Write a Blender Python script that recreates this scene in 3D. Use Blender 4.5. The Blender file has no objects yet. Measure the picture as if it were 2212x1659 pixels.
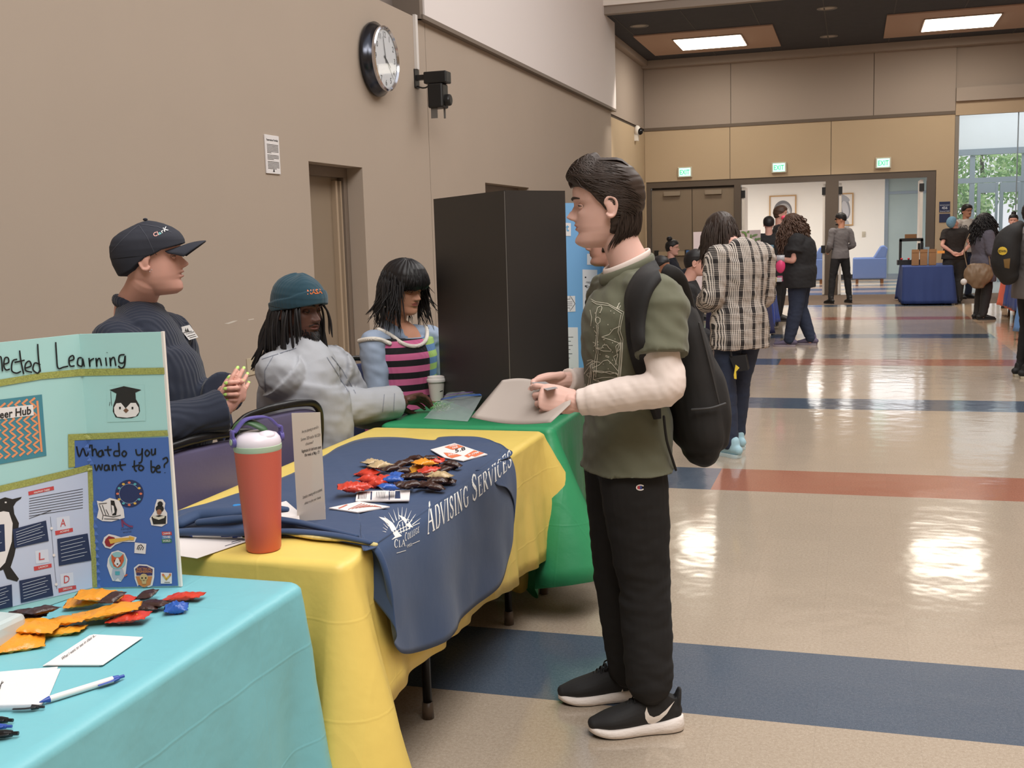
import bpy, bmesh, math, random
import numpy as np
from mathutils import Vector, Matrix, noise
from mathutils.bvhtree import BVHTree
C = bpy.context.scene
COL = C.collection
rnd = random.Random(7)
PI = math.pi
# ---------------------------------------------------------------- camera
CX, CY, FL, CH = 1106.0, 829.5, 2389.083, 1.54
_v1 = np.array([1843-CX, 488-CY, 0.]); _v2 = np.array([-6680-CX, 740-CY, 0.])
FL = math.sqrt(-(_v1[0]*_v2[0]+_v1[1]*_v2[1])); _v1[2] = _v2[2] = FL
_Y = _v1/np.linalg.norm(_v1); _X = -_v2/np.linalg.norm(_v2)
_X = _X-_Y*(_X@_Y); _X /= np.linalg.norm(_X)
_Z = -np.cross(_Y, _X); _Z = _Z if _Z[1] < 0 else -_Z
RW = np.stack([_X, _Y, _Z], 1)
CAM = np.array([0, 0, CH])
def ray(u, v):
    return RW.T @ np.array([u-CX, v-CY, FL])
def P(u, v, x=None, y=None, z=None):
    """world point seen at photo pixel (u,v) on the plane x=, y= or z="""
    r = ray(u, v)
    t = x/r[0] if x is not None else (y/r[1] if y is not None else (z-CH)/r[2])
    return Vector(r*t+CAM)
cd = bpy.data.cameras.new('camera'); co = bpy.data.objects.new('camera', cd); COL.objects.link(co)
cd.sensor_fit = 'HORIZONTAL'; cd.sensor_width = 36; cd.lens = 36*FL/2212; cd.clip_start = .05; cd.clip_end = 200
_r = RW.T @ np.array([1, 0, 0]); _u = RW.T @ np.array([0, -1, 0]); _b = RW.T @ np.array([0, 0, -1])
co.matrix_world = Matrix(((_r[0], _u[0], _b[0], 0), (_r[1], _u[1], _b[1], 0), (_r[2], _u[2], _b[2], CH), (0, 0, 0, 1)))
C.camera = co
# ---------------------------------------------------------------- materials
def lin(c):
    if isinstance(c, str):
        c = [int(c[i:i+2], 16) for i in (0, 2, 4)]
    o = []
    for k in c[:3]:
        k = k/255.0
        o.append(k/12.92 if k <= .04045 else ((k+.055)/1.055)**2.4)
    return (*o, 1.0)
MC = {}
def mat(name, col, rough=.6, metal=0, spec=.5, bump=0, bs=30, var=0, vs=4, emit=0, alpha=1, trans=0, coat=0, sheen=0, ior=1.45, stretch=None, sss=0, bdist=.01):
    if name in MC: return MC[name]
    m = bpy.data.materials.new(name); MC[name] = m; m.use_nodes = True
    nt = m.node_tree; b = nt.nodes['Principled BSDF']; L = nt.links.new
    c = lin(col); b.inputs['Base Color'].default_value = c
    b.inputs['Roughness'].default_value = rough; b.inputs['Metallic'].default_value = metal
    b.inputs['Specular IOR Level'].default_value = spec; b.inputs['IOR'].default_value = ior
    b.inputs['Transmission Weight'].default_value = trans; b.inputs['Coat Weight'].default_value = coat
    b.inputs['Sheen Weight'].default_value = sheen; b.inputs['Alpha'].default_value = alpha
    b.inputs['Subsurface Weight'].default_value = sss
    if sss:
        b.inputs['Subsurface Radius'].default_value = (.012, .005, .003); b.inputs['Subsurface Scale'].default_value = 1
    if emit:
        b.inputs['Emission Color'].default_value = c; b.inputs['Emission Strength'].default_value = emit
    if bump or var:
        tc = nt.nodes.new('ShaderNodeTexCoord'); src = tc.outputs['Object']
        if stretch:
            mp = nt.nodes.new('ShaderNodeMapping'); mp.inputs['Scale'].default_value = stretch; L(src, mp.inputs['Vector']); src = mp.outputs['Vector']
    if bump:
        n = nt.nodes.new('ShaderNodeTexNoise'); n.inputs['Scale'].default_value = bs; n.inputs['Detail'].default_value = 4
        L(src, n.inputs['Vector'])
        bp = nt.nodes.new('ShaderNodeBump'); bp.inputs['Strength'].default_value = bump; bp.inputs['Distance'].default_value = bdist
        L(n.outputs['Fac'], bp.inputs['Height']); L(bp.outputs['Normal'], b.inputs['Normal'])
    if var:
        n = nt.nodes.new('ShaderNodeTexNoise'); n.inputs['Scale'].default_value = vs; n.inputs['Detail'].default_value = 5
        L(src, n.inputs['Vector'])
        mx = nt.nodes.new('ShaderNodeMix'); mx.data_type = 'RGBA'
        mx.inputs['A'].default_value = (*[max(0, k*(1-var)) for k in c[:3]], 1); mx.inputs['B'].default_value = (*[min(1, k*(1+var)) for k in c[:3]], 1)
        L(n.outputs['Fac'], mx.inputs['Factor']); L(mx.outputs['Result'], b.inputs['Base Color'])
    return m
# ---------------------------------------------------------------- mesh building
class MB:
    def __init__(s): s.v = []; s.f = []; s.m = []; s.mats = []
    def mi(s, m):
        if m is None: m = 'base'
        if m not in s.mats: s.mats.append(m)
        return s.mats.index(m)
    def add(s, vs, fs, m=None):
        o = len(s.v); s.v += [tuple(p) for p in vs]; k = s.mi(m)
        s.f += [tuple(i+o for i in f) for f in fs]; s.m += [k]*len(fs); return s
    def box(s, a, b, m=None, M=None):
        x0, y0, z0 = a; x1, y1, z1 = b
        vs = [Vector(p) for p in ((x0,y0,z0),(x1,y0,z0),(x1,y1,z0),(x0,y1,z0),(x0,y0,z1),(x1,y0,z1),(x1,y1,z1),(x0,y1,z1))]
        if M is not None: vs = [M @ p for p in vs]
        return s.add(vs, [(0,3,2,1),(4,5,6,7),(0,1,5,4),(1,2,6,5),(2,3,7,6),(3,0,4,7)], m)
    def quad(s, a, b, c, d, m=None): return s.add([a, b, c, d], [(0, 1, 2, 3)], m)
    def grid(s, rows, m=None, closed=False):
        n = len(rows[0]); vs = [p for r in rows for p in r]; fs = []
        for i in range(len(rows)-1):
            for j in range(n if closed else n-1):
                k = (j+1) % n; fs.append((i*n+j, i*n+k, (i+1)*n+k, (i+1)*n+j))
        return s.add(vs, fs, m)
    def tube(s, pts, rad, n=8, m=None, cap=True, sub=1, up=None, flat=1):
        """round (or flattened) tube through pts; rad number or list; sub = spline subdivisions"""
        pts = [Vector(p) for p in pts]
        rad = [rad]*len(pts) if not hasattr(rad, '__len__') else list(rad)
        if sub > 1: pts, rad = spline(pts, rad, sub)
        rows = []; N = len(pts); prev = None
        for i, p in enumerate(pts):
            t = (pts[min(i+1, N-1)]-pts[max(i-1, 0)])
            t = t.normalized() if t.length > 1e-9 else Vector((0, 0, 1))
            if prev is None:
                a = Vector(up) if up is not None else (Vector((0, 0, 1)) if abs(t.z) < .9 else Vector((1, 0, 0)))
            else: a = prev
            if up is not None: a = Vector(up)
            x = t.cross(a)
            if x.length < 1e-6: x = t.orthogonal()
            x.normalize(); a = x.cross(t).normalized(); prev = a
            r = rad[i]
            if hasattr(r, '__len__'): ra, rb = r
            else: ra, rb = r, r*flat
            rows.append([p+x*(math.cos(2*PI*k/n)*ra)+a*(math.sin(2*PI*k/n)*rb) for k in range(n)])
        if cap == 'round':
            def dome(row, p, d):
                out = []
                for q in (.35, .7, .94):
                    out.append([p+(w-p)*math.sqrt(1-q*q)+d*q for w in row])
                return out
            t0 = (pts[0]-pts[1]).normalized()*min((rows[0][0]-pts[0]).length, (rows[0][n//4]-pts[0]).length)
            t1 = (pts[-1]-pts[-2]).normalized()*min((rows[-1][0]-pts[-1]).length, (rows[-1][n//4]-pts[-1]).length)
            rows = dome(rows[0], pts[0], t0)[::-1]+rows+dome(rows[-1], pts[-1], t1)
        o = len(s.v); s.grid(rows, m, True)
        if cap:
            k = s.mi(m); e = o+(len(rows)-1)*n
            s.f.append(tuple(range(o+n-1, o-1, -1))); s.m.append(k)
            s.f.append(tuple(range(e, e+n))); s.m.append(k)
        return s
    def cyl(s, a, b, r, n=16, m=None, r2=None): return s.tube([a, b], [r, r if r2 is None else r2], n, m)
    def lathe(s, prof, org=(0,0,0), n=24, m=None, M=None):
        o = Vector(org); rows = [[(o+Vector((r*math.cos(2*PI*k/n), r*math.sin(2*PI*k/n), z))) for k in range(n)] for r, z in prof]
        if M is not None: rows = [[M @ p for p in r] for r in rows]
        return s.grid(rows, m, True)
    def ell(s, c, r, m=None, n=16, k=10, M=None):
        c = Vector(c); r = (r, r, r) if not hasattr(r, '__len__') else r; rows = []
        for i in range(k+1):
            ph = PI*i/k; q = max(math.sin(ph), 1e-3)
            row = [Vector((r[0]*q*math.cos(2*PI*j/n), r[1]*q*math.sin(2*PI*j/n), r[2]*math.cos(ph))) for j in range(n)]
            rows.append([c+((M @ w) if M is not None else w) for w in row])
        return s.grid(rows[::-1], m, True)
    def poly(s, pts, m=None): return s.add(pts, [tuple(range(len(pts)))], m)
    def prism(s, pts, d, m=None):
        n = len(pts); d = Vector(d); a = [Vector(p) for p in pts]; b = [p+d for p in a]
        return s.add(a+b, [tuple(range(n-1, -1, -1)), tuple(range(n, 2*n))]+[(i, (i+1) % n, n+(i+1) % n, n+i) for i in range(n)], m)
    def mesh(s, name, m=None, off=None):
        me = bpy.data.meshes.new(name)
        vs = s.v if off is None else [(p[0]-off[0], p[1]-off[1], p[2]-off[2]) for p in s.v]
        me.from_pydata(vs, [], s.f)
        ms = [(m or mat('plain_grey', (150,150,150))) if q == 'base' else q for q in s.mats] or ([m] if m else [])
        for q in ms: me.materials.append(q)
        if len(ms) > 1: me.polygons.foreach_set('material_index', s.m)
        return me
def spline(pts, rad, sub):
    P_, R_ = [], []; n = len(pts)
    tup = hasattr(rad[0], '__len__')
    rr = [Vector((r[0], r[1], 0)) if hasattr(r, '__len__') else Vector((r, 0, 0)) for r in rad]
    for i in range(n-1):
        a, b, c, d = (max(i-1, 0), i, i+1, min(i+2, n-1))
        for k in range(sub):
            t = k/sub; w = [(-t+2*t*t-t**3)/2, (2-5*t*t+3*t**3)/2, (t+4*t*t-3*t**3)/2, (-t*t+t**3)/2]
            P_.append(pts[a]*w[0]+pts[b]*w[1]+pts[c]*w[2]+pts[d]*w[3])
            R_.append(rr[a]*w[0]+rr[b]*w[1]+rr[c]*w[2]+rr[d]*w[3])
    P_.append(pts[-1]); R_.append(rr[-1])
    return P_, [(max(r.x, 1e-4), max(r.y, 1e-4)) if tup else max(r.x, 1e-4) for r in R_]
def smooth_line(pts, sub=4):
    return spline([Vector((*p, 0)) if len(p) == 2 else Vector(p) for p in pts], [1.0]*len(pts), sub)[0]
def shade(me, ang=None):
    me.polygons.foreach_set('use_smooth', [True]*len(me.polygons))
    if ang:
        me.set_sharp_from_angle(angle=math.radians(ang))
def wloc(o):
    v = Vector((0, 0, 0))
    while o: v += o.location; o = o.parent
    return v
def thing(name, label, cat, loc=(0,0,0), group=None):
    o = bpy.data.objects.new(name, None); COL.objects.link(o); o.location = loc; o.empty_display_size = .1
    o['label'] = label; o['category'] = cat
    if group: o['group'] = group
    return o
def tag(o, label, cat, group=None, kind=None):
    o['label'] = label; o['category'] = cat
    if group: o['group'] = group
    if kind: o['kind'] = kind
    return o
def mk(name, mb, m=None, parent=None, smooth=None, base=None, label=None, bevel=0):
    """link a builder (world coordinates) as one object; origin moved to base / the parent"""
    off = wloc(parent) if parent else Vector(base or (0, 0, 0))
    me = mb.mesh(name, m, off) if isinstance(mb, MB) else mb
    if smooth: shade(me, None if smooth is True else smooth)
    o = bpy.data.objects.new(name, me); COL.objects.link(o)
    if parent: o.parent = parent
    else: o.location = off
    if bevel:
        md = o.modifiers.new('b', 'BEVEL'); md.width = bevel; md.segments = 2; md.limit_method = 'ANGLE'
    if label: o['label'] = label
    return o
def struct(name, mb, m=None, smooth=None, parent=None):
    o = mk(name, mb, m, parent, smooth)
    if not parent: o['kind'] = 'structure'
    return o
def copy_tree(o, parent=None):
    c = o.copy(); COL.objects.link(c)
    if parent: c.parent = parent
    for ch in [x for x in bpy.data.objects if x.parent == o]: copy_tree(ch, c)
    return c
def remesh(mb, vox, smooth=2, it=1):
    """union of overlapping closed shapes -> one continuous mesh (world coordinates kept)"""
    me = mb.mesh('t'); o = bpy.data.objects.new('t', me); COL.objects.link(o)
    md = o.modifiers.new('r', 'REMESH'); md.mode = 'VOXEL'; md.voxel_size = vox; md.use_smooth_shade = True
    if smooth:
        ms = o.modifiers.new('s', 'SMOOTH'); ms.factor = .5; ms.iterations = smooth
    dg = bpy.context.evaluated_depsgraph_get(); dg.update()
    r = bpy.data.meshes.new_from_object(o.evaluated_get(dg))
    bpy.data.objects.remove(o); bpy.data.meshes.remove(me)
    r.materials.clear()
    return r
def displace(me, fn):
    """move each vertex along its normal by fn(co, normal)"""
    n = len(me.vertices); me.update(); co_ = np.empty(n*3, 'f'); no = np.empty(n*3, 'f')
    me.vertices.foreach_get('co', co_); me.vertex_normals.foreach_get('vector', no)
    co_ = co_.reshape(-1, 3); no = no.reshape(-1, 3)
    d = np.array([fn(Vector(c), m) for c, m in zip(co_.tolist(), no.tolist())], 'f')
    me.vertices.foreach_set('co', (co_+no*d[:, None]).ravel()); me.update()
def shift(me, off):
    me.transform(Matrix.Translation(-Vector(off)))
def link(name, me, mats, parent=None, base=None, label=None):
    """link a ready mesh given in world coordinates"""
    off = wloc(parent) if parent else Vector(base or (0, 0, 0))
    shift(me, off); me.materials.clear()
    for q in (mats if isinstance(mats, (list, tuple)) else [mats]): me.materials.append(q)
    me.polygons.foreach_set('use_smooth', [True]*len(me.polygons)); me.name = name
    o = bpy.data.objects.new(name, me); COL.objects.link(o)
    if parent: o.parent = parent
    else: o.location = off
    if label: o['label'] = label
    return o
# ---------------------------------------------------------------- markings laid onto surfaces
def bvh_of(o):
    off = wloc(o); me = o.data
    return BVHTree.FromPolygons([v.co+off for v in me.vertices], [tuple(p.vertices) for p in me.polygons])
def hit(bv, u, v, lift=.0012):
    r = Vector(ray(u, v)).normalized(); c, n, i, d = bv.ray_cast(Vector(CAM), r)
    if c is None: return None
    if n.dot(r) > 0: n = -n
    return c+n*lift
def hitn(bv, u, v):
    r = Vector(ray(u, v)).normalized(); c, n, i, d = bv.ray_cast(Vector(CAM), r)
    if c is None: return None, None
    return c, (-n if n.dot(r) > 0 else n)
def onplane(c, n, u, v):
    r = Vector(ray(u, v)); t = (c-Vector(CAM)).dot(n)/r.dot(n); return Vector(CAM)+r*t
def strokes(bv, lines, w, mb, m=None, lift=.0012, step=6):
    """ink lines (photo pixels) laid on a surface as thin ribbons, w in pixels"""
    for ln in lines:
        pts = []
        for a, b in zip(ln[:-1], ln[1:]):
            d = math.hypot(b[0]-a[0], b[1]-a[1]); k = max(1, int(d/step))
            pts += [(a[0]+(b[0]-a[0])*i/k, a[1]+(b[1]-a[1])*i/k) for i in range(k)]
        pts.append(ln[-1][:2]); L = []; n = len(pts)
        for i, p in enumerate(pts):
            q0 = pts[max(i-1, 0)]; q1 = pts[min(i+1, n-1)]
            dx, dy = q1[0]-q0[0], q1[1]-q0[1]; l = math.hypot(dx, dy) or 1
            ww = w if not callable(w) else w(i/(n-1 or 1))
            a = hit(bv, p[0]-dy/l*ww/2, p[1]+dx/l*ww/2, lift); b = hit(bv, p[0]+dy/l*ww/2, p[1]-dx/l*ww/2, lift)
            L.append((a, b) if a and b else None)
        for a, b in zip(L[:-1], L[1:]):
            if a and b and (a[0]-b[0]).length < .15: mb.quad(a[0], a[1], b[1], b[0], m)
    return mb
def area(bv, pts, mb, m=None, lift=.0008, step=None):
    """filled outline (photo pixels) laid on a surface"""
    bm = bmesh.new(); vs = [bm.verts.new((p[0], p[1], 0)) for p in pts]
    try: bm.faces.new(vs).normal_update()
    except ValueError: bm.free(); return mb
    bmesh.ops.triangulate(bm, faces=bm.faces[:])
    if step:
        for _ in range(6):
            es = [e for e in bm.edges if e.calc_length() > step]
            if not es: break
            bmesh.ops.subdivide_edges(bm, edges=es, cuts=1); bmesh.ops.triangulate(bm, faces=bm.faces[:])
    bm.verts.index_update(); w = [hit(bv, v.co.x, v.co.y, lift) for v in bm.verts]
    for f in bm.faces:
        q = [w[v.index] for v in f.verts]
        if all(q): mb.add(q, [tuple(range(len(q)))], m)
    bm.free(); return mb
_tx = {}
def glyphs(text, bold=0):
    """outline triangles of a line of text, x 0..width, cap height 1"""
    k = (text, bold)
    if k in _tx: return _tx[k]
    c = bpy.data.curves.new('t', 'FONT'); c.body = text; c.size = 1.4; c.resolution_u = 2; c.offset = bold
    o = bpy.data.objects.new('t', c); COL.objects.link(o)
    dg = bpy.context.evaluated_depsgraph_get(); dg.update()
    me = bpy.data.meshes.new_from_object(o.evaluated_get(dg))
    v = [(p.co.x, p.co.y) for p in me.vertices]; f = [tuple(p.vertices) for p in me.polygons]
    bpy.data.objects.remove(o); bpy.data.curves.remove(c); bpy.data.meshes.remove(me)
    x0 = min([p[0] for p in v] or [0]); x1 = max([p[0] for p in v] or [1]); v = [(p[0]-x0, p[1]) for p in v]
    _tx[k] = (v, f, x1-x0); return _tx[k]
def ptext(bv, text, a, b, h, mb, m=None, bold=0, up=None, lift=.0012, h2=None):
    """printed text: baseline from pixel a to pixel b, cap height h pixels (h2 at the far end)"""
    v, f, w = glyphs(text, bold); dx, dy = b[0]-a[0], b[1]-a[1]; l = math.hypot(dx, dy)
    up = up or (dy/l, -dx/l); W = []
    for x, y in v:
        t = x/w; hh = h+((h2 or h)-h)*t
        W.append(hit(bv, a[0]+dx*t+up[0]*y*hh, a[1]+dy*t+up[1]*y*hh, lift))
    for q in f:
        p = [W[i] for i in q]
        if all(p): mb.add(p, [tuple(range(len(p)))], m)
    return mb
def flat_text(text, org, xd, yd, h, mb, m=None, w=None, bold=0, center=False):
    """text on a plane: org world point, xd/yd unit directions, cap height h, optional total width w"""
    v, f, tw = glyphs(text, bold); org, xd, yd = Vector(org), Vector(xd), Vector(yd)
    sx = h if w is None else w/tw; o = org-(xd*(tw*sx/2) if center else xd*0)
    mb.add([o+xd*(x*sx)+yd*(y*h) for x, y in v], f, m)
    return mb
# ================================================================ the room
XW, YB = -4.36, 26.1
m_wall = mat('taupe_wall', (170,155,141), .75, var=.05, vs=.8, bump=.05, bs=300)
m_wallt = mat('tan_wall', (192,170,142), .75, var=.05, vs=.8)
m_upper = mat('grey_upper_wall', (168,154,144), .8, var=.03, vs=.6)
m_white = mat('white_paint', (238,230,222), .7)
m_hall = mat('hall_white', (244,238,228), .7)
m_bron = mat('bronze_frame', (96,84,74), .45)
m_bron2 = mat('bronze_dark', (70,62,56), .5)
m_doorm = mat('door_brown', (136,120,102), .5, var=.04)
m_beige = mat('vinyl_beige', (0,0,0)); m_blue = mat('vinyl_blue', (0,0,1)); m_rust = mat('vinyl_rust', (0,0,2)); m_tanf = mat('vinyl_tan', (0,0,3))
def vinyl(m, col, fl1, fl2):
    nt = m.node_tree; b = nt.nodes['Principled BSDF']; L = nt.links.new; N = nt.nodes.new
    tc = N('ShaderNodeTexCoord')
    n1 = N('ShaderNodeTexNoise'); n1.inputs['Scale'].default_value = 90; n1.inputs['Detail'].default_value = 4; n1.inputs['Roughness'].default_value = .7
    n2 = N('ShaderNodeTexNoise'); n2.inputs['Scale'].default_value = 260; n2.inputs['Detail'].default_value = 2
    n3 = N('ShaderNodeTexNoise'); n3.inputs['Scale'].default_value = .9; n3.inputs['Detail'].default_value = 4
    for n in (n1, n2, n3): L(tc.outputs['Object'], n.inputs['Vector'])
    r1 = N('ShaderNodeValToRGB'); r1.color_ramp.elements[0].position = .36; r1.color_ramp.elements[1].position = .64
    r1.color_ramp.elements[0].color = lin(fl1); r1.color_ramp.elements[1].color = lin(col); L(n1.outputs['Fac'], r1.inputs['Fac'])
    mx = N('ShaderNodeMix'); mx.data_type = 'RGBA'; r2 = N('ShaderNodeValToRGB'); r2.color_ramp.elements[0].position = .6; r2.color_ramp.elements[1].position = .68
    L(n2.outputs['Fac'], r2.inputs['Fac']); L(r2.outputs['Color'], mx.inputs['Factor']); L(r1.outputs['Color'], mx.inputs['A']); mx.inputs['B'].default_value = lin(fl2)
    # 305 mm tiles with faint joints
    br = N('ShaderNodeTexBrick'); br.offset = 0; br.inputs['Scale'].default_value = 1; br.inputs['Brick Width'].default_value = .305; br.inputs['Row Height'].default_value = .305
    br.inputs['Mortar Size'].default_value = .0012; br.inputs['Mortar Smooth'].default_value = .3
    br.inputs['Color1'].default_value = (1,1,1,1); br.inputs['Color2'].default_value = (.965,.965,.965,1); br.inputs['Mortar'].default_value = (.9,.9,.9,1)
    mp = N('ShaderNodeMapping'); mp.inputs['Location'].default_value = (.095, -.04, 0); L(tc.outputs['Object'], mp.inputs['Vector']); L(mp.outputs['Vector'], br.inputs['Vector'])
    m2 = N('ShaderNodeMix'); m2.data_type = 'RGBA'; m2.blend_type = 'MULTIPLY'; m2.inputs['Factor'].default_value = 1
    L(mx.outputs['Result'], m2.inputs['A']); L(br.outputs['Color'], m2.inputs['B']); L(m2.outputs['Result'], b.inputs['Base Color'])
    bp = N('ShaderNodeBump'); bp.inputs['Strength'].default_value = .12; bp.inputs['Distance'].default_value = .02
    mr = N('ShaderNodeMapRange'); mr.inputs['To Min'].default_value = .06; mr.inputs['To Max'].default_value = .17
    L(n3.outputs['Fac'], mr.inputs['Value']); L(mr.outputs['Result'], b.inputs['Roughness'])
    n4 = N('ShaderNodeTexNoise'); n4.inputs['Scale'].default_value = 5; n4.inputs['Detail'].default_value = 2; L(tc.outputs['Object'], n4.inputs['Vector'])
    L(n4.outputs['Fac'], bp.inputs['Height']); L(bp.outputs['Normal'], b.inputs['Normal'])
    b.inputs['Specular IOR Level'].default_value = .5; b.inputs['IOR'].default_value = 1.5
vinyl(m_beige, (178,163,146), (161,145,128), (195,181,163))
vinyl(m_blue, (86,97,112), (72,84,100), (106,116,128))
vinyl(m_rust, (166,112,92), (150,98,80), (182,130,110))
vinyl(m_tanf, (206,178,148), (186,158,128), (222,198,172))
fb = MB(); x0, x1, xm, xr = -4.7, 9.0, -.80, 1.84; yc = -6.0; k = 0; S0, SP = 3.395, 3.14
def strip(ya, yb, l, mid, r):
    fb.quad((x0,ya,0),(xm,ya,0),(xm,yb,0),(x0,yb,0),l); fb.quad((xm,ya,0),(xr,ya,0),(xr,yb,0),(xm,yb,0),mid); fb.quad((xr,ya,0),(x1,ya,0),(x1,yb,0),(xr,yb,0),r)
while k < 7:
    ys = S0+SP*k; strip(yc, ys, m_beige, m_beige, m_tanf if k > 2 else m_beige)
    ye = min(ys+.61, 22.9); strip(ys, ye, m_blue, m_blue if k % 2 == 0 else m_rust, m_tanf if k > 2 else (m_blue if k % 2 == 0 else m_rust)); yc = ye; k += 1
m_carp = mat('carpet_mat', (116,100,88), .95, bump=.5, bs=400, var=.15, vs=200, spec=.1)
fb.quad((x0,22.845,0),(x1,22.845,0),(x1,26.2,0),(x0,26.2,0),m_carp)
yc = 26.2
for k in range(6):                                                   # hall floor beyond the doors
    a, b = yc, yc+.9; strip(a, b, m_blue, m_blue, m_blue); strip(b, b+.9, m_tanf, m_tanf, m_tanf); yc = b+.9
struct('floor', fb)
# ---- left wall with two recessed doors
def wall_holes(mb, x, y0, y1, z1, holes, m, t=-.3):
    ys = y0
    for (a, b, h) in holes:
        mb.box((x+t, ys, 0), (x, a, z1), m); mb.box((x+t, a, h), (x, b, z1), m); ys = b
    mb.box((x+t, ys, 0), (x, y1, z1), m)
wl = MB(); wall_holes(wl, XW, -6, 11.32, 3.815, [(8.51, 9.58, 2.21)], m_wall)
wall_holes(wl, XW, 11.332, 20.83, 3.9, [(13.2, 15.15, 2.205)], m_wall)
wl.box((XW-.3, 11.31, 0), (XW-.01, 11.34, 3.81), m_bron2)
struct('wall_left', wl)
wu = MB(); wu.box((XW-.32, 11.16, 3.84), (XW+.07, 20.98, 8.6), mat('lit_upper_wall', (226,218,216), .8)); struct('wall_left_upper', wu)  # lighter copy of the upper wall colour, its stronger light painted in
tr = MB(); tr.box((XW-.02, 11.1, 3.80), (XW+.075, 20.99, 3.845), mat('ledge_shadow', (120,108,98), .6))  # shade under the ledge and at its near end, built as dark strips
tr.box((XW-.3, 11.07, 3.80), (XW+.05, 11.16, 8.6), mat('ledge_shadow', (0,0,0))); struct('ledge_shade_strip', tr)
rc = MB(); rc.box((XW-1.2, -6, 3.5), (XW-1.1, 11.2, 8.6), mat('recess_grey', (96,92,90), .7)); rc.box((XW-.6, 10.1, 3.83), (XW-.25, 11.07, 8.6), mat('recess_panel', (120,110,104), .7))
struct('wall_left_recess', rc)
rl = MB(); xc = -4.68
rl.box((xc-.3, 20.83, 0), (xc, YB+.3, 3.86), m_wallt); rl.box((xc-.3, 20.83, 3.92), (xc, YB+.3, 5.6), m_upper); rl.box((xc-.3, 20.83, 3.85), (xc-.02, YB+.3, 3.93), m_bron2)
struct('wall_left_far', rl)
bl = MB(); bl.box((XW, -3, 0), (XW+.015, 8.51, .1), mat('vinyl_base', (150,136,120), .5)); bl.box((XW, 9.58, 0), (XW+.015, 13.2, .1)); bl.box((XW, 15.15, 0), (XW+.015, 20.83, .1)); struct('baseboard_left', bl)
def wall_door(n, y0, y1, h, double=False):
    d = XW-.26; r = thing(n, '', '', (d, (y0+y1)/2, 0)); del r['label']; del r['category']; r['kind'] = 'structure'
    fr = MB(); fr.box((d-.02, y0, h-.09), (d+.10, y1, h)); fr.box((d-.02, y1-.07, 0), (d+.10, y1, h-.09)); fr.box((d-.02, y0, 0), (d+.10, y0+.07, h-.09))
    mk('door_frame', fr, mat('frame_taupe', (120,106,94), .55), r, bevel=.004)
    pn = MB()
    if double:
        ym = (y0+y1)/2; pn.box((d-.02, y0+.07, .01), (d+.03, ym-.004, h-.09)); mk('door_leaf', pn, m_doorm, r); pn = MB(); pn.box((d-.02, ym+.004, .01), (d+.03, y1-.07, h-.09)); mk('door_leaf', pn, m_doorm, r)
    else:
        pn.box((d-.02, y0+.07, .01), (d+.03, y1-.07, h-.09)); mk('door_leaf', pn, m_doorm, r)
        g = MB(); g.box((d+.03, y1-.20, .0), (d+.075, y1-.16, h-.12)); g.box((d+.03, y1-.115, .0), (d+.08, y1-.085, h-.12)); mk('door_stop', g, mat('stop_tan', (166,146,124), .5), r)
    s = MB(); s.box((XW-.3, y0-.012, 0), (XW-.16, y0, h)); s.box((XW-.3, y1, 0), (XW-.16, y1+.012, h)); struct('trim_recess_'+n[-1], s, m_wall)
    bk = MB(); bk.box((XW-.75, y0-.3, 0), (XW-.32, y1+.3, h+.2)); struct('wall_left_core_'+n[-1], bk, m_bron2)
wall_door('door_1', 8.51, 9.58, 2.21); wall_door('door_2', 13.2, 15.15, 2.205, True)
# ---- back wall
bw = MB(); xr0 = 2.1
def panel(a, b, z0, z1, m): bw.box((a+.006, YB, z0), (b-.006, YB+.25, z1), m)
for a, b in ((xc, -2.71), (-2.71, -.49), (-.49, 2.08)): panel(a, b, 2.69, 3.86, m_wallt)
for a, b in ((xc, -2.69), (-2.69, .4), (.4, 2.08)): panel(a, b, 3.93, 5.5, m_upper)
panel(1.71, 2.08, 0, 2.69, m_wallt); bw.box((xc-.2, YB+.03, 2.7), (2.08, YB+.24, 5.5), m_bron2)
bw.box((2.08, YB+.05, 4.34), (8, YB+.3, 5.5), m_upper); bw.box((5.2, YB, 0), (9, YB+.25, 4.4), m_wallt)
bw.box((xc-.3, YB, 0), (-4.65, YB+.25, 2.69), m_wallt)
struct('wall_back', bw)
t = MB(); t.box((xc, YB-.02, 3.86), (2.08, YB+.02, 3.93)); struct('trim_2', t, mat('trim_brown', (104,90,78), .5))
t = MB(); t.box((2.08, YB-.1, 4.12), (6, YB+.2, 4.40), m_upper); t.box((2.08, YB-.02, 3.83), (6, YB+.1, 4.12), mat('shade_fabric', (186,164,140), .9)); t.box((2.08, YB, 0), (2.16, YB+.16, 4.1), mat('mullion_grey', (140,132,124), .5)); struct('trim_3', t)
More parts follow.
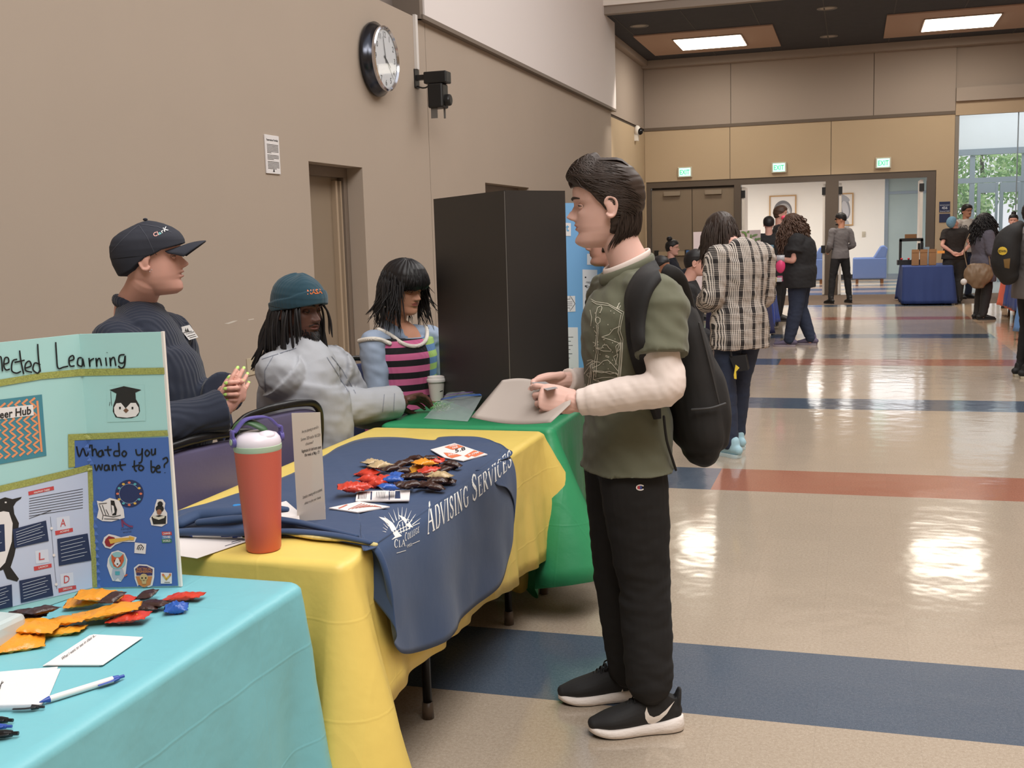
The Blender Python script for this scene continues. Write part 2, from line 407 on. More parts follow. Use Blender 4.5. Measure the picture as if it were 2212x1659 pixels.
# door bay frame
fr = MB(); yf = YB+.02
fr.box((-4.65, yf, 2.55), (1.71, yf+.2, 2.695)); fr.box((-2.62, yf, 0), (-2.47, yf+.2, 2.55)); fr.box((-.60, yf, 0), (-.32, yf+.2, 2.55)); fr.box((1.53, yf, 0), (1.705, yf+.2, 2.55)); fr.box((-4.645, yf, 0), (-4.55, yf+.2, 2.55))
struct('trim_4', fr, m_bron, None)
def bay_door(n, xa, xb, leafs):
    r = thing(n, '', '', ((xa+xb)/2, YB+.1, 0)); del r['label']; del r['category']; r['kind'] = 'structure'
    for (a, b, c, d) in leafs:
        g = MB(); g.box((a, c, .01), (b, d, 2.5)); mk('door_leaf', g, m_doorm if b-a > .5 else m_white, r)
        if b-a > .5 and a < -4: g = MB(); g.box((xa+.01, YB+.14, 0), (xb-.01, YB+.18, 2.56)); mk('gap_light_block', g, m_bron2, r)  # added dark sheet, keeps hall light out of the gap between the leaves
        if b-a > .5:
            g = MB(); g.box((a+.12, c-.07, .97), (b-.12, c-.03, 1.07), mat('push_bar', (168,148,122), .4)); g.box((a+.06, c-.08, .95), (a+.16, c, 1.1), mat('black_plastic', (28,27,27), .4)); g.box((b-.16, c-.08, .95), (b-.06, c, 1.1), mat('black_plastic', (0,0,0))); mk('push_bar', g, None, r)
            g = MB(); g.box((a+.3, c-.08, 2.36), (a+.68, c, 2.46)); mk('door_closer', g, mat('closer_grey', (150,136,120), .4), r)
        else:
            g = MB(); g.box((a-.02, c-.02, 2.25), (b+.02, c+.06, 2.42)); mk('door_closer', g, mat('black_plastic', (0,0,0)), r)
            g = MB(); g.box((a-.03, c-.02, .95), (b+.03, c+.05, 1.12)); mk('panic_latch', g, mat('black_plastic', (0,0,0)), r)
bay_door('door_3', -4.55, -2.62, [(-4.54, -3.60, YB+.08, YB+.13), (-3.585, -2.63, YB+.08, YB+.13)])
bay_door('door_4', -2.47, -.60, [(-2.46, -2.40, YB+.1, YB+1.0), (-.66, -.61, YB+.1, YB+1.0)])
bay_door('door_5', -.32, 1.53, [(-.31, -.26, YB+.1, YB+1.0), (1.40, 1.46, YB+.1, YB+1.0)])
# ---- far ceiling
zc = 5.42; cl = MB(); m_dk = mat('dark_ceiling', (66,66,72), .9, var=.15, vs=6); cl.box((xc, 20.2, zc), (9, YB+.1, zc+.1), m_dk)
for x in np.arange(-4.2, 6, 1.22): cl.box((x-.012, 20.3, zc-.006), (x+.012, YB, zc), mat('grid_line', (78,76,78), .8))
struct('ceiling', cl)
fa = MB(); fa.box((xc, 20.05, zc-.01), (9, 20.2, zc+.14), mat('fascia_grey', (150,138,128), .7)); fa.box((xc, 20.0, zc+.13), (9, 20.15, 8.6), m_white)
fa.box((xc, YB-.25, zc-.16), (2.2, YB, zc), m_upper); fa.box((2.2, YB-.25, zc-.16), (9, YB, zc), m_upper); fa.box((xc, 20.2, zc-.12), (xc+.14, YB, zc), m_upper)
struct('ceiling_fascia', fa)
m_cloud = mat('brown_cloud', (186,156,138), .8)
for i, (xa, fx, lb) in enumerate(((-4.22, -3.52, 'brown ceiling panel with a two-tube light, above the closed double doors'), (.56, 1.27, 'brown ceiling panel with a two-tube light, above the window at the far right'))):
    r = thing('ceiling_light', lb, 'ceiling light', (xa+1.35, 23.75, zc)); r['group'] = 'ceiling lights at the far end'
    g = MB(); g.box((xa, 22.45, zc-.03), (xa+2.7, 25.05, zc-.005)); mk('acoustic_panel', g, m_cloud, r)
    g = MB()
    for a, b in ((23.1, 24.46),): g.box((fx-.03, a-.03, zc-.045), (fx+1.36, b+.03, zc-.03))
    g.box((fx+.0, 23.76, zc-.055), (fx+1.33, 23.80, zc-.04)); mk('fixture_frame', g, mat('fixture_bronze', (120,96,80), .5), r)
    for a, b in ((23.13, 23.76), (23.80, 24.43)):
        g = MB(); g.box((fx, a, zc-.056), (fx+1.33, b, zc-.044)); mk('lamp_diffuser', g, mat('lamp_glow', (255,246,226), emit=9), r)
    ld = bpy.data.lights.new('panel_light', 'AREA'); ld.energy = 28; ld.size = 1.3; ld.color = (1, .93, .82); lo = bpy.data.objects.new('panel_light', ld); lo.location = (fx+.66, 23.78, zc-.08); COL.objects.link(lo)
for i, (x, y, l) in enumerate(((-3.92, 21.48, 'round recessed downlight nearest the left wall'), (-.49, 21.32, 'round recessed downlight between the lit panels, nearer the room'), (-.52, 24.4, 'round recessed downlight between the lit panels, nearer the far wall'), (.9, 20.6, 'round recessed downlight at the top edge above the right lit panel'))):
    r = thing('downlight', l, 'ceiling light', (x, y, zc)); r['group'] = 'recessed downlights'
    g = MB(); g.lathe([(.18, 0), (.18, -.012), (.14, -.014), (.13, .0)], (x, y, zc), 24); mk('trim_ring', g, mat('ring_grey', (120,116,114), .5), r, True)
    g = MB(); g.lathe([(.135, -.004), (.001, -.004)], (x, y, zc), 20); mk('lens', g, mat('lens_grey', (170,160,150), .4), r)
    ld = bpy.data.lights.new('spot', 'SPOT'); ld.energy = 380; ld.spot_size = 1.25; ld.spot_blend = .5; ld.color = (1, .90, .78); ld.shadow_soft_size = .1; lo = bpy.data.objects.new('spot', ld); lo.location = (x, y, zc-.03); COL.objects.link(lo)
# roof over the near part of the room, open skylight over the middle; wall on the right
rf = MB(); m_rf = mat('white_paint', (0,0,0)); rf.box((-5.6,-6,8.6),(-2.2,20.1,8.7),m_rf); rf.box((6.2,-6,8.6),(9.1,20.1,8.7),m_rf); rf.box((-2.2,-6,8.6),(6.2,-3,8.7),m_rf); rf.box((-2.2,15.5,8.6),(6.2,20.1,8.7),m_rf); struct('ceiling_near', rf)
rw2 = MB(); rw2.box((-5.6,-6.2,0),(9.2,-6,8.7)); struct('wall_rear', rw2, m_wallt); rw_ = MB(); rw_.box((9,-6,0),(9.2,26.2,8.7)); struct('wall_right', rw_, m_wallt)
# exit signs
for i, (u, v, l) in enumerate(((1480, 372, 'lit green exit sign above the closed double doors'), (1683, 362, 'lit green exit sign above the middle open doorway'), (1908, 352, 'lit green exit sign above the right open doorway'))):
    p = P(u, v, y=YB); r = thing('exit_sign', l, 'exit sign', (p.x, YB, p.z-.12), 'exit signs'); w = .165
    g = MB(); g.box((p.x-w, YB-.06, p.z-.12), (p.x+w, YB, p.z+.12)); mk('housing', g, mat('sign_housing', (206,196,180), .5), r, bevel=.01)
    g = MB(); g.box((p.x-w+.035, YB-.066, p.z-.09), (p.x+w-.035, YB-.058, p.z+.09)); mk('face', g, mat('sign_face', (176,250,226), emit=1.2), r)
    g = MB(); flat_text('EXIT', (p.x, YB-.068, p.z-.055), (1,0,0), (0,0,1), .11, g, center=True, w=.22, bold=.02); mk('lettering', g, mat('sign_green', (66,190,120), emit=.6), r)
# ---- hall beyond the doors
h = MB(); h.box((-9, 34.4, 0), (.87, 34.6, 4.4), m_hall); h.box((-4.9, 26.35, 2.9), (2.05, 34.5, 3.0), m_white); h.box((-9, 26.3, 0), (-8.9, 34.5, 4), m_hall); struct('wall_hall', h)
h = MB(); h.box((-9, 34.38, 0), (.87, 34.4, .12)); struct('baseboard_hall', h, mat('black_base', (40,38,38), .5))
m_alu = mat('aluminium_grey', (138,150,160), .4, metal=.3)
m_glass = mat('tinted_glass', (150,176,184), .03, alpha=.16, spec=.8)
w = MB(); w.box((.87, 34.4, 0), (.97, 34.55, 4), m_alu); w.box((2.1, 34.4, 0), (2.2, 34.55, 4), m_alu); w.box((.97, 34.425, 2.42), (2.1, 34.5, 2.5), m_alu); w.box((.97, 34.42, 0), (2.1, 34.5, .12), m_alu)
w.box((.97, 34.44, .12), (2.1, 34.46, 4), mat('window_shade', (168,182,180), .8, var=.1, vs=1.2)); struct('window_1', w)
for i, (a, b, kind, l) in enumerate((((1662,423), (1720,500), 0, 'framed drawing with a round swirl, in a light wood frame, through the middle doorway'), ((1803,418), (1843,487), 1, 'framed grey bird-like drawing in a light wood frame, through the right doorway'))):
    p, q = P(*a, y=34.4), P(*b, y=34.4); z0, z1 = q.z, p.z; r = thing('framed_picture', l, 'picture', ((p.x+q.x)/2, 34.4, z0), 'framed drawings in the hall'); t = .035
    g = MB()
    for A, B in (((p.x, z0), (p.x+t, z1)), ((q.x-t, z0), (q.x, z1)), ((p.x+t, z0), (q.x-t, z0+t)), ((p.x+t, z1-t), (q.x-t, z1))): g.box((A[0], 34.35, A[1]), (B[0], 34.4, B[1]))
    mk('frame', g, mat('light_wood', (190,150,100), .5), r)
    g = MB(); g.box((p.x+t, 34.375, z0+t), (q.x-t, 34.39, z1-t)); mk('sheet', g, mat('art_paper', (236,230,222), .8), r)
    g = MB(); cx_, cz_ = (p.x+q.x)/2, (z0+z1)/2+.08; W = (q.x-p.x)/2
    if kind == 0:
        for k, c in enumerate(((120,118,120), (168,164,162), (206,200,194), (150,146,146), (222,216,208))):
            g.lathe([(W*(.68-.13*k), 0), (.001, 0)], (0,0,0), 28, mat('ink%d' % k, c, .9), Matrix.Translation((cx_+.02*k, 34.372-.001*k, cz_-.03*k)) @ Matrix.Rotation(PI/2, 4, 'X') @ Matrix.Scale(1.15, 4, (0,1,0)))
    else:
        for k, (dx, dz, rx, rz, c) in enumerate(((.0, -.02, .17, .36, (150,150,154)), (.04, -.06, .09, .24, (196,194,196)), (-.02, .26, .2, .08, (170,170,174)), (.08, -.5, .07, .12, (176,176,178)))):
            g.lathe([(1, 0), (.001, 0)], (0,0,0), 24, mat('inkb%d' % k, c, .9), Matrix.Translation((cx_+dx, 34.372-.001*k, cz_+dz)) @ Matrix.Rotation(.5 if k == 2 else -.2, 4, 'Y') @ Matrix.Rotation(PI/2, 4, 'X') @ Matrix.Diagonal((rx, rz, 1, 1)))
    mk('drawing', g, None, r)
p = P(1866, 506, y=34.4); g = MB(); g.box((p.x-.05, 34.38, p.z-.08), (p.x+.05, 34.4, p.z+.08)); g.box((p.x-.02, 34.36, p.z-.03), (p.x+.02, 34.38, p.z+.03))
tag(mk('thermostat', g, mat('plate_ivory', (200,190,170), .5), None, base=(p.x, 34.4, p.z)), 'small ivory wall plate on the white hall wall, right of the bird drawing', 'wall plate')
# couch
def couch(x0, x1, y0, y1, label):
    r = thing('armchair', label, 'armchair', ((x0+x1)/2, (y0+y1)/2, 0), 'blue hall armchairs'); mf = mat('blue_upholstery', (98,118,164), .85, bump=.1, bs=200)
    g = MB(); g.box((x0, y0, .12), (x1, y0+.18, .68)); mk('arm', g, mf, r, bevel=.03)
    g = MB(); g.box((x0, y1-.18, .12), (x1, y1, .68)); mk('arm', g, mf, r, bevel=.03)
    g = MB(); g.box((x0+.03, y0+.18, .12), (x1-.05, y1-.18, .45)); mk('seat', g, mf, r, bevel=.03)
    g = MB(); g.prism([(x1-.34, y0+.02, .66), (x1-.02, y0+.02, .66), (x1+.03, y0+.02, .92), (x1-.05, y0+.02, 1.0), (x1-.15, y0+.02, .98)], (0, y1-y0-.04, 0)); mk('backrest', g, mf, r, bevel=.03)
    for x in (x0+.08, x1-.14):
        for y in (y0+.06, y1-.12): g = MB(); g.box((x, y, 0), (x+.07, y+.07, .12)); mk('leg', g, mat('leg_wood', (120,80,50), .5), r)
couch(0.0, .86, 31.2, 32.0, 'blue upholstered armchair in the hall, seen through the right doorway')
couch(-1.6, -.72, 31.3, 32.1, 'blue upholstered armchair partly hidden behind the post between the doorways')
# vestibule glazing right
g = MB(); Y1 = 31.0
def px(u, v, y=Y1): return P(u, v, y=y)
X = [px(2071,400).x, px(2100,400).x, px(2108,400).x, 5.6]; zt, zm, zd = px(2100,325).z, px(2100,387).z, px(2150,400).z
g.box((2.1, Y1, zt+.02), (6, Y1+.2, 6), mat('vest_wall', (208,214,216), .8)); g.box((2.1, Y1-.05, zt-.12), (6, Y1+.1, zt+.03), m_alu)
g.box((X[1]-.06, Y1+.004, 0), (X[1]+.06, Y1+.104, zt-.13), m_alu); g.box((2.1, Y1-.007, zm-.10), (6, Y1+.11, zm+.03), m_alu)
xs = [px(2112,450).x, px(2155,450).x, px(2161,450).x, px(2204,450).x]
for a, b in ((xs[0], xs[1]), (xs[2], xs[3])):
    g.box((a-.02, Y1-.02, 0), (a+.06, Y1+.08, zm-.11), m_alu); g.box((b-.06, Y1-.022, 0), (b, Y1+.078, zm-.11), m_alu); g.box((a+.06, Y1-.015, zm-.36), (b-.06, Y1+.07, zm-.11), m_alu); g.box((a+.06, Y1-.015, 0), (b-.06, Y1+.07, .3), m_alu); g.box((a+.06, Y1-.01, 1.0), (b-.06, Y1+.06, 1.06), m_alu)
g.box((xs[3]+.003, Y1+.01, 0), (xs[3]+.3, Y1+.09, zt-.13), m_alu); g.box((2.05, 26.4, 0), (2.15, 31, 4), m_hall)
struct('window_2', g)
g = MB(); g.box((2.16, YB+.08, 0), (5.2, YB+.09, 3.85), m_glass); xm_ = P(2200, 300, y=YB).x; g.box((xm_-.01, YB+.06, 0), (xm_+.01, YB+.11, 3.85), m_alu); struct('window_3', g)
# ================================================================ tables, cloths, boards
TZ = .745
def cr(vals, x):
    """catmull-rom through (x, value...) keys"""
    n = len(vals); i = 0
    while i < n-2 and x > vals[i+1][0]: i += 1
    a, b = vals[i], vals[i+1]; t = min(max((x-a[0])/(b[0]-a[0]+1e-9), 0), 1); t = t*t*(3-2*t)
    return [p+(q-p)*t for p, q in zip(a[1:], b[1:])]
def lerpk(vals, x):
    n = len(vals); i = 0
    while i < n-2 and x > vals[i+1][0]: i += 1
    a, b = vals[i], vals[i+1]; t = min(max((x-a[0])/(b[0]-a[0]+1e-9), 0), 1)
    return [p+(q-p)*t for p, q in zip(a[1:], b[1:])]
def perim(x0, y0, x1, y1, r=.03, ds=.012):
    """points round the table starting at the near-left corner, going to +x first: (point, outward, s)"""
    out = []; s = 0
    segs = [((x0+r, y0), (x1-r, y0), (0,-1)), ((x1, y0+r), (x1, y1-r), (1,0)), ((x1-r, y1), (x0+r, y1), (0,1)), ((x0, y1-r), (x0, y0+r), (-1,0))]
    for i, (a, b, d) in enumerate(segs):
        L = math.hypot(b[0]-a[0], b[1]-a[1]); n = max(2, int(L/ds))
        for k in range(n): out.append((a[0]+(b[0]-a[0])*k/n, a[1]+(b[1]-a[1])*k/n, d[0], d[1], s+L*k/n))
        s += L; nd = segs[(i+1) % 4][2]; c = (b[0]-d[0]*r, b[1]-d[1]*r)
        for k in range(6):
            t = k/6*PI/2; q = (d[0]*math.cos(t)+nd[0]*math.sin(t), d[1]*math.cos(t)+nd[1]*math.sin(t))
            out.append((c[0]+q[0]*r, c[1]+q[1]*r, q[0], q[1], s+r*PI/2*k/6))
        s += r*PI/2
    return out, s
def cloth(name, box, keys, m, label, seed=0, amp=.012, top=TZ, group=None, cat='tablecloth'):
    """keys: (s, outward at hem, hem height); s in metres round the edge from the near-left corner"""
    x0, y0, x1, y1 = box; pr, S = perim(*box); g = MB(); R = random.Random(seed); ph = R.random()*9
    keys = sorted(keys); rows = []
    prof = [0, .012, .03, .07, .14, .24, .36, .5, .64, .78, .9, 1.0]
    cols = []
    for (x, y, dx, dy, s) in pr:
        o, zh = cr(keys, s); H = top-zh; col = []
        col.append(Vector((x-dx*.027, y-dy*.027, top+.0005))); col.append(Vector((x-dx*.012, y-dy*.012, top)))
        for t in prof:
            fo = o*(t**1.05)+amp*t*(math.sin(s*11+ph)+.6*math.sin(s*23+ph*2)+.35*math.sin(s*47+ph))*min(1, t*2)
            z = top-.006-(H-.006)*t
            n3 = noise.noise(Vector((s*5, t*2.2, seed)))*.010*min(1, t*3)+noise.noise(Vector((s*14+t*9, t*7, seed+3)))*.005*min(1, t*4)
            ex = .004 if t > 0 else -.002
            col.append(Vector((x+dx*(fo+n3+ex), y+dy*(fo+n3+ex), z)))
        cols.append(col)
    n = len(cols); k = len(cols[0]); vs = [p for c in cols for p in c]; fs = []
    for i in range(n):
        j = (i+1) % n
        for q in range(k-1): fs.append((i*k+q, i*k+q+1, j*k+q+1, j*k+q))
    g.add(vs, fs)
    # top sheet
    nx, ny = 24, 50; top_r = []
    ax0, ay0, ax1, ay1 = x0+.05, y0+.05, x1-.05, y1-.05
    g.v.append(((x0+x1)/2, (y0+y1)/2, top)); ci = len(g.v)-1
    for i in range(n): g.f.append((i*k, ((i+1) % n)*k, ci)); g.m.append(g.m[0])
    o = mk(name, g, m, None, True, base=((x0+x1)/2, (y0+y1)/2, top)); tag(o, label, cat, group)
    sd = o.modifiers.new('s', 'SOLIDIFY'); sd.thickness = .0012; sd.offset = -1
    return o
def folding_table(box, label, z=TZ-.006, ly=None, lx=.12):
    x0, y0, x1, y1 = box; r = thing('folding_table', label, 'table', ((x0+x1)/2, (y0+y1)/2, 0), 'folding tables under the plastic cloths')
    g = MB(); g.box((x0+.006, y0+.006, z-.04), (x1-.006, y1-.006, z-.002)); mk('tabletop', g, mat('table_brown', (92,74,60), .5), r, bevel=.004)
    for y in ly or (y0+.18, y1-.18):
        for x in (x0+.1, x1-lx):
            g = MB(); g.tube([(x, y, z-.04), (x, y, .4), (x, y, .05)], .015, 12); g.tube([(x, y, .055), (x, y, .0)], [.018, .020], 12, mat('foot_cap', (92,78,66), .4))
            mk('leg', g, mat('black_metal', (30,28,28), .35, metal=.4), r, True)
        g = MB(); g.tube([(x0+.1, y, .42), (x1-.12, y, .42)], .010, 8); mk('leg_brace', g, mat('black_metal', (0,0,0)), r, True)
    return r
def crease(name, col, rough=.42, k=1.0, trans=.0):
    """thin plastic sheet with fold lines and crinkles"""
    m = mat(name, col, rough, spec=.45, bump=.35*k, bs=9, bdist=.012, var=.03, vs=2.5)
    nt = m.node_tree; b = nt.nodes['Principled BSDF']; L = nt.links.new; N = nt.nodes.new
    tc = N('ShaderNodeTexCoord'); sx = N('ShaderNodeSeparateXYZ'); nz = N('ShaderNodeTexNoise'); nz.inputs['Scale'].default_value = 1.5; nz.inputs['Detail'].default_value = 1; L(tc.outputs['Object'], nz.inputs['Vector'])
    ad = N('ShaderNodeVectorMath'); ad.operation = 'MULTIPLY_ADD'; ad.inputs[1].default_value = (.05,.05,.05); L(nz.outputs['Color'], ad.inputs[0]); L(tc.outputs['Object'], ad.inputs[2]); L(ad.outputs[0], sx.inputs[0])
    def mt(op, *a):
        n = N('ShaderNodeMath'); n.operation = op
        for i, q in enumerate(a):
            if hasattr(q, 'links'): L(q, n.inputs[i])
            else: n.inputs[i].default_value = q
        return n.outputs[0]
    def ridge(ax, p): return mt('SMOOTH_MAX', mt('SUBTRACT', 1, mt('DIVIDE', mt('ABSOLUTE', mt('SUBTRACT', mt('FRACT', mt('MULTIPLY', ax, 1/p)), .5)), .022)), 0, .05)
    rg = mt('ADD', mt('ADD', ridge(sx.outputs['Y'], .29), ridge(sx.outputs['Z'], .23)), ridge(sx.outputs['X'], .31))
    bp = N('ShaderNodeBump'); bp.inputs['Strength'].default_value = .16*k; bp.inputs['Distance'].default_value = .003; L(rg, bp.inputs['Height'])
    for l in list(nt.links):
        if l.to_socket == b.inputs['Normal']: old = l.from_socket; nt.links.remove(l); L(old, bp.inputs['Normal'])
    L(bp.outputs['Normal'], b.inputs['Normal'])
    return m
BX_T = (-2.0, .42, -1.235, 2.27); BX_Y = (-1.96, 2.42, -1.20, 4.30); BX_G = (-1.96, 4.37, -1.185, 6.22)
folding_table(BX_T, 'folding table under the turquoise plastic cloth, nearest the camera')
folding_table(BX_Y, 'folding table with black legs under the yellow cloth and navy banner', ly=(3.17, 4.06), lx=.10)
folding_table(BX_G, 'folding table under the green cloth behind the yellow one', ly=(4.46, 6.0), lx=.08)
def corner_s(box):
    x0, y0, x1, y1 = box; w, l = x1-x0-.06, y1-y0-.06; q = .03*PI/2
    return w+q/2, w+q+l+q/2, w*2+2*q+l+q/2       # near-right, far-right, far-left
a, b, c = corner_s(BX_T); W = a; 
cloth('tablecloth', BX_T, [(0, .1, .3), (.3, .02, .25), (a-.1, .03, .25), (a, .12, .2), (a+.15, .02, .22), (a+1.2, .02, .2), (b-.3, .015, .18), (b-.1, .03, .12), (b, .085, .08), (b+.1, .03, .15), (b+.4, .015, .25), (c-.1, .02, .25), (c, .1, .2), (c+.1, .02, .25), (c+1.8, .02, .25)], crease('turquoise_plastic', (122,188,198)), 'turquoise plastic tablecloth in the near left corner, hanging to the bottom of the frame', 3, amp=.007)
a, b, c = corner_s(BX_Y)
cloth('tablecloth', BX_Y, [(0, .1, .3), (.3, .02, .3), (a-.22, .02, .28), (a-.10, .05, .12), (a-.0, .20, .04), (a+.05, .12, .22), (a+.11, .035, .33), (a+.5, .035, .33), (a+1.0, .03, .31), (a+1.35, .03, .27), (b-.10, .02, .24), (b-.035, .05, .22), (b, .27, .28), (b+.05, .12, .12), (b+.12, .035, .04), (b+.4, .02, .2), (c-.1, .02, .3), (c, .1, .25), (c+.1, .02, .3), (c+1.9, .02, .3)], crease('yellow_plastic', (230,202,108)), 'yellow plastic tablecloth on the middle table, under the navy banner', 5, amp=.010)
a, b, c = corner_s(BX_G)
cloth('tablecloth', BX_G, [(0, .1, .3), (.3, .02, .3), (a-.14, .02, .06), (a-.07, .05, .02), (a, .29, .16), (a+.06, .13, .14), (a+.14, .03, .22), (a+.6, .03, .25), (b-.1, .03, .25), (b, .14, .2), (b+.1, .03, .3), (c, .1, .3), (c+.1, .02, .3), (c+1.9, .02, .3)], crease('green_plastic', (52,146,98)), 'green plastic tablecloth on the third table, under the black display board', 9, amp=.010)
# ---- navy banner over the yellow table
cols = [((384,1104),(384,1128),(384,1148),0), ((470,1080),(474,1115),(478,1152),0), ((560,1050),(580,1100),(600,1152),0), ((640,1018),(670,1090),(700,1160),0), ((700,985),(750,1078),(800,1176),(840,1340)),
        ((730,966),(775,1050),(822,1183),(852,1392)), ((780,948),(822,1040),(850,1160),(884,1413)), ((830,944),(880,1020),(925,1107),(940,1394)), ((880,946),(930,1000),(975,1072),(1010,1330)), ((935,951),(980,990),(1025,1037),(1058,1280)), ((950,944),(1010,975),(1055,1016),(1082,1248)), ((1000,943),(1045,962),(1085,995),(1102,1215)), ((1045,950),(1070,958),(1100,984),(1113,1172)), ((1080,962),(1092,970),(1110,990),(1117,1120)), ((1094,972),(1105,985),(1116,1020),(1117,1075))]
XE = -1.158
def ncol(c):
    F, Mi, N, H = c; z = TZ+.008; p = [P(*F, z=z), P(*Mi, z=z), P(*N, z=z)]
    if H:
        e = p[2]; e = Vector((min(e.x, XE+.012), e.y, z)) if e.x > XE+.01 else e
        h = P(*H, x=XE+.02); p = [p[0], p[1], Vector((-1.215, e.y*.985+p[1].y*.015, z)), Vector((-1.185, e.y, z-.004)), Vector((XE-.004, e.y+(h.y-e.y)*.1, z-.05)), e.lerp(h, .5)+Vector((.0, 0, -.01)), h]
        p[5].x = XE+.012
    else:
        p = [p[0], p[1], p[2], p[2]+Vector((.004, -.004, -.006)), p[2]+Vector((0, .004, -.006)), p[2]+Vector((-.01, .008, -.006)), p[2]+Vector((-.02, .012, -.006))]
    return p
cc = [ncol(c) for c in cols]; n1 = len(cc); fine = []
for k in range(7): fine.append(smooth_line([c[k] for c in cc], 7))
nr = len(fine[0]); G = []
for j in range(nr): G.append(smooth_line([fine[k][j] for k in range(7)], 6))
gb = MB(); G2 = []
for j, col in enumerate(G):
    o = []
    for i, p in enumerate(col):
        t = i/(len(col)-1); w = noise.noise(Vector((p.x*6, p.y*6, p.z*3+4)))*.012+noise.noise(Vector((p.x*2+p.y*10, p.z*9, 2)))*.006
        if t < .42: q = p+Vector((0, 0, max(0, abs(w))*(.9 if t > .02 else .3)))
        else:
            f = (t-.42)/.58; q = p+Vector((w*.9*f+.012*f*math.sin(p.y*13+1.2)*f+.004, 0, 0))
        o.append(q)
    G2.append(o)
gb.grid(G2)
m_navy = mat('navy_fabric', (46,68,104), .75, sheen=.15, bump=.25, bs=7, bdist=.01, var=.08, vs=3)
bn = mk('banner', gb, m_navy, None, True, base=(-1.3, 3.2, TZ)); tag(bn, 'navy banner with white lettering draped over the yellow table front', 'banner')
sd = bn.modifiers.new('s', 'SOLIDIFY'); sd.thickness = .0015; sd.offset = -1
# rolled, folded near end of the banner with its printed underside
g = MB()
def roll(px, r, m, zz=0): g.tube([P(u, v, z=TZ+.012+zz+dz) for u, v, dz in px], r, 10, m, 'round', 5, flat=.55)
roll([(384,1132,.02),(430,1112,.03),(500,1108,.035),(560,1098,.03),(620,1100,.02)], [.026,.032,.03,.026,.012], m_navy)
roll([(384,1150,.004),(440,1148,.01),(520,1150,.012),(600,1148,.008),(650,1150,.006),(730,1158,.008),(800,1172,.006)], [.018,.02,.018,.014,.016,.014,.010], m_navy)
roll([(430,1128,.03),(500,1122,.04),(570,1120,.03),(640,1128,.014),(700,1142,.012),(770,1158,.01)], [.016,.02,.018,.016,.014,.010], m_navy)
roll([(610,1148,.0),(680,1160,.0),(750,1166,.0),(810,1177,.0)], [.012,.012,.012,.010], mat('banner_pattern', (206,190,130), .7, var=.5, vs=60))
mk('folded_end', g, None, bn, True)
# lettering
SER = {  # heavy strokes of a serif capital: ((x0,y0,x1,y1,thick) ...), width
 'A': ([(0,0,.40,1,.07),(.40,1,.80,0,.15),(.16,.36,.62,.36,.05),(-.06,.0,.16,.0,.04),(.62,.0,.94,.0,.04)], .9),
 'D': ([(.14,0,.14,1,.15),(.04,1,.42,1,.05),(.42,1,.66,.86,.1),(.66,.86,.76,.5,.15),(.76,.5,.66,.14,.15),(.66,.14,.42,0,.1),(.04,0,.42,0,.05)], .86),
 'V': ([(0,1,.38,0,.15),(.38,0,.78,1,.06),(-.08,1,.18,1,.04),(.62,1,.9,1,.04)], .84),
 'I': ([(.15,0,.15,1,.16),(0,0,.3,0,.04),(0,1,.3,1,.04)], .32),
 'S': ([(.55,.78,.48,.94,.07),(.48,.94,.3,1,.08),(.3,1,.12,.9,.1),(.12,.9,.1,.72,.13),(.1,.72,.28,.55,.15),(.28,.55,.48,.42,.15),(.48,.42,.56,.24,.14),(.56,.24,.46,.06,.1),(.46,.06,.26,0,.08),(.26,0,.1,.08,.08),(.1,.08,.04,.26,.07),(.56,.95,.56,.72,.04),(.04,.3,.04,.05,.04)], .66),
 'N': ([(.12,0,.12,1,.06),(.12,1,.7,0,.16),(.7,0,.7,1,.06),(0,0,.26,0,.04),(.56,1,.86,1,.04),(-.02,1,.16,1,.04)], .9),
 'G': ([(.72,.72,.62,.92,.07),(.62,.92,.42,1,.07),(.42,1,.2,.9,.11),(.2,.9,.08,.62,.15),(.08,.62,.1,.3,.15),(.1,.3,.24,.07,.12),(.24,.07,.46,0,.08),(.46,0,.7,.08,.08),(.7,.08,.7,.4,.14),(.56,.42,.84,.42,.04),(.72,.98,.72,.72,.04)], .88),
 'E': ([(.14,0,.14,1,.15),(.02,1,.58,1,.05),(.02,0,.6,0,.05),(.14,.52,.46,.52,.05),(.58,1,.58,.78,.05),(.6,0,.62,.24,.05),(.46,.64,.46,.4,.04)], .68),
 'R': ([(.14,0,.14,1,.15),(.02,1,.4,1,.05),(.4,1,.58,.9,.1),(.58,.9,.6,.68,.14),(.6,.68,.4,.52,.08),(.4,.52,.14,.52,.05),(.34,.52,.66,.02,.15),(.0,0,.3,0,.04),(.62,0,.8,0,.04)], .8),
 'C': ([(.68,.74,.58,.92,.07),(.58,.92,.4,1,.07),(.4,1,.2,.9,.11),(.2,.9,.08,.6,.15),(.08,.6,.1,.3,.15),(.1,.3,.24,.07,.12),(.24,.07,.46,0,.08),(.46,0,.68,.18,.06),(.69,.98,.69,.72,.04)], .78),
 'L': ([(.14,0,.14,1,.15),(0,1,.28,1,.04),(0,0,.56,0,.05),(.56,0,.6,.26,.05)], .64),
 'O': ([(.4,1,.18,.88,.1),(.18,.88,.08,.5,.15),(.08,.5,.18,.12,.15),(.18,.12,.4,0,.1),(.4,0,.64,.12,.1),(.64,.12,.74,.5,.15),(.74,.5,.64,.88,.15),(.64,.88,.4,1,.1)], .86)}
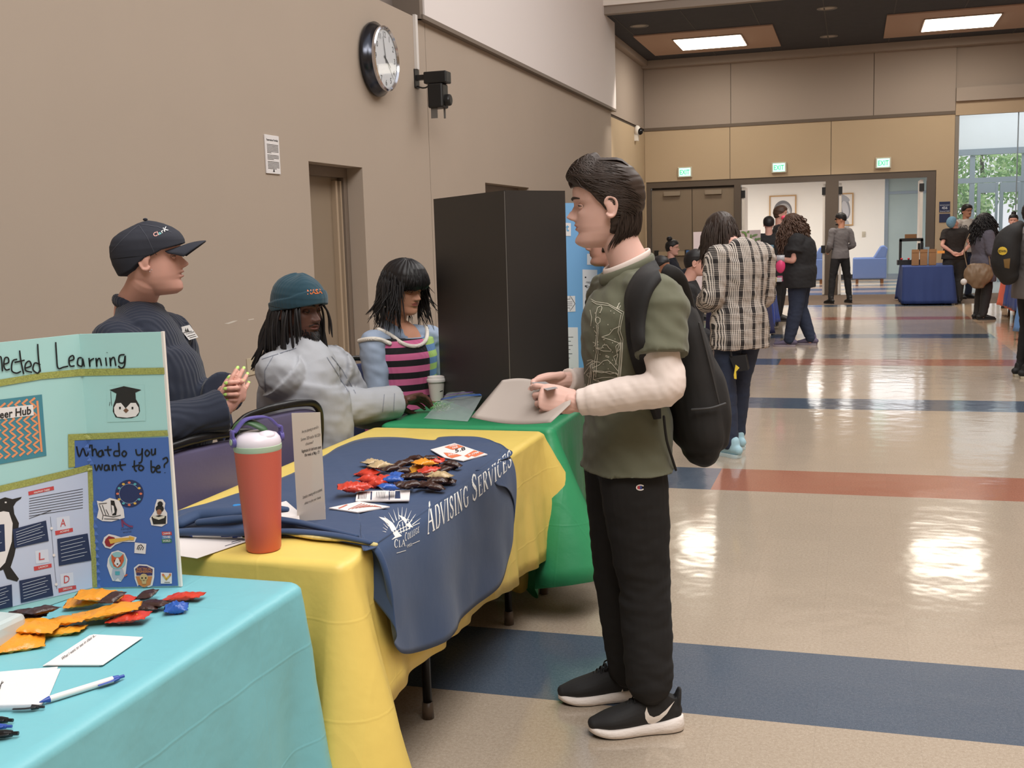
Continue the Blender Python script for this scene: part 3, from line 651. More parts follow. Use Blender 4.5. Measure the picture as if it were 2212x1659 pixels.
def serif(bv, text, a, b, h0, h1, mb, m, up, sag=0, fat=1):
    """serif capitals along a px line; first letter of each word taller"""
    ws = []; first = True
    for ch in text:
        if ch == ' ': ws.append((None, .5, 1)); first = True; continue
        k = 1.28 if first else 1.0; first = False; s, w = SER[ch]; ws.append((s, (w+.16)*k, k))
    T = sum(w for _, w, _ in ws); x = 0; D = Vector((b[0]-a[0], b[1]-a[1]))
    for s, w, k in ws:
        if s:
            for (p, q, r, t, th) in s:
                hh = h0+(h1-h0)*(x/T)
                def px(xx, yy):
                    f = (x+xx*k)/T; bow = sag*4*f*(1-f)
                    return (a[0]+D.x*f+up[0]*yy*hh*k+0, a[1]+D.y*f+up[1]*yy*hh*k+bow)
                n = max(2, int(abs(t-q)*5)+2); dx, dy = r-p, t-q; l = math.hypot(dx, dy) or 1
                nx, ny = (-dy/l*th*.5*fat, dx/l*th*.5*fat); rows = []
                for i in range(n+1):
                    f = i/n; cx_, cy_ = p+dx*f, q+dy*f
                    A = hit(bv, *px(cx_+nx, cy_+ny)); B = hit(bv, *px(cx_-nx, cy_-ny)); rows.append((A, B))
                for (A, B), (A2, B2) in zip(rows[:-1], rows[1:]):
                    if A and B and A2 and B2: mb.quad(A, B, B2, A2, m)
        x += w
bpy.context.view_layer.update()
bv = bvh_of(bn); g = MB(); m_ink = mat('white_print', (232,230,226), .6)
serif(bv, 'ADVISING SERVICES', (924,1153), (1107,1003), 50, 34, g, None, (-.05,-1), sag=10, fat=1.15)
serif(bv, 'CLA', (851,1184), (876,1179), 14, 14, g, None, (0,-1)); serif(bv, 'COLLEGE', (874,1170), (906,1149), 14, 12, g, None, (0,-1)); ptext(bv, '1933', (880,1183), (890,1178), 6, g)
# crest: gate with leaves and rays
strokes(bv, [[(846,1166),(862,1158)], [(884,1140),(906,1130)], [(856,1195),(876,1189)], [(890,1175),(906,1168)]], 1.2, g)
area(bv, [(846,1166),(852,1160),(860,1150),(868,1158),(862,1160)], g, step=8)
area(bv, [(818,1117),(835,1120),(848,1130),(856,1142),(864,1160),(852,1158),(846,1148),(838,1132)], g, step=8)
area(bv, [(860,1112),(874,1118),(884,1128),(892,1140),(880,1138),(872,1126)], g, step=8)
strokes(bv, [[(857,1140),(862,1128),(872,1122),(884,1124)], [(860,1156),(857,1140)], [(866,1153),(863,1134)], [(872,1150),(869,1128)], [(878,1147),(875,1126)], [(884,1144),(882,1126)], [(858,1146),(884,1134)], [(860,1152),(886,1141)]], 1.5, g)
for i in range(9):
    t = i/8; strokes(bv, [[(846+44*t, 1134-12*math.sin(t*PI)), (830+78*t, 1116-22*math.sin(t*PI)+4*t)]], lambda f: 1.6*(1-f)+.3, g)
for i in range(5): strokes(bv, [[(842-2*i, 1136+4*i-2), (822-1*i+8, 1122+8*i-6)]], lambda f: .9*(1-f)+.3, g)
mk('lettering', g, m_ink, bn)
# ---- display boards
def board(name, label, pts, z0, z1, m, t=.006, cat='display board'):
    """folded board standing on a table; pts = plan corners"""
    r = thing(name, label, cat, (sum(p[0] for p in pts)/len(pts), sum(p[1] for p in pts)/len(pts), z0)); obs = []
    for a, b in zip(pts[:-1], pts[1:]):
        d = Vector((b[0]-a[0], b[1]-a[1], 0)).normalized(); n = Vector((d.y, -d.x, 0))*t/2; A, B = Vector((*a, 0)), Vector((*b, 0)); g = MB()
        q = [A+n+d*.001, B+n-d*.001, B-n-d*.001, A-n+d*.001]
        g.prism([Vector((p.x, p.y, z0)) for p in q], (0, 0, z1-z0)); obs.append(mk('panel', g, m, r))
    return r, obs
d = Vector((-1.737+1.688, 1.927-2.118)).normalized()
TB = [(-1.501, 2.17), (-1.688, 2.118), (-1.688+d.x*.5, 2.118+d.y*.5)]
teal, tp = board('display_board', 'light teal folded display board with handwritten title and stickers, at the left edge', TB, TZ+.002, 1.347, mat('teal_board', (170,212,210), .6), .005)
blk, bp_ = board('display_board', 'tall black folded display board on the green table, seen from behind', [(-1.951,5.103), (-1.386,4.45), (-1.206,4.755)], TZ+.002, 1.729, mat('black_board', (46,42,40), .55, var=.05, vs=2), .005)
g = MB(); g.cyl((-1.386,4.4465,TZ+.01), (-1.386,4.4465,1.725), .0022, 8); mk('crease', g, mat('crease_grey', (96,92,88), .5), blk)
blu, up_ = board('display_board', 'light blue folded display board with printed sheets, between the black board and the student', [(-1.62,5.62), (-1.285,5.83), (-1.20,5.55)], TZ+.002, P(1230,438,y=5.7).z, mat('blue_board', (126,176,220), .6), .006)
# ================================================================ people
UPV = Vector((0, 0, 1))
def frame(o, fwd, up=(0,0,1)):
    f = Vector(fwd).normalized(); u = Vector(up); r = f.cross(u).normalized(); u = r.cross(f).normalized()
    return Matrix(((r.x, f.x, u.x, o[0]), (r.y, f.y, u.y, o[1]), (r.z, f.z, u.z, o[2]), (0,0,0,1)))
HF = [(0,.058),(.008,.074),(.016,.080),(.03,.080),(.045,.077),(.06,.081),(.078,.082),(.09,.080),(.108,.078),(.122,.078),(.136,.086),(.15,.089),(.168,.088),(.188,.079),(.205,.064),(.218,.044),(.226,.024),(.232,0)]
HB = [(0,-.01),(.02,-.034),(.04,-.062),(.06,-.08),(.08,-.09),(.11,-.1),(.14,-.104),(.165,-.101),(.188,-.088),(.205,-.07),(.218,-.048),(.226,-.028),(.232,-.002)]
HW = [(0,.026),(.01,.040),(.02,.047),(.04,.055),(.06,.061),(.09,.067),(.12,.072),(.15,.0755),(.175,.0735),(.195,.064),(.21,.05),(.22,.034),(.227,.02),(.232,.001)]
def kv(t, x): return lerpk(t, x)[0]
def head_pt(a, z, jaw=0, off=0):
    """a = angle from the front (0) round the right side; z above the chin"""
    F, B, W = kv(HF, z), kv(HB, z), kv(HW, z); c = (F+B)/2; D = (F-B)/2
    s, q = math.sin(a), math.cos(a); p = .88
    x = W*math.copysign(abs(s)**p, s); y = c+D*math.copysign(abs(q)**(p if q > 0 else .95), q)
    if off:
        nz = -(kv(HW, min(z+.004, .232))-kv(HW, z-.004))/.008/max(W, .012) if z > .13 else 0
        n = Vector((s/max(W, .012), q/max(D, .012), nz)); n.normalize(); return Vector((x, y, z))+n*off
    return Vector((x, y, z))
def G_(x, s): return math.exp(-(x/s)**2)
def face_disp(p, fp):
    """push the face features out of the smooth head"""
    x, y, z = p; d = Vector((0, 0, 0))
    if y > .02:
        ns = fp.get('nose', 1); zn = fp.get('nz', 0)
        N = 0
        if .07 < z < .140: N = lerpk([(.07,0),(.077,.002),(.082,.018),(.089,.030),(.096,.027),(.108,.017),(.122,.008),(.132,.003),(.140,0)], z)[0]
        w = lerpk([(.07,.012),(.083,.0135),(.095,.010),(.11,.0075),(.13,.008)], z)[0]
        d.y += N*ns*G_(x, w)
        d.y += .009*G_(abs(x)-.0125, .0055)*G_(z-.084, .007)*ns
        d.y += .0065*G_(x, .020)*G_(z-.0665, .0045)*fp.get('lips', 1)+.0065*G_(x, .018)*G_(z-.054, .005)*fp.get('lips', 1)
        d.y -= .0042*G_(x, .022)*G_(z-.0602, .0022+fp.get('open', 0))*(1+fp.get('open', 0)*500)
        d.y -= .003*G_(x, .020)*G_(z-.044, .006)
        d.y += fp.get('chin', .004)*G_(x, .018)*G_(z-.02, .013)
        d.y -= .012*G_(abs(x)-.031, .0155)*G_(z-.120, .0105)
        d.y += .0035*G_(abs(x)-.028, .018)*G_(z-.139, .006)*fp.get('brow', 1)
        d.y += .004*G_(abs(x)-.045, .016)*G_(z-.096, .014)
    if fp.get('cheek'): d.x += math.copysign(fp['cheek'], x)*G_(abs(x)-.06, .03)*G_(z-.06, .04)
    return p+d
def head_grid(mb, M, fp, m=None, nu=72, nv=80, s=1.0):
    rows = []
    for i in range(nv+1):
        t = i/nv; z = .232*(t if t < .9 else .9+(t-.9)); z = .232*(1-(1-t)**1.05)
        rows.append([M @ (face_disp(head_pt(2*PI*(k/nu)+.0, z), fp)*s) for k in range(nu)])
    o = len(mb.v); mb.grid(rows, m, True); k = mb.mi(m); n = nu
    mb.f.append(tuple(range(o+n-1, o-1, -1))); mb.m.append(k); e = o+nv*n; mb.f.append(tuple(range(e, e+n))); mb.m.append(k)
def ear(mb, M, s, side, m=None):
    b = Matrix.Translation((side*.0735*s, -.016*s, .106*s)) @ Matrix.Rotation(side*-.32, 4, 'Z') @ Matrix.Rotation(-.12, 4, 'X')
    T = M @ b; q = s
    mb.ell(T @ Vector((side*.006*q, -.003*q, .007*q)), (.007*q, .0155*q, .028*q), m, 12, 8, M=T.to_3x3())
    pts = [(.004,.012,-.012),(.008,.006,-.020),(.011,-.006,-.018),(.013,-.014,-.004),(.014,-.018,.012),(.013,-.014,.026),(.010,-.003,.034),(.007,.009,.030),(.004,.014,.018),(.004,.010,.010)]
    mb.tube([T @ Vector((side*a*q, b_*q, c*q)) for a, b_, c in pts], [x*q for x in (.0045,.006,.0045,.004,.004,.0042,.0042,.004,.003,.003)], 8, m, 'round', 3)
    mb.tube([T @ Vector((side*a*q, b_*q, c*q)) for a, b_, c in [(.008,-.004,-.006),(.010,-.009,.006),(.008,-.004,.018),(.006,.004,.022)]], .0028*q, 6, m, 'round', 2)
def limb(mb, pts, rad, fwd=None, n=26, sub=4, m=None):
    mb.tube(pts, rad, n, m, 'round', sub, up=fwd)
FING = [(.030,.092,.071,.0088),(.010,.097,.079,.0090),(-.011,.094,.074,.0086),(-.030,.086,.058,.0078)]
def hand(mb, T, side=1, curl=(.35,.4,.3), spread=.05, thumb=(.6,.5,.2), s=1.0, curls=None, m=None, nails=None, nm=None):
    """T: wrist frame, fingers along +y, palm facing -z, thumb on side*+x"""
    def X(x, y, z): return T @ Vector((side*x*s, y*s, z*s))
    R3 = T.to_3x3()
    mb.tube([X(0,-.03,0), X(0,.0,0), X(.001,.03,0), X(.001,.06,.001), X(0,.09,0), X(0,.10,0)], [(.027*s,.021*s),(.028*s,.019*s),(.036*s,.016*s),(.041*s,.0145*s),(.041*s,.012*s),(.037*s,.010*s)], 14, m, 'round', 3, up=R3 @ Vector((0,0,1)))
    mb.ell(X(.026,.028,-.008), (.015*s,.026*s,.013*s), m, 10, 8, M=R3)
    mb.ell(X(-.024,.035,-.008), (.013*s,.030*s,.011*s), m, 10, 8, M=R3)
    for i, (bx, by, L, r) in enumerate(FING):
        c = curls[i] if curls else curl; a = 0; p = Vector((bx, by-.012, 0)); sp = (1.5-i)*spread
        pts = [X(*p)]; rr = [r*s*1.05]; seg = (L*.45+.012, L*.30, L*.25)
        for k in range(3):
            a += c[k]; d = Vector((math.sin(sp)*math.cos(a), math.cos(sp)*math.cos(a), -math.sin(a)))
            mid = p+d*seg[k]*.5; pts.append(X(*mid)); rr.append(r*s*(.98, .92, .86)[k]); p = p+d*seg[k]; pts.append(X(*p)); rr.append(r*s*(1.02, .95, .72)[k])
        mb.tube(pts, rr, 10, m, 'round', 2)
        if nails is not None:
            nn = Vector((0, math.sin(a), math.cos(a))); nails.ell(X(*(p-d*.004+nn*r*.62)), (.0062*s,.010*s,.0028*s), nm, 10, 6, M=R3 @ Matrix.Rotation(-a, 3, 'X'))
    a0, a1, a2 = thumb; p = Vector((.026, .018, -.006)); pts = [X(*p)]; rr = [.0135*s]
    yaw = a0; dp = a1
    for k, L in enumerate((.042, .032, .026)):
        d = Vector((math.sin(yaw)*math.cos(dp), math.cos(yaw)*math.cos(dp), -math.sin(dp))); yaw -= a2; p = p+d*L; pts.append(X(*p)); rr.append((.0118, .0105, .0080)[k]*s)
    mb.tube(pts, rr, 10, m, 'round', 3)
    if nails is not None: nails.ell(X(*(p-d*.006+Vector((.3, 0, .9))*.0075)), (.0068*s,.010*s,.003*s), nm, 10, 6, M=R3)
def joined(meshes):
    mb = MB(); ms = []; out = bpy.data.meshes.new('j'); bm = bmesh.new()
    for me in meshes: bm.from_mesh(me)
    bm.to_mesh(out); bm.free(); return out
def rot2(a): return Vector((-math.sin(a), math.cos(a), 0)), Vector((math.cos(a), math.sin(a), 0))
def pose(loc, head_deg, h=1.75, seat=False, over=None, lean=0, look=None, nod=0, stance=.1):
    """joints of a person standing (or sitting) at loc, facing head_deg (0 = away from the camera, 90 = to the photo's left)"""
    f, r = rot2(math.radians(head_deg)); k = h/1.75; L = Vector(loc)
    def W(x, y, z): return L+r*(x*k)+f*(y*k)+UPV*(z*k)
    D = dict(pe=(0,0,.95), wa=(0,.005,1.09), ch=(0,.0,1.27), nk=(0,-.02,1.46), hd=(0,.005,1.515))
    for s, q in (('L', -1), ('R', 1)):
        D['sh'+s] = (q*.18,-.01,1.405); D['el'+s] = (q*.245,-.04,1.13); D['wr'+s] = (q*.25,.05,.885)
        D['hi'+s] = (q*.085,0,.92); D['kn'+s] = (q*(.04+stance*.7),.02,.50); D['an'+s] = (q*stance,-.03,.085); D['tf'+s] = (q*.12,1,0)
    if seat:
        for s, q in (('L', -1), ('R', 1)): D['hi'+s] = (q*.09,0,.50); D['kn'+s] = (q*.12,.44,.50); D['an'+s] = (q*.12,.42,.085)
        for n in ('pe','wa','ch','nk','hd','shL','shR','elL','elR','wrL','wrR'): D[n] = (D[n][0], D[n][1], D[n][2]-.43)
    if lean:
        p0 = D['pe']
        for n in ('wa','ch','nk','hd','shL','shR','elL','elR','wrL','wrR'):
            x, y, z = D[n]; dz = z-p0[2]; D[n] = (x, y+dz*math.sin(lean), p0[2]+dz*math.cos(lean))
    D.update(over or {}); J = {n: W(*v) for n, v in D.items() if n[:2] != 'tf'}
    for s in 'LR': t = D['tf'+s]; J['tf'+s] = (r*t[0]+f*t[1]+UPV*t[2]).normalized()
    lf = f if look is None else rot2(math.radians(head_deg+look))[0]
    hf = (lf*math.cos(nod)-UPV*math.sin(nod)); J['HM'] = frame(J['hd'], hf); J['f'] = f; J['r'] = r; J['k'] = k
    return J
def torso_path(J, z0=-.0, infl=0., S=None):
    k = J['k']; S = S or {}; w = S.get('w', 1); d = S.get('d', 1); b = S.get('belly', 0)
    up = (J['ch']-J['pe']).normalized(); mid = (J['shL']+J['shR'])/2
    P_ = [J['pe']-up*(.03*k), J['pe']+up*.05*k, J['wa'], J['ch'], mid.lerp(J['ch'], .35), mid+up*.015*k, J['nk']+UPV*.012*k]
    R_ = [(.155*w,.112*d),(.155*w,.112*d+b*.6),(.14*w,.098*d+b),(.158*w,.112*d+b*.4),(.155*w,.102*d),(.12*w,.076*d),(.066,.062)]
    return P_, [((a*k+infl), (c*k+infl)) for a, c in R_]
def arm_r(k=1, a=0): return [x*k+a for x in (.050,.050,.046,.040,.038,.040,.033,.027)]
def arm_pts(J, s, t0=0):
    sh, el, wr = J['sh'+s], J['el'+s], J['wr'+s]; return [sh+(J['ch']-sh)*.1+UPV*.0, sh.lerp(el, .12), sh.lerp(el, .35), sh.lerp(el, .75), el, el.lerp(wr, .25), el.lerp(wr, .65), wr]
def person(label, J, S, group=None):
    """S: look of the person (colours, garments, resolution)"""
    k = J['k']; q = S.get('vox', .010); hq = S.get('hvox', min(q, .006)); base = (J['anL']+J['anR'])/2; base = Vector((base.x, base.y, 0))
    root = thing('person', label, 'person', base, group); fw = J['f']; fat = S.get('w', 1); parts = []
    # body
    g = MB(); HM = J['HM']; hs = S.get('hs', 1)*k/1.0*(.97 if k < 1 else 1); hs = S.get('hscale', hs)
    head_grid(g, HM, S.get('face', {}), s=hs, nu=72 if hq < .005 else 48, nv=80 if hq < .005 else 50)
    for sd in (-1, 1): ear(g, HM, hs, sd)
    hc = HM @ Vector((0, -.03*hs, .05*hs)); nk = J['nk']; nr = S.get('neck', .056)*k
    g.tube([nk-UPV*.05*k, nk, nk.lerp(hc, .5)+J['f']*0, hc], [nr*1.25, nr*1.12, nr, nr*.98], 44, None, 'round', 4)
    parts.append(remesh(g, hq, 1))
    g = MB(); tp, trd = torso_path(J, infl=-.014, S=S); g.tube(tp, trd, 32, None, 'round', 4, up=fw)
    mid = (J['shL']+J['shR'])/2
    for s in 'LR': g.tube([J['nk']+(mid-J['nk'])*.2-UPV*.02*k, J['nk'].lerp(J['sh'+s], .5)-UPV*.015*k, J['sh'+s]], [.040*k, .034*k, .034*k], 12, None, 'round', 3)
    for s in 'LR':
        if s in S.get('noarm', ''): continue
        limb(g, arm_pts(J, s), [x*S.get('armw', 1) for x in arm_r(k, -.003)])
    for s in 'LR':
        hi, kn, an = J['hi'+s], J['kn'+s], J['an'+s]
        limb(g, [hi, hi.lerp(kn, .3), hi.lerp(kn, .8), kn, kn.lerp(an, .35), an+UPV*.02, an-UPV*.02*k], [x*k*fat for x in (.078,.075,.056,.052,.052,.036,.036)])
    parts.append(remesh(g, max(q, .008), 2))
    g = MB(); hg = S.get('hands', {}); nails = MB()
    for s in 'LR':
        if s in S.get('noarm', ''): continue
        h = hg.get(s, {}); el, wr = J['el'+s], J['wr'+s]; d = Vector(h.get('dir', (wr-el).normalized()+fw*.2)).normalized()
        palm = Vector(h.get('palm', (J['r'] if s == 'L' else -J['r'])))
        T = frame(wr, d, -palm); sd = (1 if T.col[0].to_3d().dot(fw+UPV*.5) > 0 else -1) if 'side' not in h else h['side']
        g.tube([wr+(el-wr).normalized()*.07*k, wr, wr+d*.02], [.030*k*S.get('armw', 1), .026*k, .025*k], 12, None, 'round', 3)
        hand(g, T, sd, curl=h.get('curl', (.4,.5,.3)), curls=h.get('curls'), spread=h.get('spread', .04), thumb=h.get('thumb', (.6,.5,.2)), s=S.get('hand', 1)*k, nails=nails if S.get('nails') else None)
    hv = S.get('handvox', .005 if q > .006 else .0024)
    if g.v: parts.append(remesh(g, hv, 1))
    me = joined(parts); iM = HM.inverted()
    mats = [S['skinmat'], mat('lips_%s' % S.get('lipn', 'rose'), S.get('lip', (176,104,96)), .45)]
    body = link('body', me, mats, root)
    off = wloc(root); rx = S.get('lipw', .024)
    for p in me.polygons:
        c = iM @ (p.center+off); x, y, z = c/hs
        if y > .06 and abs(x) < rx:
            lw = (1-(x/rx)**2)
            if .060-.0105*lw < z < .060+.0115*lw*(1 if abs(x) > .004 else .85): p.material_index = 1
    if S.get('nails'): mk('fingernails', nails, S['nails'], body, True, label=S.get('nail_label'))
    # eyes
    fp = S.get('face', {}); lid = S.get('lid', .35)
    if S.get('eyes', True):
        g = MB(); lidm = MB(); lash = MB(); ir = mat('iris_brown', (64,44,32), .2); ye = (kv(HF, .12)-.0125)
        gz = Matrix.Rotation(S.get('gaze', 0), 3, 'X')
        for sd in (-1, 1):
            c = Vector((sd*.0315, ye-.0062, .1195)); cw = HM @ (c*hs); r = .0118*hs; H3 = HM.to_3x3()
            g.ell(cw, r, mat('eye_white', (226,218,212), .2), 16, 12)
            for an_, q_, mm in ((.60, 1.025, ir), (.24, 1.045, mat('pupil', (10,9,9), .1))):
                g.lathe([(math.sin(an_*j/5)*r*q_+.00001, math.cos(an_*j/5)*r*q_) for j in range(5, -1, -1)], (0,0,0), 16, mm, Matrix.Translation(cw) @ (H3 @ gz).to_4x4() @ Matrix.Rotation(-PI/2, 4, 'X'))
            # lids: parts of a slightly larger sphere
            for lo, hi_ in ((lid, 1.5), (S.get('lidlow', -.25), -1.45)):
                rows = []
                for i in range(7):
                    row = []
                    for j in range(15):
                        a = -1.55+3.1*j/14; l0 = lo*max(0, math.cos(a*1.15))-.06; e = l0+(hi_-l0)*i/6
                        row.append(cw+H3 @ Vector((math.sin(a)*math.cos(e)*r*1.2, math.cos(a)*math.cos(e)*r*1.13, math.sin(e)*r*1.12)))
                    rows.append(row)
                lidm.grid(rows)
                if hi_ > 0: lash.tube([p+HM.to_3x3() @ Vector((0,.0006,0)) for p in rows[0][1:-1]], .0011*hs, 5)
        mk('eyes', g, None, body, True); mk('eyelids', lidm, S['skinmat'], body, True); mk('eyelashes', lash, mat('lash_black', (24,20,20), .6), body)
    if S.get('brows'):
        g = MB(); bw = S.get('browz', .140)
        bv = BVHTree.FromPolygons([v.co+off for v in me.vertices], [tuple(p.vertices) for p in me.polygons]) if True else None
        for sd in (-1, 1):
            pts = []
            for i in range(9):
                t = i/8; x = sd*(.013+.037*t); z = bw+.006*math.sin(t*2.2)-.003*t
                o = HM @ (Vector((x, .16, z))*hs); c, n, ii, dd = bv.ray_cast(o, -(HM.to_3x3() @ Vector((0,1,0))))
                if c: pts.append(c+n*.001)
            if len(pts) > 3: g.tube(pts, [.0035*hs*(.6+.6*math.sin(PI*min(1, (i+1)/len(pts)))) for i in range(len(pts))], 6, None, 'round', 2)
        if g.v: mk('eyebrows', g, S['brows'], body, True)
    # trousers
    if S.get('legs'):
        L = S['legs']; g = MB(); e = L.get('loose', .012); up = (J['wa']-J['pe']).normalized()
        g.tube([J['pe']-UPV*.06*k, J['pe'], J['pe']+up*.09*k], [(.150*k*fat, .108*k*S.get('d', 1)), (.157*k*fat, .116*k*S.get('d', 1)), (.146*k*fat, .104*k*S.get('d', 1))], 20, None, 'round', 3, up=fw)
        for s in 'LR':
            hi, kn, an = J['hi'+s], J['kn'+s], J['an'+s]; lw = L.get('w', 1)*fat; f2 = L.get('cuff', 1)
            limb(g, [hi+UPV*.0, hi.lerp(kn, .3), hi.lerp(kn, .75), kn, kn.lerp(an, .35), kn.lerp(an, .75), an+UPV*(L.get('end', .01))*k], [x*k*lw+e for x in (.080,.082,.066,.058,.056,.046*f2,.042*f2)])
        me2 = remesh(g, q, 2); A = L.get('fold', .006); kz = [J['knL'], J['knR'], J['anL'], J['anR']]
        def df(c, n):
            v = noise.noise(Vector((c.x*9, c.y*9, c.z*16)))*.6+noise.noise(Vector((c.x*22, c.y*22, c.z*40+3)))*.35
            near = 1+1.5*max([math.exp(-((c-z).length/.12)**2) for z in kz]); return A*v*near
        displace(me2, df); link('trousers', me2, L['mat'], root)
    # top garment
    if S.get('top'):
        Tp = S['top']; g = MB(); e = Tp.get('loose', .012); up = (J['ch']-J['pe']).normalized(); hem = Tp.get('hem', .05)*k; tp, trd = torso_path(J, infl=e, S=S)
        if Tp.get('lowneck'): tp = tp[:-1]; trd = trd[:-1]
        if Tp.get('collar') == 'crew': trd[-1] = (trd[-1][0]*.80, trd[-1][1]*.80); tp[-1] = tp[-1]-UPV*.008*k
        g.tube([tp[0]-up*(hem), tp[0]-up*hem*.4]+tp[1:], [(trd[0][0]*Tp.get('flare', 1)*Tp.get('hemw', 1.1), trd[0][1]*Tp.get('flare', 1)), (trd[0][0]*Tp.get('hemw', 1.1), trd[0][1])]+[(trd[1][0]*1.04, trd[1][1])]+trd[2:], 44, None, True, 4, up=fw)
        sl = Tp.get('sleeve', 'long'); aw = S.get('armw', 1); mid = (J['shL']+J['shR'])/2
        for s in 'LR': g.tube([J['nk']+(mid-J['nk'])*.2-UPV*.03*k, J['nk'].lerp(J['sh'+s], .5)-UPV*.022*k, J['sh'+s]-UPV*.002], [(.044*k+e*.3, .040*k+e*.3), (.048*k+e, .042*k+e*.8), (.046*k*aw+e, .046*k*aw+e)], 14, None, 'round', 3)
        for s in 'LR':
            if sl is None or s in S.get('noarm', ''): continue
            pts = arm_pts(J, s); rr = [x*aw for x in arm_r(k, e)]; rr[0] *= 1.1
            if sl == 'short': g.tube([pts[0], pts[1], pts[2], J['sh'+s].lerp(J['el'+s], Tp.get('slen', .62))], [rr[0], rr[1]*1.08, rr[2]*1.06, rr[2]*1.12], 24, None, True, 4)
            else: g.tube(pts[:-1]+[J['el'+s].lerp(J['wr'+s], Tp.get('slen', .96))], rr[:-1]+[rr[-1]*Tp.get('cuff', 1.05)], 24, None, True, 4)
        me3 = remesh(g, q, 2); A = Tp.get('fold', .006); fq = Tp.get('ff', 1)
        zs = [J['elL'], J['elR'], J['shL'], J['shR'], J['wa']]
        def dt(c, n):
            v = noise.noise(Vector((c.x*8*fq, c.y*8*fq, c.z*7*fq)))*.7+noise.noise(Vector((c.x*20*fq+c.z*14, c.y*20*fq, c.z*26*fq)))*.45
            near = 1+.9*max([math.exp(-((c-z).length/.13)**2) for z in zs]); return A*v*near
        displace(me3, dt); S['_top'] = link(Tp.get('name', 'shirt'), me3, Tp['mat'], root)
    # shoes
    if S.get('shoe', True):
        for s in 'LR': shoe(root, J['an'+s], J['tf'+s], k*S.get('shoek', 1), S.get('shoemat', mat('shoe_black', (30,29,30), .6)), S.get('solemat', mat('sole_dark', (50,48,48), .7)), q)
    return root, body
def shoe(root, an, tf, k, m, ms, q=.01):
    T = frame(Vector((an.x, an.y, 0)), Vector((tf.x, tf.y, 0)))
    lift = max(0, an.z-.085*k)
    T = Matrix.Translation((0, 0, lift)) @ T
    def X(x, y, z): return T @ Vector((x*k, y*k, z*k))
    r3 = T.to_3x3() @ UPV; g = MB()
    g.tube([X(0,-.075,.055), X(0,-.04,.062), X(0,.02,.062), X(0,.08,.050), X(0,.14,.040), X(0,.185,.034)], [(.032*k,.034*k),(.038*k,.046*k),(.038*k,.046*k),(.044*k,.034*k),(.046*k,.024*k),(.034*k,.018*k)], 16, None, 'round', 3, up=r3)
    g.tube([X(0,-.035,.06), X(0,-.03,.115)], [(.040*k,.046*k),(.038*k,.044*k)], 14, None, 'round', 2, up=T.to_3x3() @ Vector((0,1,0)))
    o = link('shoe', remesh(g, min(q, .006), 1), m, root)
    g = MB(); prof = [(-.085,.022),(-.07,.034),(-.03,.038),(.03,.036),(.09,.044),(.15,.045),(.19,.034),(.215,.012)]
    a = [X(x, y, 0) for y, x in prof]+[X(-x, y, 0) for y, x in prof[::-1]]; up = [p+UPV*(.026*k) for p in a]; n = len(a)
    g.add([p+(p-X(0,.06,0))*-.03 for p in a]+[p+UPV*.008*k for p in a]+up, [tuple(range(n-1,-1,-1)), tuple(range(2*n, 3*n))]+[(r*n+i, r*n+(i+1) % n, (r+1)*n+(i+1) % n, (r+1)*n+i) for r in (0, 1) for i in range(n)])
    mk('sole', g, ms, o, 40); return o
def hair_shell(root, HM, s, thick, m, name='hair', nu=96, nv=80, groove=.002, gdir='back', vox=None, seed=0, gf=60):
    """hair as a second skin: thick(a, z, p) = height over the scalp, negative where there is none"""
    g = MB(); rows = []
    for i in range(nv+1):
        z = .232*(i/nv); row = []
        for k in range(nu):
            a = 2*PI*k/nu; p = head_pt(a, z); t = thick(a, z, p)
            if t > 0 and groove:
                w = (p.x*gf+math.sin(p.z*30+seed)*1.2) if gdir == 'back' else ((a*11+math.sin(p.z*24)) if gdir == 'down' else (p.z*gf+p.y*12))
                t += groove*(math.sin(w*2.1+seed)+.7*math.sin(w*4.7+1)+.6*noise.noise(p*40+Vector((seed, 0, 0))))*min(1, t*120)
            row.append(HM @ (head_pt(a, z, off=t)*s))
        rows.append(row)
    o = len(g.v); g.grid(rows, None, True); n = nu; e = o+nv*n
    g.f.append(tuple(range(e, e+n))); g.m.append(0); g.f.append(tuple(range(o+n-1, o-1, -1))); g.m.append(0)
    return mk(name, g, m, root, True)
def sm(x, a, b):
    t = min(max((x-a)/(b-a), 0), 1); return t*t*(3-2*t)
def strands(g, HM, s, roots, path, r=.0025, n=5, sub=2, rs=None):
    """tapering locks; path(root, i) -> list of head-local points"""
    for i, rt in enumerate(roots):
        p = path(rt, i); k = len(p)
        g.tube([HM @ (Vector(q)*s) for q in p], [(r if rs is None else rs(j/(k-1)))*(1-.75*(j/(k-1))**2)*s if rs is None else rs(j/(k-1))*s for j in range(k)], n, None, 'round' if n > 5 else True, sub)
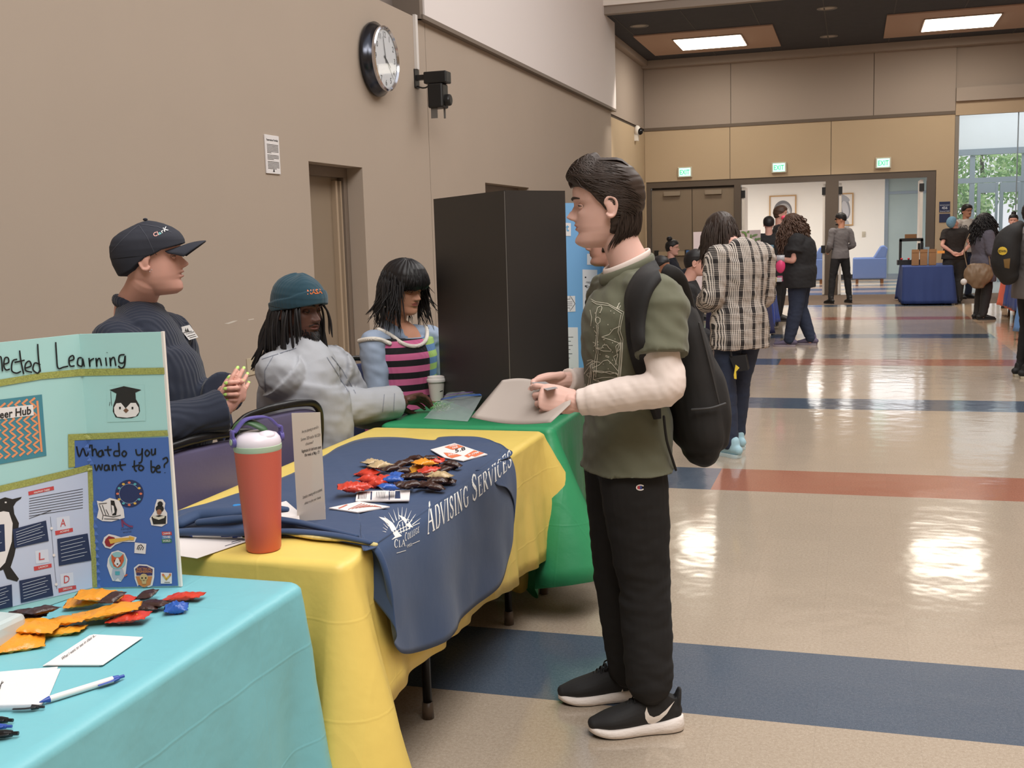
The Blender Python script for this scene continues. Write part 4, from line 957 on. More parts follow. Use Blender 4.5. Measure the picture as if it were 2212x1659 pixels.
# ---------------------------------------------------------------- the student
def skin(name, col, rough=.5): return mat('skin_'+name, col, rough, spec=.35, var=.06, vs=18, sss=.15)
sk_light = skin('light', (212,162,147)); sk_pale = skin('pale', (220,178,165)); sk_dark = skin('dark', (92,62,52)); sk_mid = skin('olive', (196,142,116)); sk_brown = skin('brown', (150,104,80))
m_hair = mat('hair_dark', (58,46,40), .5, spec=.4, var=.25, vs=60); m_hairb = mat('hair_black', (30,27,28), .48, spec=.4, var=.3, vs=50)
m_olive = mat('olive_cotton', (98,98,80), .85, bump=.3, bs=14, bdist=.004, var=.07, vs=6, sheen=.1)
m_whitec = mat('white_cotton', (228,212,204), .85, bump=.25, bs=18, bdist=.004)
m_sweat = mat('black_sweat', (28,26,26), .9, bump=.15, bs=30, bdist=.004, sheen=.0)
def student():
    f = Vector((-.90,-.43,0)).normalized(); r = f.cross(UPV).normalized(); lf = -r
    nk = P(1362, 578, y=3.34); J = {'f': f, 'r': r, 'k': 1.03}
    J['nk'] = nk; pe = P(1356, 960, y=3.34); J['pe'] = pe; J['wa'] = P(1352, 850, y=3.34); J['ch'] = P(1350, 715, y=3.34)
    J['shL'] = P(1426, 640, y=3.17); J['shR'] = P(1318, 635, y=3.50)
    J['elL'] = P(1434, 838, y=3.08); J['wrL'] = P(1248, 870, y=3.07)
    J['elR'] = P(1345, 835, y=3.57); J['wrR'] = P(1222, 822, y=3.36)
    J['hiL'] = pe+lf*.08-UPV*.03+f*.01; J['hiR'] = pe-lf*.08-UPV*.03+f*.015
    J['knL'] = P(1392, 1265, y=3.28); J['knR'] = P(1336, 1235, y=3.44)
    J['anL'] = P(1404, 1485, y=3.24); J['anR'] = P(1362, 1450, y=3.44)
    J['tfL'] = Vector((-.93,-.38,0)); J['tfR'] = Vector((-.88,-.40,0))
    hf = Vector((-.975,-.215,-.02)); hs = 1.06
    hd = P(1308, 534, y=3.33); J['HM'] = frame(hd, hf)
    dL = (P(1150, 853, y=3.03)-J['wrL']).normalized(); dR = (P(1160, 835, y=3.30)-J['wrR']).normalized()
    S = dict(vox=.0055, hvox=.0026, handvox=.0022, skin=1, skinmat=sk_pale, hscale=hs, hand=1.0, neck=.054, lip=(196,136,124), w=.90, d=.96, shoe=False,
        face=dict(nose=1.0, chin=.007, brow=1.5), lid=.22, lidlow=-.16, brows=m_hair, browz=.1385,
        hands=dict(L=dict(dir=dL, palm=Vector((.10,.85,-.45)), curls=[(.35,.75,.45),(.75,1.0,.6),(.9,1.05,.6),(1.0,1.1,.6)], thumb=(.0,.42,.12), side=1),
                   R=dict(dir=dR, palm=Vector((-.1,-.85,-.35)), curls=[(.5,.8,.4)]*4, thumb=(.15,.1,.1), side=-1)),
        legs=dict(mat=m_sweat, loose=.027, w=1.02, end=.02, fold=.006, cuff=1.10),
        top=dict(mat=m_olive, loose=.024, hem=.035, sleeve='short', slen=.66, fold=.011, collar='crew', flare=1.08, hemw=1.2, name='t_shirt'))
    root, body = person('young person with brushed-back dark hair in an olive t-shirt over white sleeves, holding a folder', J, S)
    # white undershirt sleeves and neckline
    for s in 'LR':
        g = MB(); el, wr, sh = J['el'+s], J['wr'+s], J['sh'+s]
        g.tube([sh.lerp(el, .35), sh.lerp(el, .7), el+(el-wr).normalized()*.012, el.lerp(wr, .2), el.lerp(wr, .55), el.lerp(wr, .84), el.lerp(wr, .86), el.lerp(wr, .985)], [.052,.053,.052,.052,.050,.045,.041,.040], 18, None, True, 4)
        me = remesh(g, .005, 1); ax = (wr-el).normalized()
        def df(c, n):
            t = (c-el).dot(ax); q = noise.noise(Vector((t*22+c.z*22, c.z*9-t*8, c.y*12)))*.9+noise.noise(Vector((t*50-c.z*30, c.z*22, c.y*20)))*.4
            return .005*q*(1 if t < .2 else .3)
        displace(me, df); link('sleeve', me, m_whitec, root)
    g = MB(); c = J['nk']+f*.012+UPV*.006; t = Vector((f.x*.30, f.y*.30, 1)).normalized()
    for m, R_, rr, dz, nm in ((m_whitec, .062, (.004,.012), .010, 'undershirt_collar'), (m_olive, .070, (.007,.017), -.010, 'shirt_collar')):
        g = MB(); ring = []
        for k in range(25):
            a = 2*PI*k/24; d = f*math.cos(a)*R_*1.12+lf*math.sin(a)*R_*1.14; ring.append(c+d+UPV*(dz-.030*math.cos(a)))
        g.tube(ring, [rr]*25, 12, None, False, 1, up=(0,0,1)); mk(nm, g, m, root, True)
    # ribbed cuffs of the trousers and socks
    for s in 'LR':
        an = J['an'+s]; g = MB(); g.tube([an+UPV*.035, an+UPV*.0, an-UPV*.035], [.050,.046,.044], 16, None, True, 3); mk('trouser_cuff', g, m_sweat, root, True)
    # hair, combed back
    HM = J['HM']
    HL = [(-1,.030),(-.6,.030),(-.25,.040),(-.12,.080),(-.03,.100),(.06,.104),(.2,.122),(.38,.150),(.55,.164),(.8,.172),(1,.174)]
    def hl(a): return lerpk(HL, math.cos(a))[0]
    def tk(a, z):
        front = math.cos(a)
        return .009+.012*sm(z, .15, .215)+.020*sm(front, .25, .95)*sm(z, .165, .20)+.007*sm(-front, .2, 1)*sm(z, .05, .12)*(1-sm(z, .16, .2)*.6)
    def th(a, z, p): return -.006+(tk(a, z)+.006)*sm(z, hl(a)-.003, hl(a)+.008)
    hair = hair_shell(root, HM, hs, th, m_hair, nu=170, nv=130, groove=.0005, gdir='side', seed=2, gf=90)
    g = MB(); R = random.Random(4)
    for i in range(900):                                             # combed locks lying on the shell
        sd = 1 if i % 2 else -1; a0 = R.uniform(.15, 1.75); z0 = hl(a0)+R.uniform(.006, .075); 
        if z0 > .222: continue
        da = R.uniform(.5, 1.1); drop = R.uniform(.01, .04)*(1 if z0 < .18 else .3); rise = .010*(1 if a0 < .8 else .3); pts = []
        for k in range(7):
            t = k/6; a = a0+da*t; z = min(.224, z0+rise*math.sin(t*PI)-drop*t*t)
            z = max(z, hl(a)+.003); pts.append(HM @ (head_pt(sd*a, z, off=tk(a, z)+.0005+.0022*math.sin(t*PI))*hs))
        g.tube(pts, [.0003]+[R.uniform(.0008, .0016)]*5+[.0002], 5, None, True, 2, flat=.8)
    for i in range(240):                                             # swept up off the forehead and back over the crown
        x = R.uniform(-.034, .034); a0 = math.asin(min(.9, abs(x)/.075))*(1 if x > 0 else -1); z0 = .172+R.uniform(-.002, .03)
        p = head_pt(a0, z0, off=.006); q = head_pt(a0*1.2, .20, off=.030); r_ = Vector((x*1.15, .035, .232+.019)); e_ = Vector((x*1.2, -.055, .226+.014-abs(x)*.25)); e2 = head_pt(PI-a0*.9, .190, off=.019)
        r_.z -= 7*x*x; e_.z += .006; pts = [p, p.lerp(q, .4)+Vector((0,.008,.0)), q, r_, r_.lerp(e_, .5)+Vector((0,0,.003)), e_, e2]
        g.tube([HM @ (w*hs) for w in pts], [.0004, .0018, .0022, .0020, .0018, .0014, .0003], 5, None, True, 3, flat=.8)
    for i in range(380):                                             # straight ends over the nape
        a = PI+R.uniform(-1.2, 1.2); z = R.uniform(.06, .10); L = R.uniform(.045, .075); pts = [head_pt(a+R.uniform(-.01,.01)*k, max(z-L*k/4, -.0), off=.0125+.0012*k)+Vector((0,-.003*k,-.004*k)) for k in range(5)]
        g.tube([HM @ (w*hs) for w in pts], [.0005, .0014, .0015, .0012, .0003], 5, None, True, 2)
    mk('hair_locks', g, m_hair, hair, True)
    return root, J, S
STU, SJ, SS = student()
def trainer(root, an, tf, side):
    """running shoe: knit upper, white textured sole, check mark on the outer side"""
    T = frame(Vector((an.x, an.y, 0)), tf); T3 = T.to_3x3(); m_up = mat('knit_black', (34,33,34), .75, bump=.25, bs=300, bdist=.002); m_sole = mat('foam_white', (232,222,216), .6, bump=.5, bs=45, bdist=.006, stretch=(1,1,2))
    def X(x, y, z): return T @ Vector((x*.93, y*.87+.022, z*1.02))
    g = MB(); cy = T3 @ Vector((0,0,1))
    g.tube([X(0,-.085,.060), X(0,-.05,.066), X(0,.0,.068), X(.0,.05,.062), X(.0,.10,.054), X(.0,.155,.047), X(0,.205,.040)], [(.026,.032),(.035,.044),(.038,.050),(.041,.046),(.047,.038),(.046,.029),(.028,.020)], 20, None, 'round', 4, up=cy)
    g.tube([X(0,-.045,.07), X(0,-.040,.112), X(0,-.05,.128)], [(.036,.045),(.037,.046),(.036,.045)], 18, None, True, 3, up=T3 @ Vector((0,1,0)))
    g.tube([X(0,-.095,.07), X(0,-.100,.105), X(0,-.106,.128)], [(.020,.012),(.022,.010),(.014,.006)], 12, None, 'round', 3, up=T3 @ Vector((0,1,0)))
    o = link('shoe', remesh(g, .003, 1), m_up, root); g = MB()
    prof = [(-.118,.012,.042),(-.10,.030,.046),(-.06,.039,.040),(-.01,.038,.034),(.05,.042,.030),(.11,.050,.028),(.16,.048,.027),(.20,.034,.030),(.222,.010,.036)]
    rows = []
    for z, e in ((.006,-.004),(.002,-.010),(.0,-.02)): pass
    ring = lambda zf, e: [X((x+e), y, zf(h, y)) for y, x, h in prof]+[X(-(x+e), y, zf(h, y)) for y, x, h in prof[::-1]]
    toe = lambda y: .014*max(0, (y-.12)/.1)**2
    A = [ring(lambda h, y: .002+toe(y), -.004), ring(lambda h, y: .006+toe(y), .001), ring(lambda h, y: h*.55+toe(y)*.5, .005), ring(lambda h, y: h, .001), ring(lambda h, y: h+.004, -.006)]
    A = [smooth_line(a+[a[0]], 4)[:-1] for a in A]; g.grid(A, None, True); n = len(A[0]); g.f += [tuple(range(n-1, -1, -1)), tuple(range(4*n, 5*n))]; g.m += [0, 0]
    mk('sole', g, m_sole, o, 50); g = MB(); A0 = [p-UPV*.002 for p in A[0]]; A1 = [p+UPV*.0045 for p in A[0]]; A1 = A1; g.grid([A0, A1], None, True); g.f.append(tuple(range(n))); g.m.append(0); mk('outsole', g, mat('rubber_black', (24,23,23), .6), o)
    g = MB()
    for i in range(7):                                               # crossed laces
        y = .035+.014*i; z = .124-.0085*i; w = .020-.0008*i
        g.tube([X(-w, y, z-.014), X(-w*.4, y+.004, z-.002), X(w*.4, y+.009, z-.001), X(w, y+.012, z-.014)], .0032, 6, None, 'round', 3, flat=.6)
        g.tube([X(w, y, z-.014), X(w*.4, y+.004, z-.001), X(-w*.4, y+.009, z-.002), X(-w, y+.012, z-.014)], .0032, 6, None, 'round', 3, flat=.6)
    g.tube([X(0,.03,.11), X(.02,.025,.128), X(.03,.04,.12), X(.01,.045,.112)], .0025, 6, None, 'round', 4); g.tube([X(0,.03,.11), X(-.022,.03,.125), X(-.028,.045,.115), X(-.01,.045,.11)], .0025, 6, None, 'round', 4)
    mk('laces', g, mat('lace_black', (22,22,23), .7), o, True)
    return o
sh1 = trainer(STU, Vector((-.565, 3.250, 0)), Vector((-.915,-.40,0)).normalized(), 1); sh2 = trainer(STU, Vector((-.715, 3.455, 0)), Vector((-.93,-.36,0)).normalized(), -1)
m_chk = mat('print_white', (232,224,218), .5)
def swoosh(o, q):
    bv = bvh_of(o); g = MB(); area(bv, q, g, step=6, lift=.0008); mk('side_mark', g, m_chk, o)
swoosh(sh1, [(1397,1527),(1393,1540),(1394,1552),(1400,1562),(1410,1564),(1424,1557),(1440,1542),(1457,1514),(1438,1534),(1424,1545),(1412,1549),(1403,1545),(1399,1537)])
swoosh(sh2, [(1345,1488),(1339,1498),(1338,1506),(1346,1509),(1362,1504),(1380,1497),(1362,1500),(1352,1500),(1347,1496)])

# print, logo
def cv(l, ox, oy, s): return [[(ox+x/s, oy+y/s) for x, y in q] for q in l]
shirt = SS['_top']; bvt = bvh_of(shirt); g = MB()
A = [[(565,1105),(600,1125),(680,1135),(740,1170),(790,1195)],[(572,1120),(605,1140),(690,1150),(745,1185),(778,1207)],[(790,1195),(775,1260),(765,1320),(785,1380),(780,1500),(765,1659)],[(772,1210),(762,1260),(752,1330),(772,1390),(766,1500),(752,1640)],
 [(600,1262),(602,1200),(612,1165),(636,1152),(642,1168),(630,1200)],[(600,1262),(596,1240),(612,1228),(630,1240),(628,1262),(612,1278),(600,1262)],[(604,1280),(608,1330),(600,1400),(604,1470),(590,1540),(584,1659)],[(615,1280),(616,1340),(610,1400),(616,1470),(606,1540),(600,1640)],
 [(640,1365),(690,1348),(720,1310),(765,1290)],[(640,1365),(700,1385),(765,1410)],[(650,1380),(655,1384),(662,1380)],[(600,1440),(640,1442),(650,1420),(675,1418),(690,1440),(705,1452),(700,1462),(650,1460),(600,1440)],
 [(668,1490),(690,1500),(688,1508),(668,1500),(668,1490)],[(740,1170),(765,1130)],[(748,1172),(757,1135)],[(755,1175),(770,1150)],[(750,1500),(735,1430),(765,1400),(742,1470),(770,1440)],[(745,1560),(720,1500),(752,1480),(730,1560)],
 [(575,1580),(620,1560),(650,1530),(680,1522),(710,1550),(750,1600)],[(580,1600),(640,1610),(690,1600),(750,1620)],[(540,1530),(570,1520),(600,1540),(560,1560)],[(535,1560),(580,1530),(630,1540)],[(520,1620),(560,1560),(570,1640)],[(560,1180),(572,1230),(566,1290)],[(590,1320),(605,1340)],[(580,1400),(600,1410),(590,1430)]]
strokes(bvt, cv(A, 1100, 300, 3.19), 1.25, g, None, .002, 4)
B = [[(940,200),(1000,205),(1060,222),(1100,215),(1115,240)],[(940,265),(1000,250),(1060,245),(1110,250)],[(940,265),(1000,285),(1060,280),(1110,300)],[(1075,285),(1075,262),(1085,285),(1090,262)],[(1098,285),(1098,265),(1108,265),(1108,275),(1098,275),(1110,288)],[(1120,270),(1160,265)],[(1122,275),(1150,290)],[(1125,262),(1145,250)],[(1130,0),(1125,120),(1112,240),(1105,320)],[(1142,0),(1136,130),(1122,250),(1116,320)],
 [(890,230),(905,215),(925,230),(910,250),(890,230)],[(925,130),(915,220),(900,320)],[(935,130),(925,230),(912,325)],[(890,320),(845,300)],[(850,320),(860,295),(870,325),(880,295),(890,325),(900,295)],[(935,200),(945,225),(940,250)]]
strokes(bvt, cv(B, 1000, 740, 3.318), 1.2, g, None, .002, 4)
R = random.Random(1)
for _ in range(26): x, y = R.uniform(1282, 1332), R.uniform(672, 830); area(bvt, [(x-1,y),(x,y-1.4),(x+1,y),(x,y+1.4)], g, lift=.002)
mk('shirt_print', g, mat('print_cream', (206,200,182), .7), shirt)
tr_ = [o for o in bpy.data.objects if o.name.startswith('trousers') and o.parent == STU][0]; bvp = bvh_of(tr_); g = MB()
def ringpts(c, rx, ry, a0=0, a1=360, n=20): return [(c[0]+rx*math.cos(math.radians(a0+(a1-a0)*i/n)), c[1]+ry*math.sin(math.radians(a0+(a1-a0)*i/n))) for i in range(n+1)]
strokes(bvp, [ringpts((1383,1053), 8, 5.4, 35, 325)], 2.6, g, m_chk, .002, 2)
area(bvp, [(1377,1049),(1382,1049),(1382,1057),(1377,1057)], g, mat('logo_red', (170,50,60), .6), .002); area(bvp, [(1382,1049),(1386,1049),(1386,1057),(1382,1057)], g, mat('logo_blue', (50,70,140), .6), .002)
mk('logo', g, None, tr_)
# ---- folder in the hands
c4 = [P(1085,822,y=3.46), P(1176,828,y=3.28), P(1238,868,y=3.02), P(1190,913,y=2.94), P(1018,902,y=3.17)]
g = MB(); rows = []
for i in range(13):
    t = i/12; a = c4[0].lerp(c4[4], t); b = c4[1].lerp(c4[2], min(1, t*1.6)) if t < .62 else c4[2].lerp(c4[3], (t-.62)/.38); row = []
    for j in range(17):
        s = j/16; p = a.lerp(b, s); p.z += .010*math.sin(s*PI)*(1-t)-.012*math.sin(s*PI)*t; row.append(p)
    rows.append(row)
g.grid(rows); fo = mk('folder', g, mat('folder_grey', (176,164,156), .7), None, True, base=c4[4].lerp(c4[1], .5)); tag(fo, 'light grey paper folder held open by the student in the olive t-shirt', 'folder')
sd = fo.modifiers.new('s', 'SOLIDIFY'); sd.thickness = .0015
bvf = bvh_of(fo); g = MB(); mr = mat('print_red', (196,78,56), .6); mk_ = mat('print_black', (40,36,36), .6)
area(bvf, [(1162,886),(1168,889),(1190,872),(1184,870)], g, mr, step=8); strokes(bvf, [[(1152,870),(1160,872),(1166,866),(1170,872),(1164,877),(1158,872)],[(1173,884),(1184,876)],[(1180,886),(1192,879)]], 1.4, g, mk_)
mk('print', g, None, fo)
g = MB(); q = [P(1147,826,y=3.20), P(1182,843,y=3.0), P(1205,838,y=3.02), P(1178,824,y=3.22)]; g.quad(*q); lf_ = mk('leaflet', g, mat('leaflet_grey', (150,146,146), .6), None, base=q[0]); tag(lf_, 'small grey leaflet pinched on top of the grey folder by the student\'s thumb', 'leaflet'); lf_.modifiers.new('s', 'SOLIDIFY').thickness = .001
# ---- backpack
def backpack():
    m = mat('backpack_black', (34,32,32), .8, bump=.35, bs=12, bdist=.006, var=.1, vs=8); bk = Vector((.90,.43,0)).normalized(); rt = bk.cross(UPV).normalized()
    c = P(1484, 800, y=3.41); r = thing('backpack', 'black backpack worn on the back of the student in the olive t-shirt', 'backpack', (c.x, c.y, c.z-.27))
    ax = Vector((.10,.05,1)).normalized(); ax = Vector((-.16, -.05, 1)).normalized(); g = MB(); o = c
    def X(s, b, h): return o+rt*s+bk*b+ax*h
    g.tube([X(0,-.005,-.250), X(0,.0,-.205), X(0,.0,-.10), X(0,.0,.05), X(0,-.012,.17), X(0,-.03,.245), X(0,-.045,.275)], [(.120,.054),(.150,.078),(.155,.080),(.152,.076),(.14,.064),(.10,.042),(.05,.02)], 26, None, 'round', 4, up=bk)
    g.tube([X(0,.045,-.215), X(0,.056,-.14), X(0,.052,-.02), X(0,.035,.06)], [(.11,.04),(.125,.055),(.12,.045),(.09,.03)], 22, None, 'round', 4, up=bk)
    me = remesh(g, .006, 3); displace(me, lambda p, n: .008*noise.noise(Vector((p.x*9, p.y*9, p.z*7)))+.003*noise.noise(Vector((p.x*30, p.y*30, p.z*14)))); b = link('bag', me, m, r)
    g = MB(); nr = rt if rt.y < 0 else -rt
    g.tube([o+nr*.150+bk*-.05+ax*-.10, o+nr*.172+bk*.0+ax*-.095, o+nr*.165+bk*.05+ax*-.085], [.004]*3, 8, None, 'round', 4)
    g.tube([o+nr*.145+bk*.02+ax*.16, o+nr*.15+bk*.03+ax*.02, o+nr*.155+bk*.035+ax*-.09], [.003]*3, 8, None, 'round', 4); mk('piping', g, mat('piping_black', (52,50,50), .6), r, True)
    g = MB(); g.tube([o+bk*-.04+ax*.25+nr*.02, o+bk*-.045+ax*.30+nr*.01, o+bk*-.04+ax*.25-nr*.02], .008, 8, None, 'round', 5); mk('grab_loop', g, m, r, True)
    bvs = bvh_of(shirt)
    def strap(px, w, nm):
        g = MB(); L = []; pts = smooth_line([(a, b_) for a, b_ in px], 5)
        for i, p in enumerate(pts):
            q0, q1 = pts[max(i-1, 0)], pts[min(i+1, len(pts)-1)]; d = (q1-q0).normalized(); row = []
            ww = lerpk([(j, x) for j, x in enumerate(w)], i/5)[0]
            for s in (-1, -.9, -.4, 0, .4, .9, 1):
                cc, n = hitn(bvs, p.x-d.y*s*ww/2, p.y+d.x*s*ww/2)
                row.append(cc+n*(.004 if abs(s) == 1 else .017) if cc is not None else None)
            if all(x is not None for x in row): L.append(row)
        for _ in range(3): L = [L[0]]+[[(L[i-1][j]+L[i][j]*2+L[i+1][j])/4 for j in range(7)] for i in range(1, len(L)-1)]+[L[-1]]
        g.grid(L); return mk(nm, g, m, r, True)
    strap([(1442,578),(1412,592),(1388,622),(1375,670),(1374,730),(1385,790),(1404,850),(1415,905)], [40,46,50,48,42,36,24,10], 'shoulder_strap')
    g = MB(); g.tube([P(1437,583,y=3.2), P(1460,600,y=3.22), P(1480,640,y=3.3), P(1495,700,y=3.36)], [(.020,.009),(.026,.010),(.022,.012),(.02,.02)], 12, None, 'round', 5, up=(0,-1,.3)); mk('strap_top', g, m, r, True)
    g = MB(); g.tube([P(1434,900,y=3.2), P(1440,950,y=3.2), P(1452,990,y=3.24), P(1460,1015,y=3.28)], .004, 8, None, 'round', 4); mk('strap_tail', g, m, r, True)
backpack()
# ================================================================ people behind the tables
m_navyk = mat('navy_knit', (36,42,58), .9, sheen=.12)
def rib(m, scale, ax=(1,1,0), st=.5, dist=.004):
    nt = m.node_tree; b = nt.nodes['Principled BSDF']; L = nt.links.new; N = nt.nodes.new
    tc = N('ShaderNodeTexCoord'); w = N('ShaderNodeTexWave'); w.inputs['Scale'].default_value = scale; w.inputs['Distortion'].default_value = .6; w.bands_direction = 'DIAGONAL' if ax[0] and ax[1] else 'Z'
    mp = N('ShaderNodeMapping'); mp.inputs['Scale'].default_value = ax if any(ax) else (1,1,1); L(tc.outputs['Object'], mp.inputs['Vector']); L(mp.outputs['Vector'], w.inputs['Vector'])
    bp = N('ShaderNodeBump'); bp.inputs['Strength'].default_value = st; bp.inputs['Distance'].default_value = dist; L(w.outputs['Fac'], bp.inputs['Height']); L(bp.outputs['Normal'], b.inputs['Normal'])
    return m
rib(m_navyk, 34, (1,-1,.06), .5, .004)
m_denim = mat('light_denim', (168,170,176), .85, bump=.4, bs=10, bdist=.006, var=.12, vs=5)
m_blackp = mat('black_trousers', (32,31,33), .85)
def cap_woman():
    f = Vector((.86,.36,0)).normalized(); r = f.cross(UPV).normalized(); y = 3.2; J = dict(f=f, r=r, k=.95)
    J['nk'] = P(292, 662, y=y+.03); J['hd'] = P(342, 638, y=y); J['ch'] = P(318, 790, y=y); J['wa'] = P(335, 905, y=y); J['pe'] = P(335, 1000, y=y)
    J['shR'] = P(252, 738, y=y-.17); J['shL'] = P(366, 722, y=y+.18)
    J['elR'] = P(318, 925, y=y-.26); J['wrR'] = P(484, 886, y=y-.06); J['elL'] = P(418, 870, y=y+.26); J['wrL'] = P(487, 848, y=y+.005)
    for s, q in (('L', -1), ('R', 1)):
        J['hi'+s] = J['pe']+r*.09*q-UPV*.03; J['kn'+s] = Vector((J['pe'].x+.02, J['pe'].y, .47))+r*.11*q; J['an'+s] = Vector((J['pe'].x, J['pe'].y, .085))+r*.12*q; J['tf'+s] = f
    hf = Vector((.86,.49,.07)); J['HM'] = frame(J['hd'], hf)
    S = dict(vox=.006, hvox=.0027, handvox=.0022, skinmat=sk_light, hscale=1.05, neck=.062, w=1.18, d=1.22, belly=.055, armw=1.12, lip=(186,96,100), lid=.05, hand=.96, brows=None,
        face=dict(nose=.95, open=.003, chin=.0, cheek=.003, lips=1.9),
        hands=dict(R=dict(dir=Vector((.42,.22,.78)), palm=Vector((-.45,.85,.0)), curls=[(.25,.3,.25),(.3,.35,.3),(.4,.4,.3),(.5,.45,.35)], spread=.0, thumb=(.25,.25,.15), side=-1),
                   L=dict(dir=Vector((.80,-.28,.10)), palm=Vector((-.35,-.85,.1)), curls=[(.9,1.15,.7),(.95,1.15,.7),(1.0,1.15,.7),(1.05,1.2,.7)], thumb=(.15,.1,.1), side=1)),
        nails=mat('lime_nail', (186,226,120), .25), nail_label='lime green painted fingernails',
        legs=dict(mat=m_blackp, loose=.02), top=dict(mat=m_navyk, loose=.026, hem=.10, fold=.006, collar='crew', name='sweater', slen=.97, cuff=1.25))
    root, body = person('person in a navy ribbed sweater and dark cap, talking with hands clasped', J, S)
    HM = J['HM']; hs = 1.05; fa = Vector((f.x,f.y,0)); lf = UPV.cross(f); c = J['nk']+f*.012; g = MB(); ring = []
    for k in range(25):
        a = 2*PI*k/24; ring.append(c+f*math.cos(a)*.074+lf*math.sin(a)*.080+UPV*(-.022*math.cos(a)+.004))
    g.tube(ring, [(.011,.019)]*25, 12, None, False, 1, up=(0,0,1)); mk('collar', g, m_navyk, root, True)
    # cropped hair at the nape
    mh = mat('stubble', (120,88,70), .8)
    # cap
    mc = mat('cap_navy', (44,46,56), .85, bump=.2, bs=25, bdist=.004, var=.08, vs=9)
    def th(a, z, p):
        front = math.cos(a); ed = lerpk([(-1,.070),(-.5,.088),(0,.122),(.4,.142),(1,.152)], front)[0]
        return -.006+(.016-.010*sm(z, .17, .225)+.008*sm(-front, 0, 1)*(1-sm(z, .17, .22))+.006)*sm(z, ed-.002, ed+.003)
    cp = hair_shell(root, HM, hs, th, mc, 'cap', nu=120, nv=110, groove=0)
    g = MB(); rows = []
    for i in range(9):                                               # visor
        t = i/8; row = []
        for j in range(21):
            a = -1.05+2.1*j/20; p = head_pt(a, .150-.012*(a/1.05)**2, off=.008); ext = .072*t*math.cos(a*.9)**.6; row.append(HM @ ((p+Vector((math.sin(a)*.006*t, ext, -.030*(a/1.05)**2*t**.6+.022*t-.014*t*t)))*hs))
        rows.append(row)
    g.grid(rows); vz = mk('visor', g, mc, cp, True); vz.modifiers.new('s', 'SOLIDIFY').thickness = .004
    g = MB(); g.ell(HM @ (Vector((0,-.006,.241))*hs), (.008,.008,.005)); mk('cap_button', g, mc, cp, True)
    bv = bvh_of(cp); g = MB(); strokes(bv, [[(300,486),(318,512),(333,545),(340,552)],[(300,486),(285,498),(262,520),(240,545)],[(300,484),(340,490),(370,502)]], 1.2, g, mat('stitch', (70,72,82), .8), .001)
    for tx, a, b_, h, c_ in (('Cl', (333,512), (343,508), 9, (226,170,160)), ('a', (343,508), (349,505), 7, (120,190,190)), ('r', (350,504), (354,502), 8, (230,228,226)), ('K', (355,501), (364,497), 9, (230,228,226))): ptext(bv, tx, a, b_, h, g, mat('emb%d%d' % (c_[0], c_[1]), c_, .6), bold=.02)
    mk('embroidery', g, None, cp)
    g = MB()
    for z, y_ in ((.083,.010),(.078,.004)): g.ell(HM @ (Vector((.078, y_-.012, z))*hs), .0018)
    mk('ear_stud', g, mat('silver', (200,200,205), .2, metal=1), body, True)
    # name badge
    sw = S['_top']; bv = bvh_of(sw); g = MB(); c0, n0 = hitn(bv, 402, 718); n0 = Vector(n0); q = [onplane(c0+n0*.006, n0, u, v) for u, v in ((386,708),(409,702),(428,729),(408,735))]; n = (q[1]-q[0]).cross(q[3]-q[0]).normalized(); n = -n if n.dot(CAM-np.array(q[0])) < 0 else n
    n = Vector(n)*.002; g.add([p for p in q]+[p+n for p in q], [(0,1,2,3),(4,5,6,7),(0,1,5,4),(1,2,6,5),(2,3,7,6),(3,0,4,7)])
    bd = mk('name_badge', g, mat('badge_white', (226,224,222), .4), root); bv = bvh_of(bd); g = MB()
    area(bv, [(399,716),(401,708),(403,715),(405,708),(407,713),(409,716)], g); strokes(bv, [[(396,719),(414,715)]], 1, g); ptext(bv, 'CAREER', (402,723), (420,718), 3, g); strokes(bv, [[(405,727),(422,722)],[(409,730),(424,726)]], 1.1, g); mk('badge_print', g, mat('print_black', (0,0,0)), bd)
    return root, J
cap_woman()
def locks(g, HM, s, R, n, a0, a1, zr, L, r, fallf, sub=3):
    """hanging locks: from the scalp out and down to world length L"""
    H3 = HM.to_3x3()
    for i in range(n):
        a = R.uniform(a0, a1); z = R.uniform(*zr); sg = 1 if R.random() < .5 else -1; a *= sg
        p = HM @ (head_pt(a, z, off=.006)*s); o = (H3 @ Vector((math.sin(a), math.cos(a), 0))).normalized(); o.z = 0; l = L*R.uniform(.75, 1.05); pts = fallf(p, o, l, R); k = len(pts)
        g.tube(pts, [r*R.uniform(.8, 1.15)]*(k-1)+[r*.45], 7, None, 'round', sub)
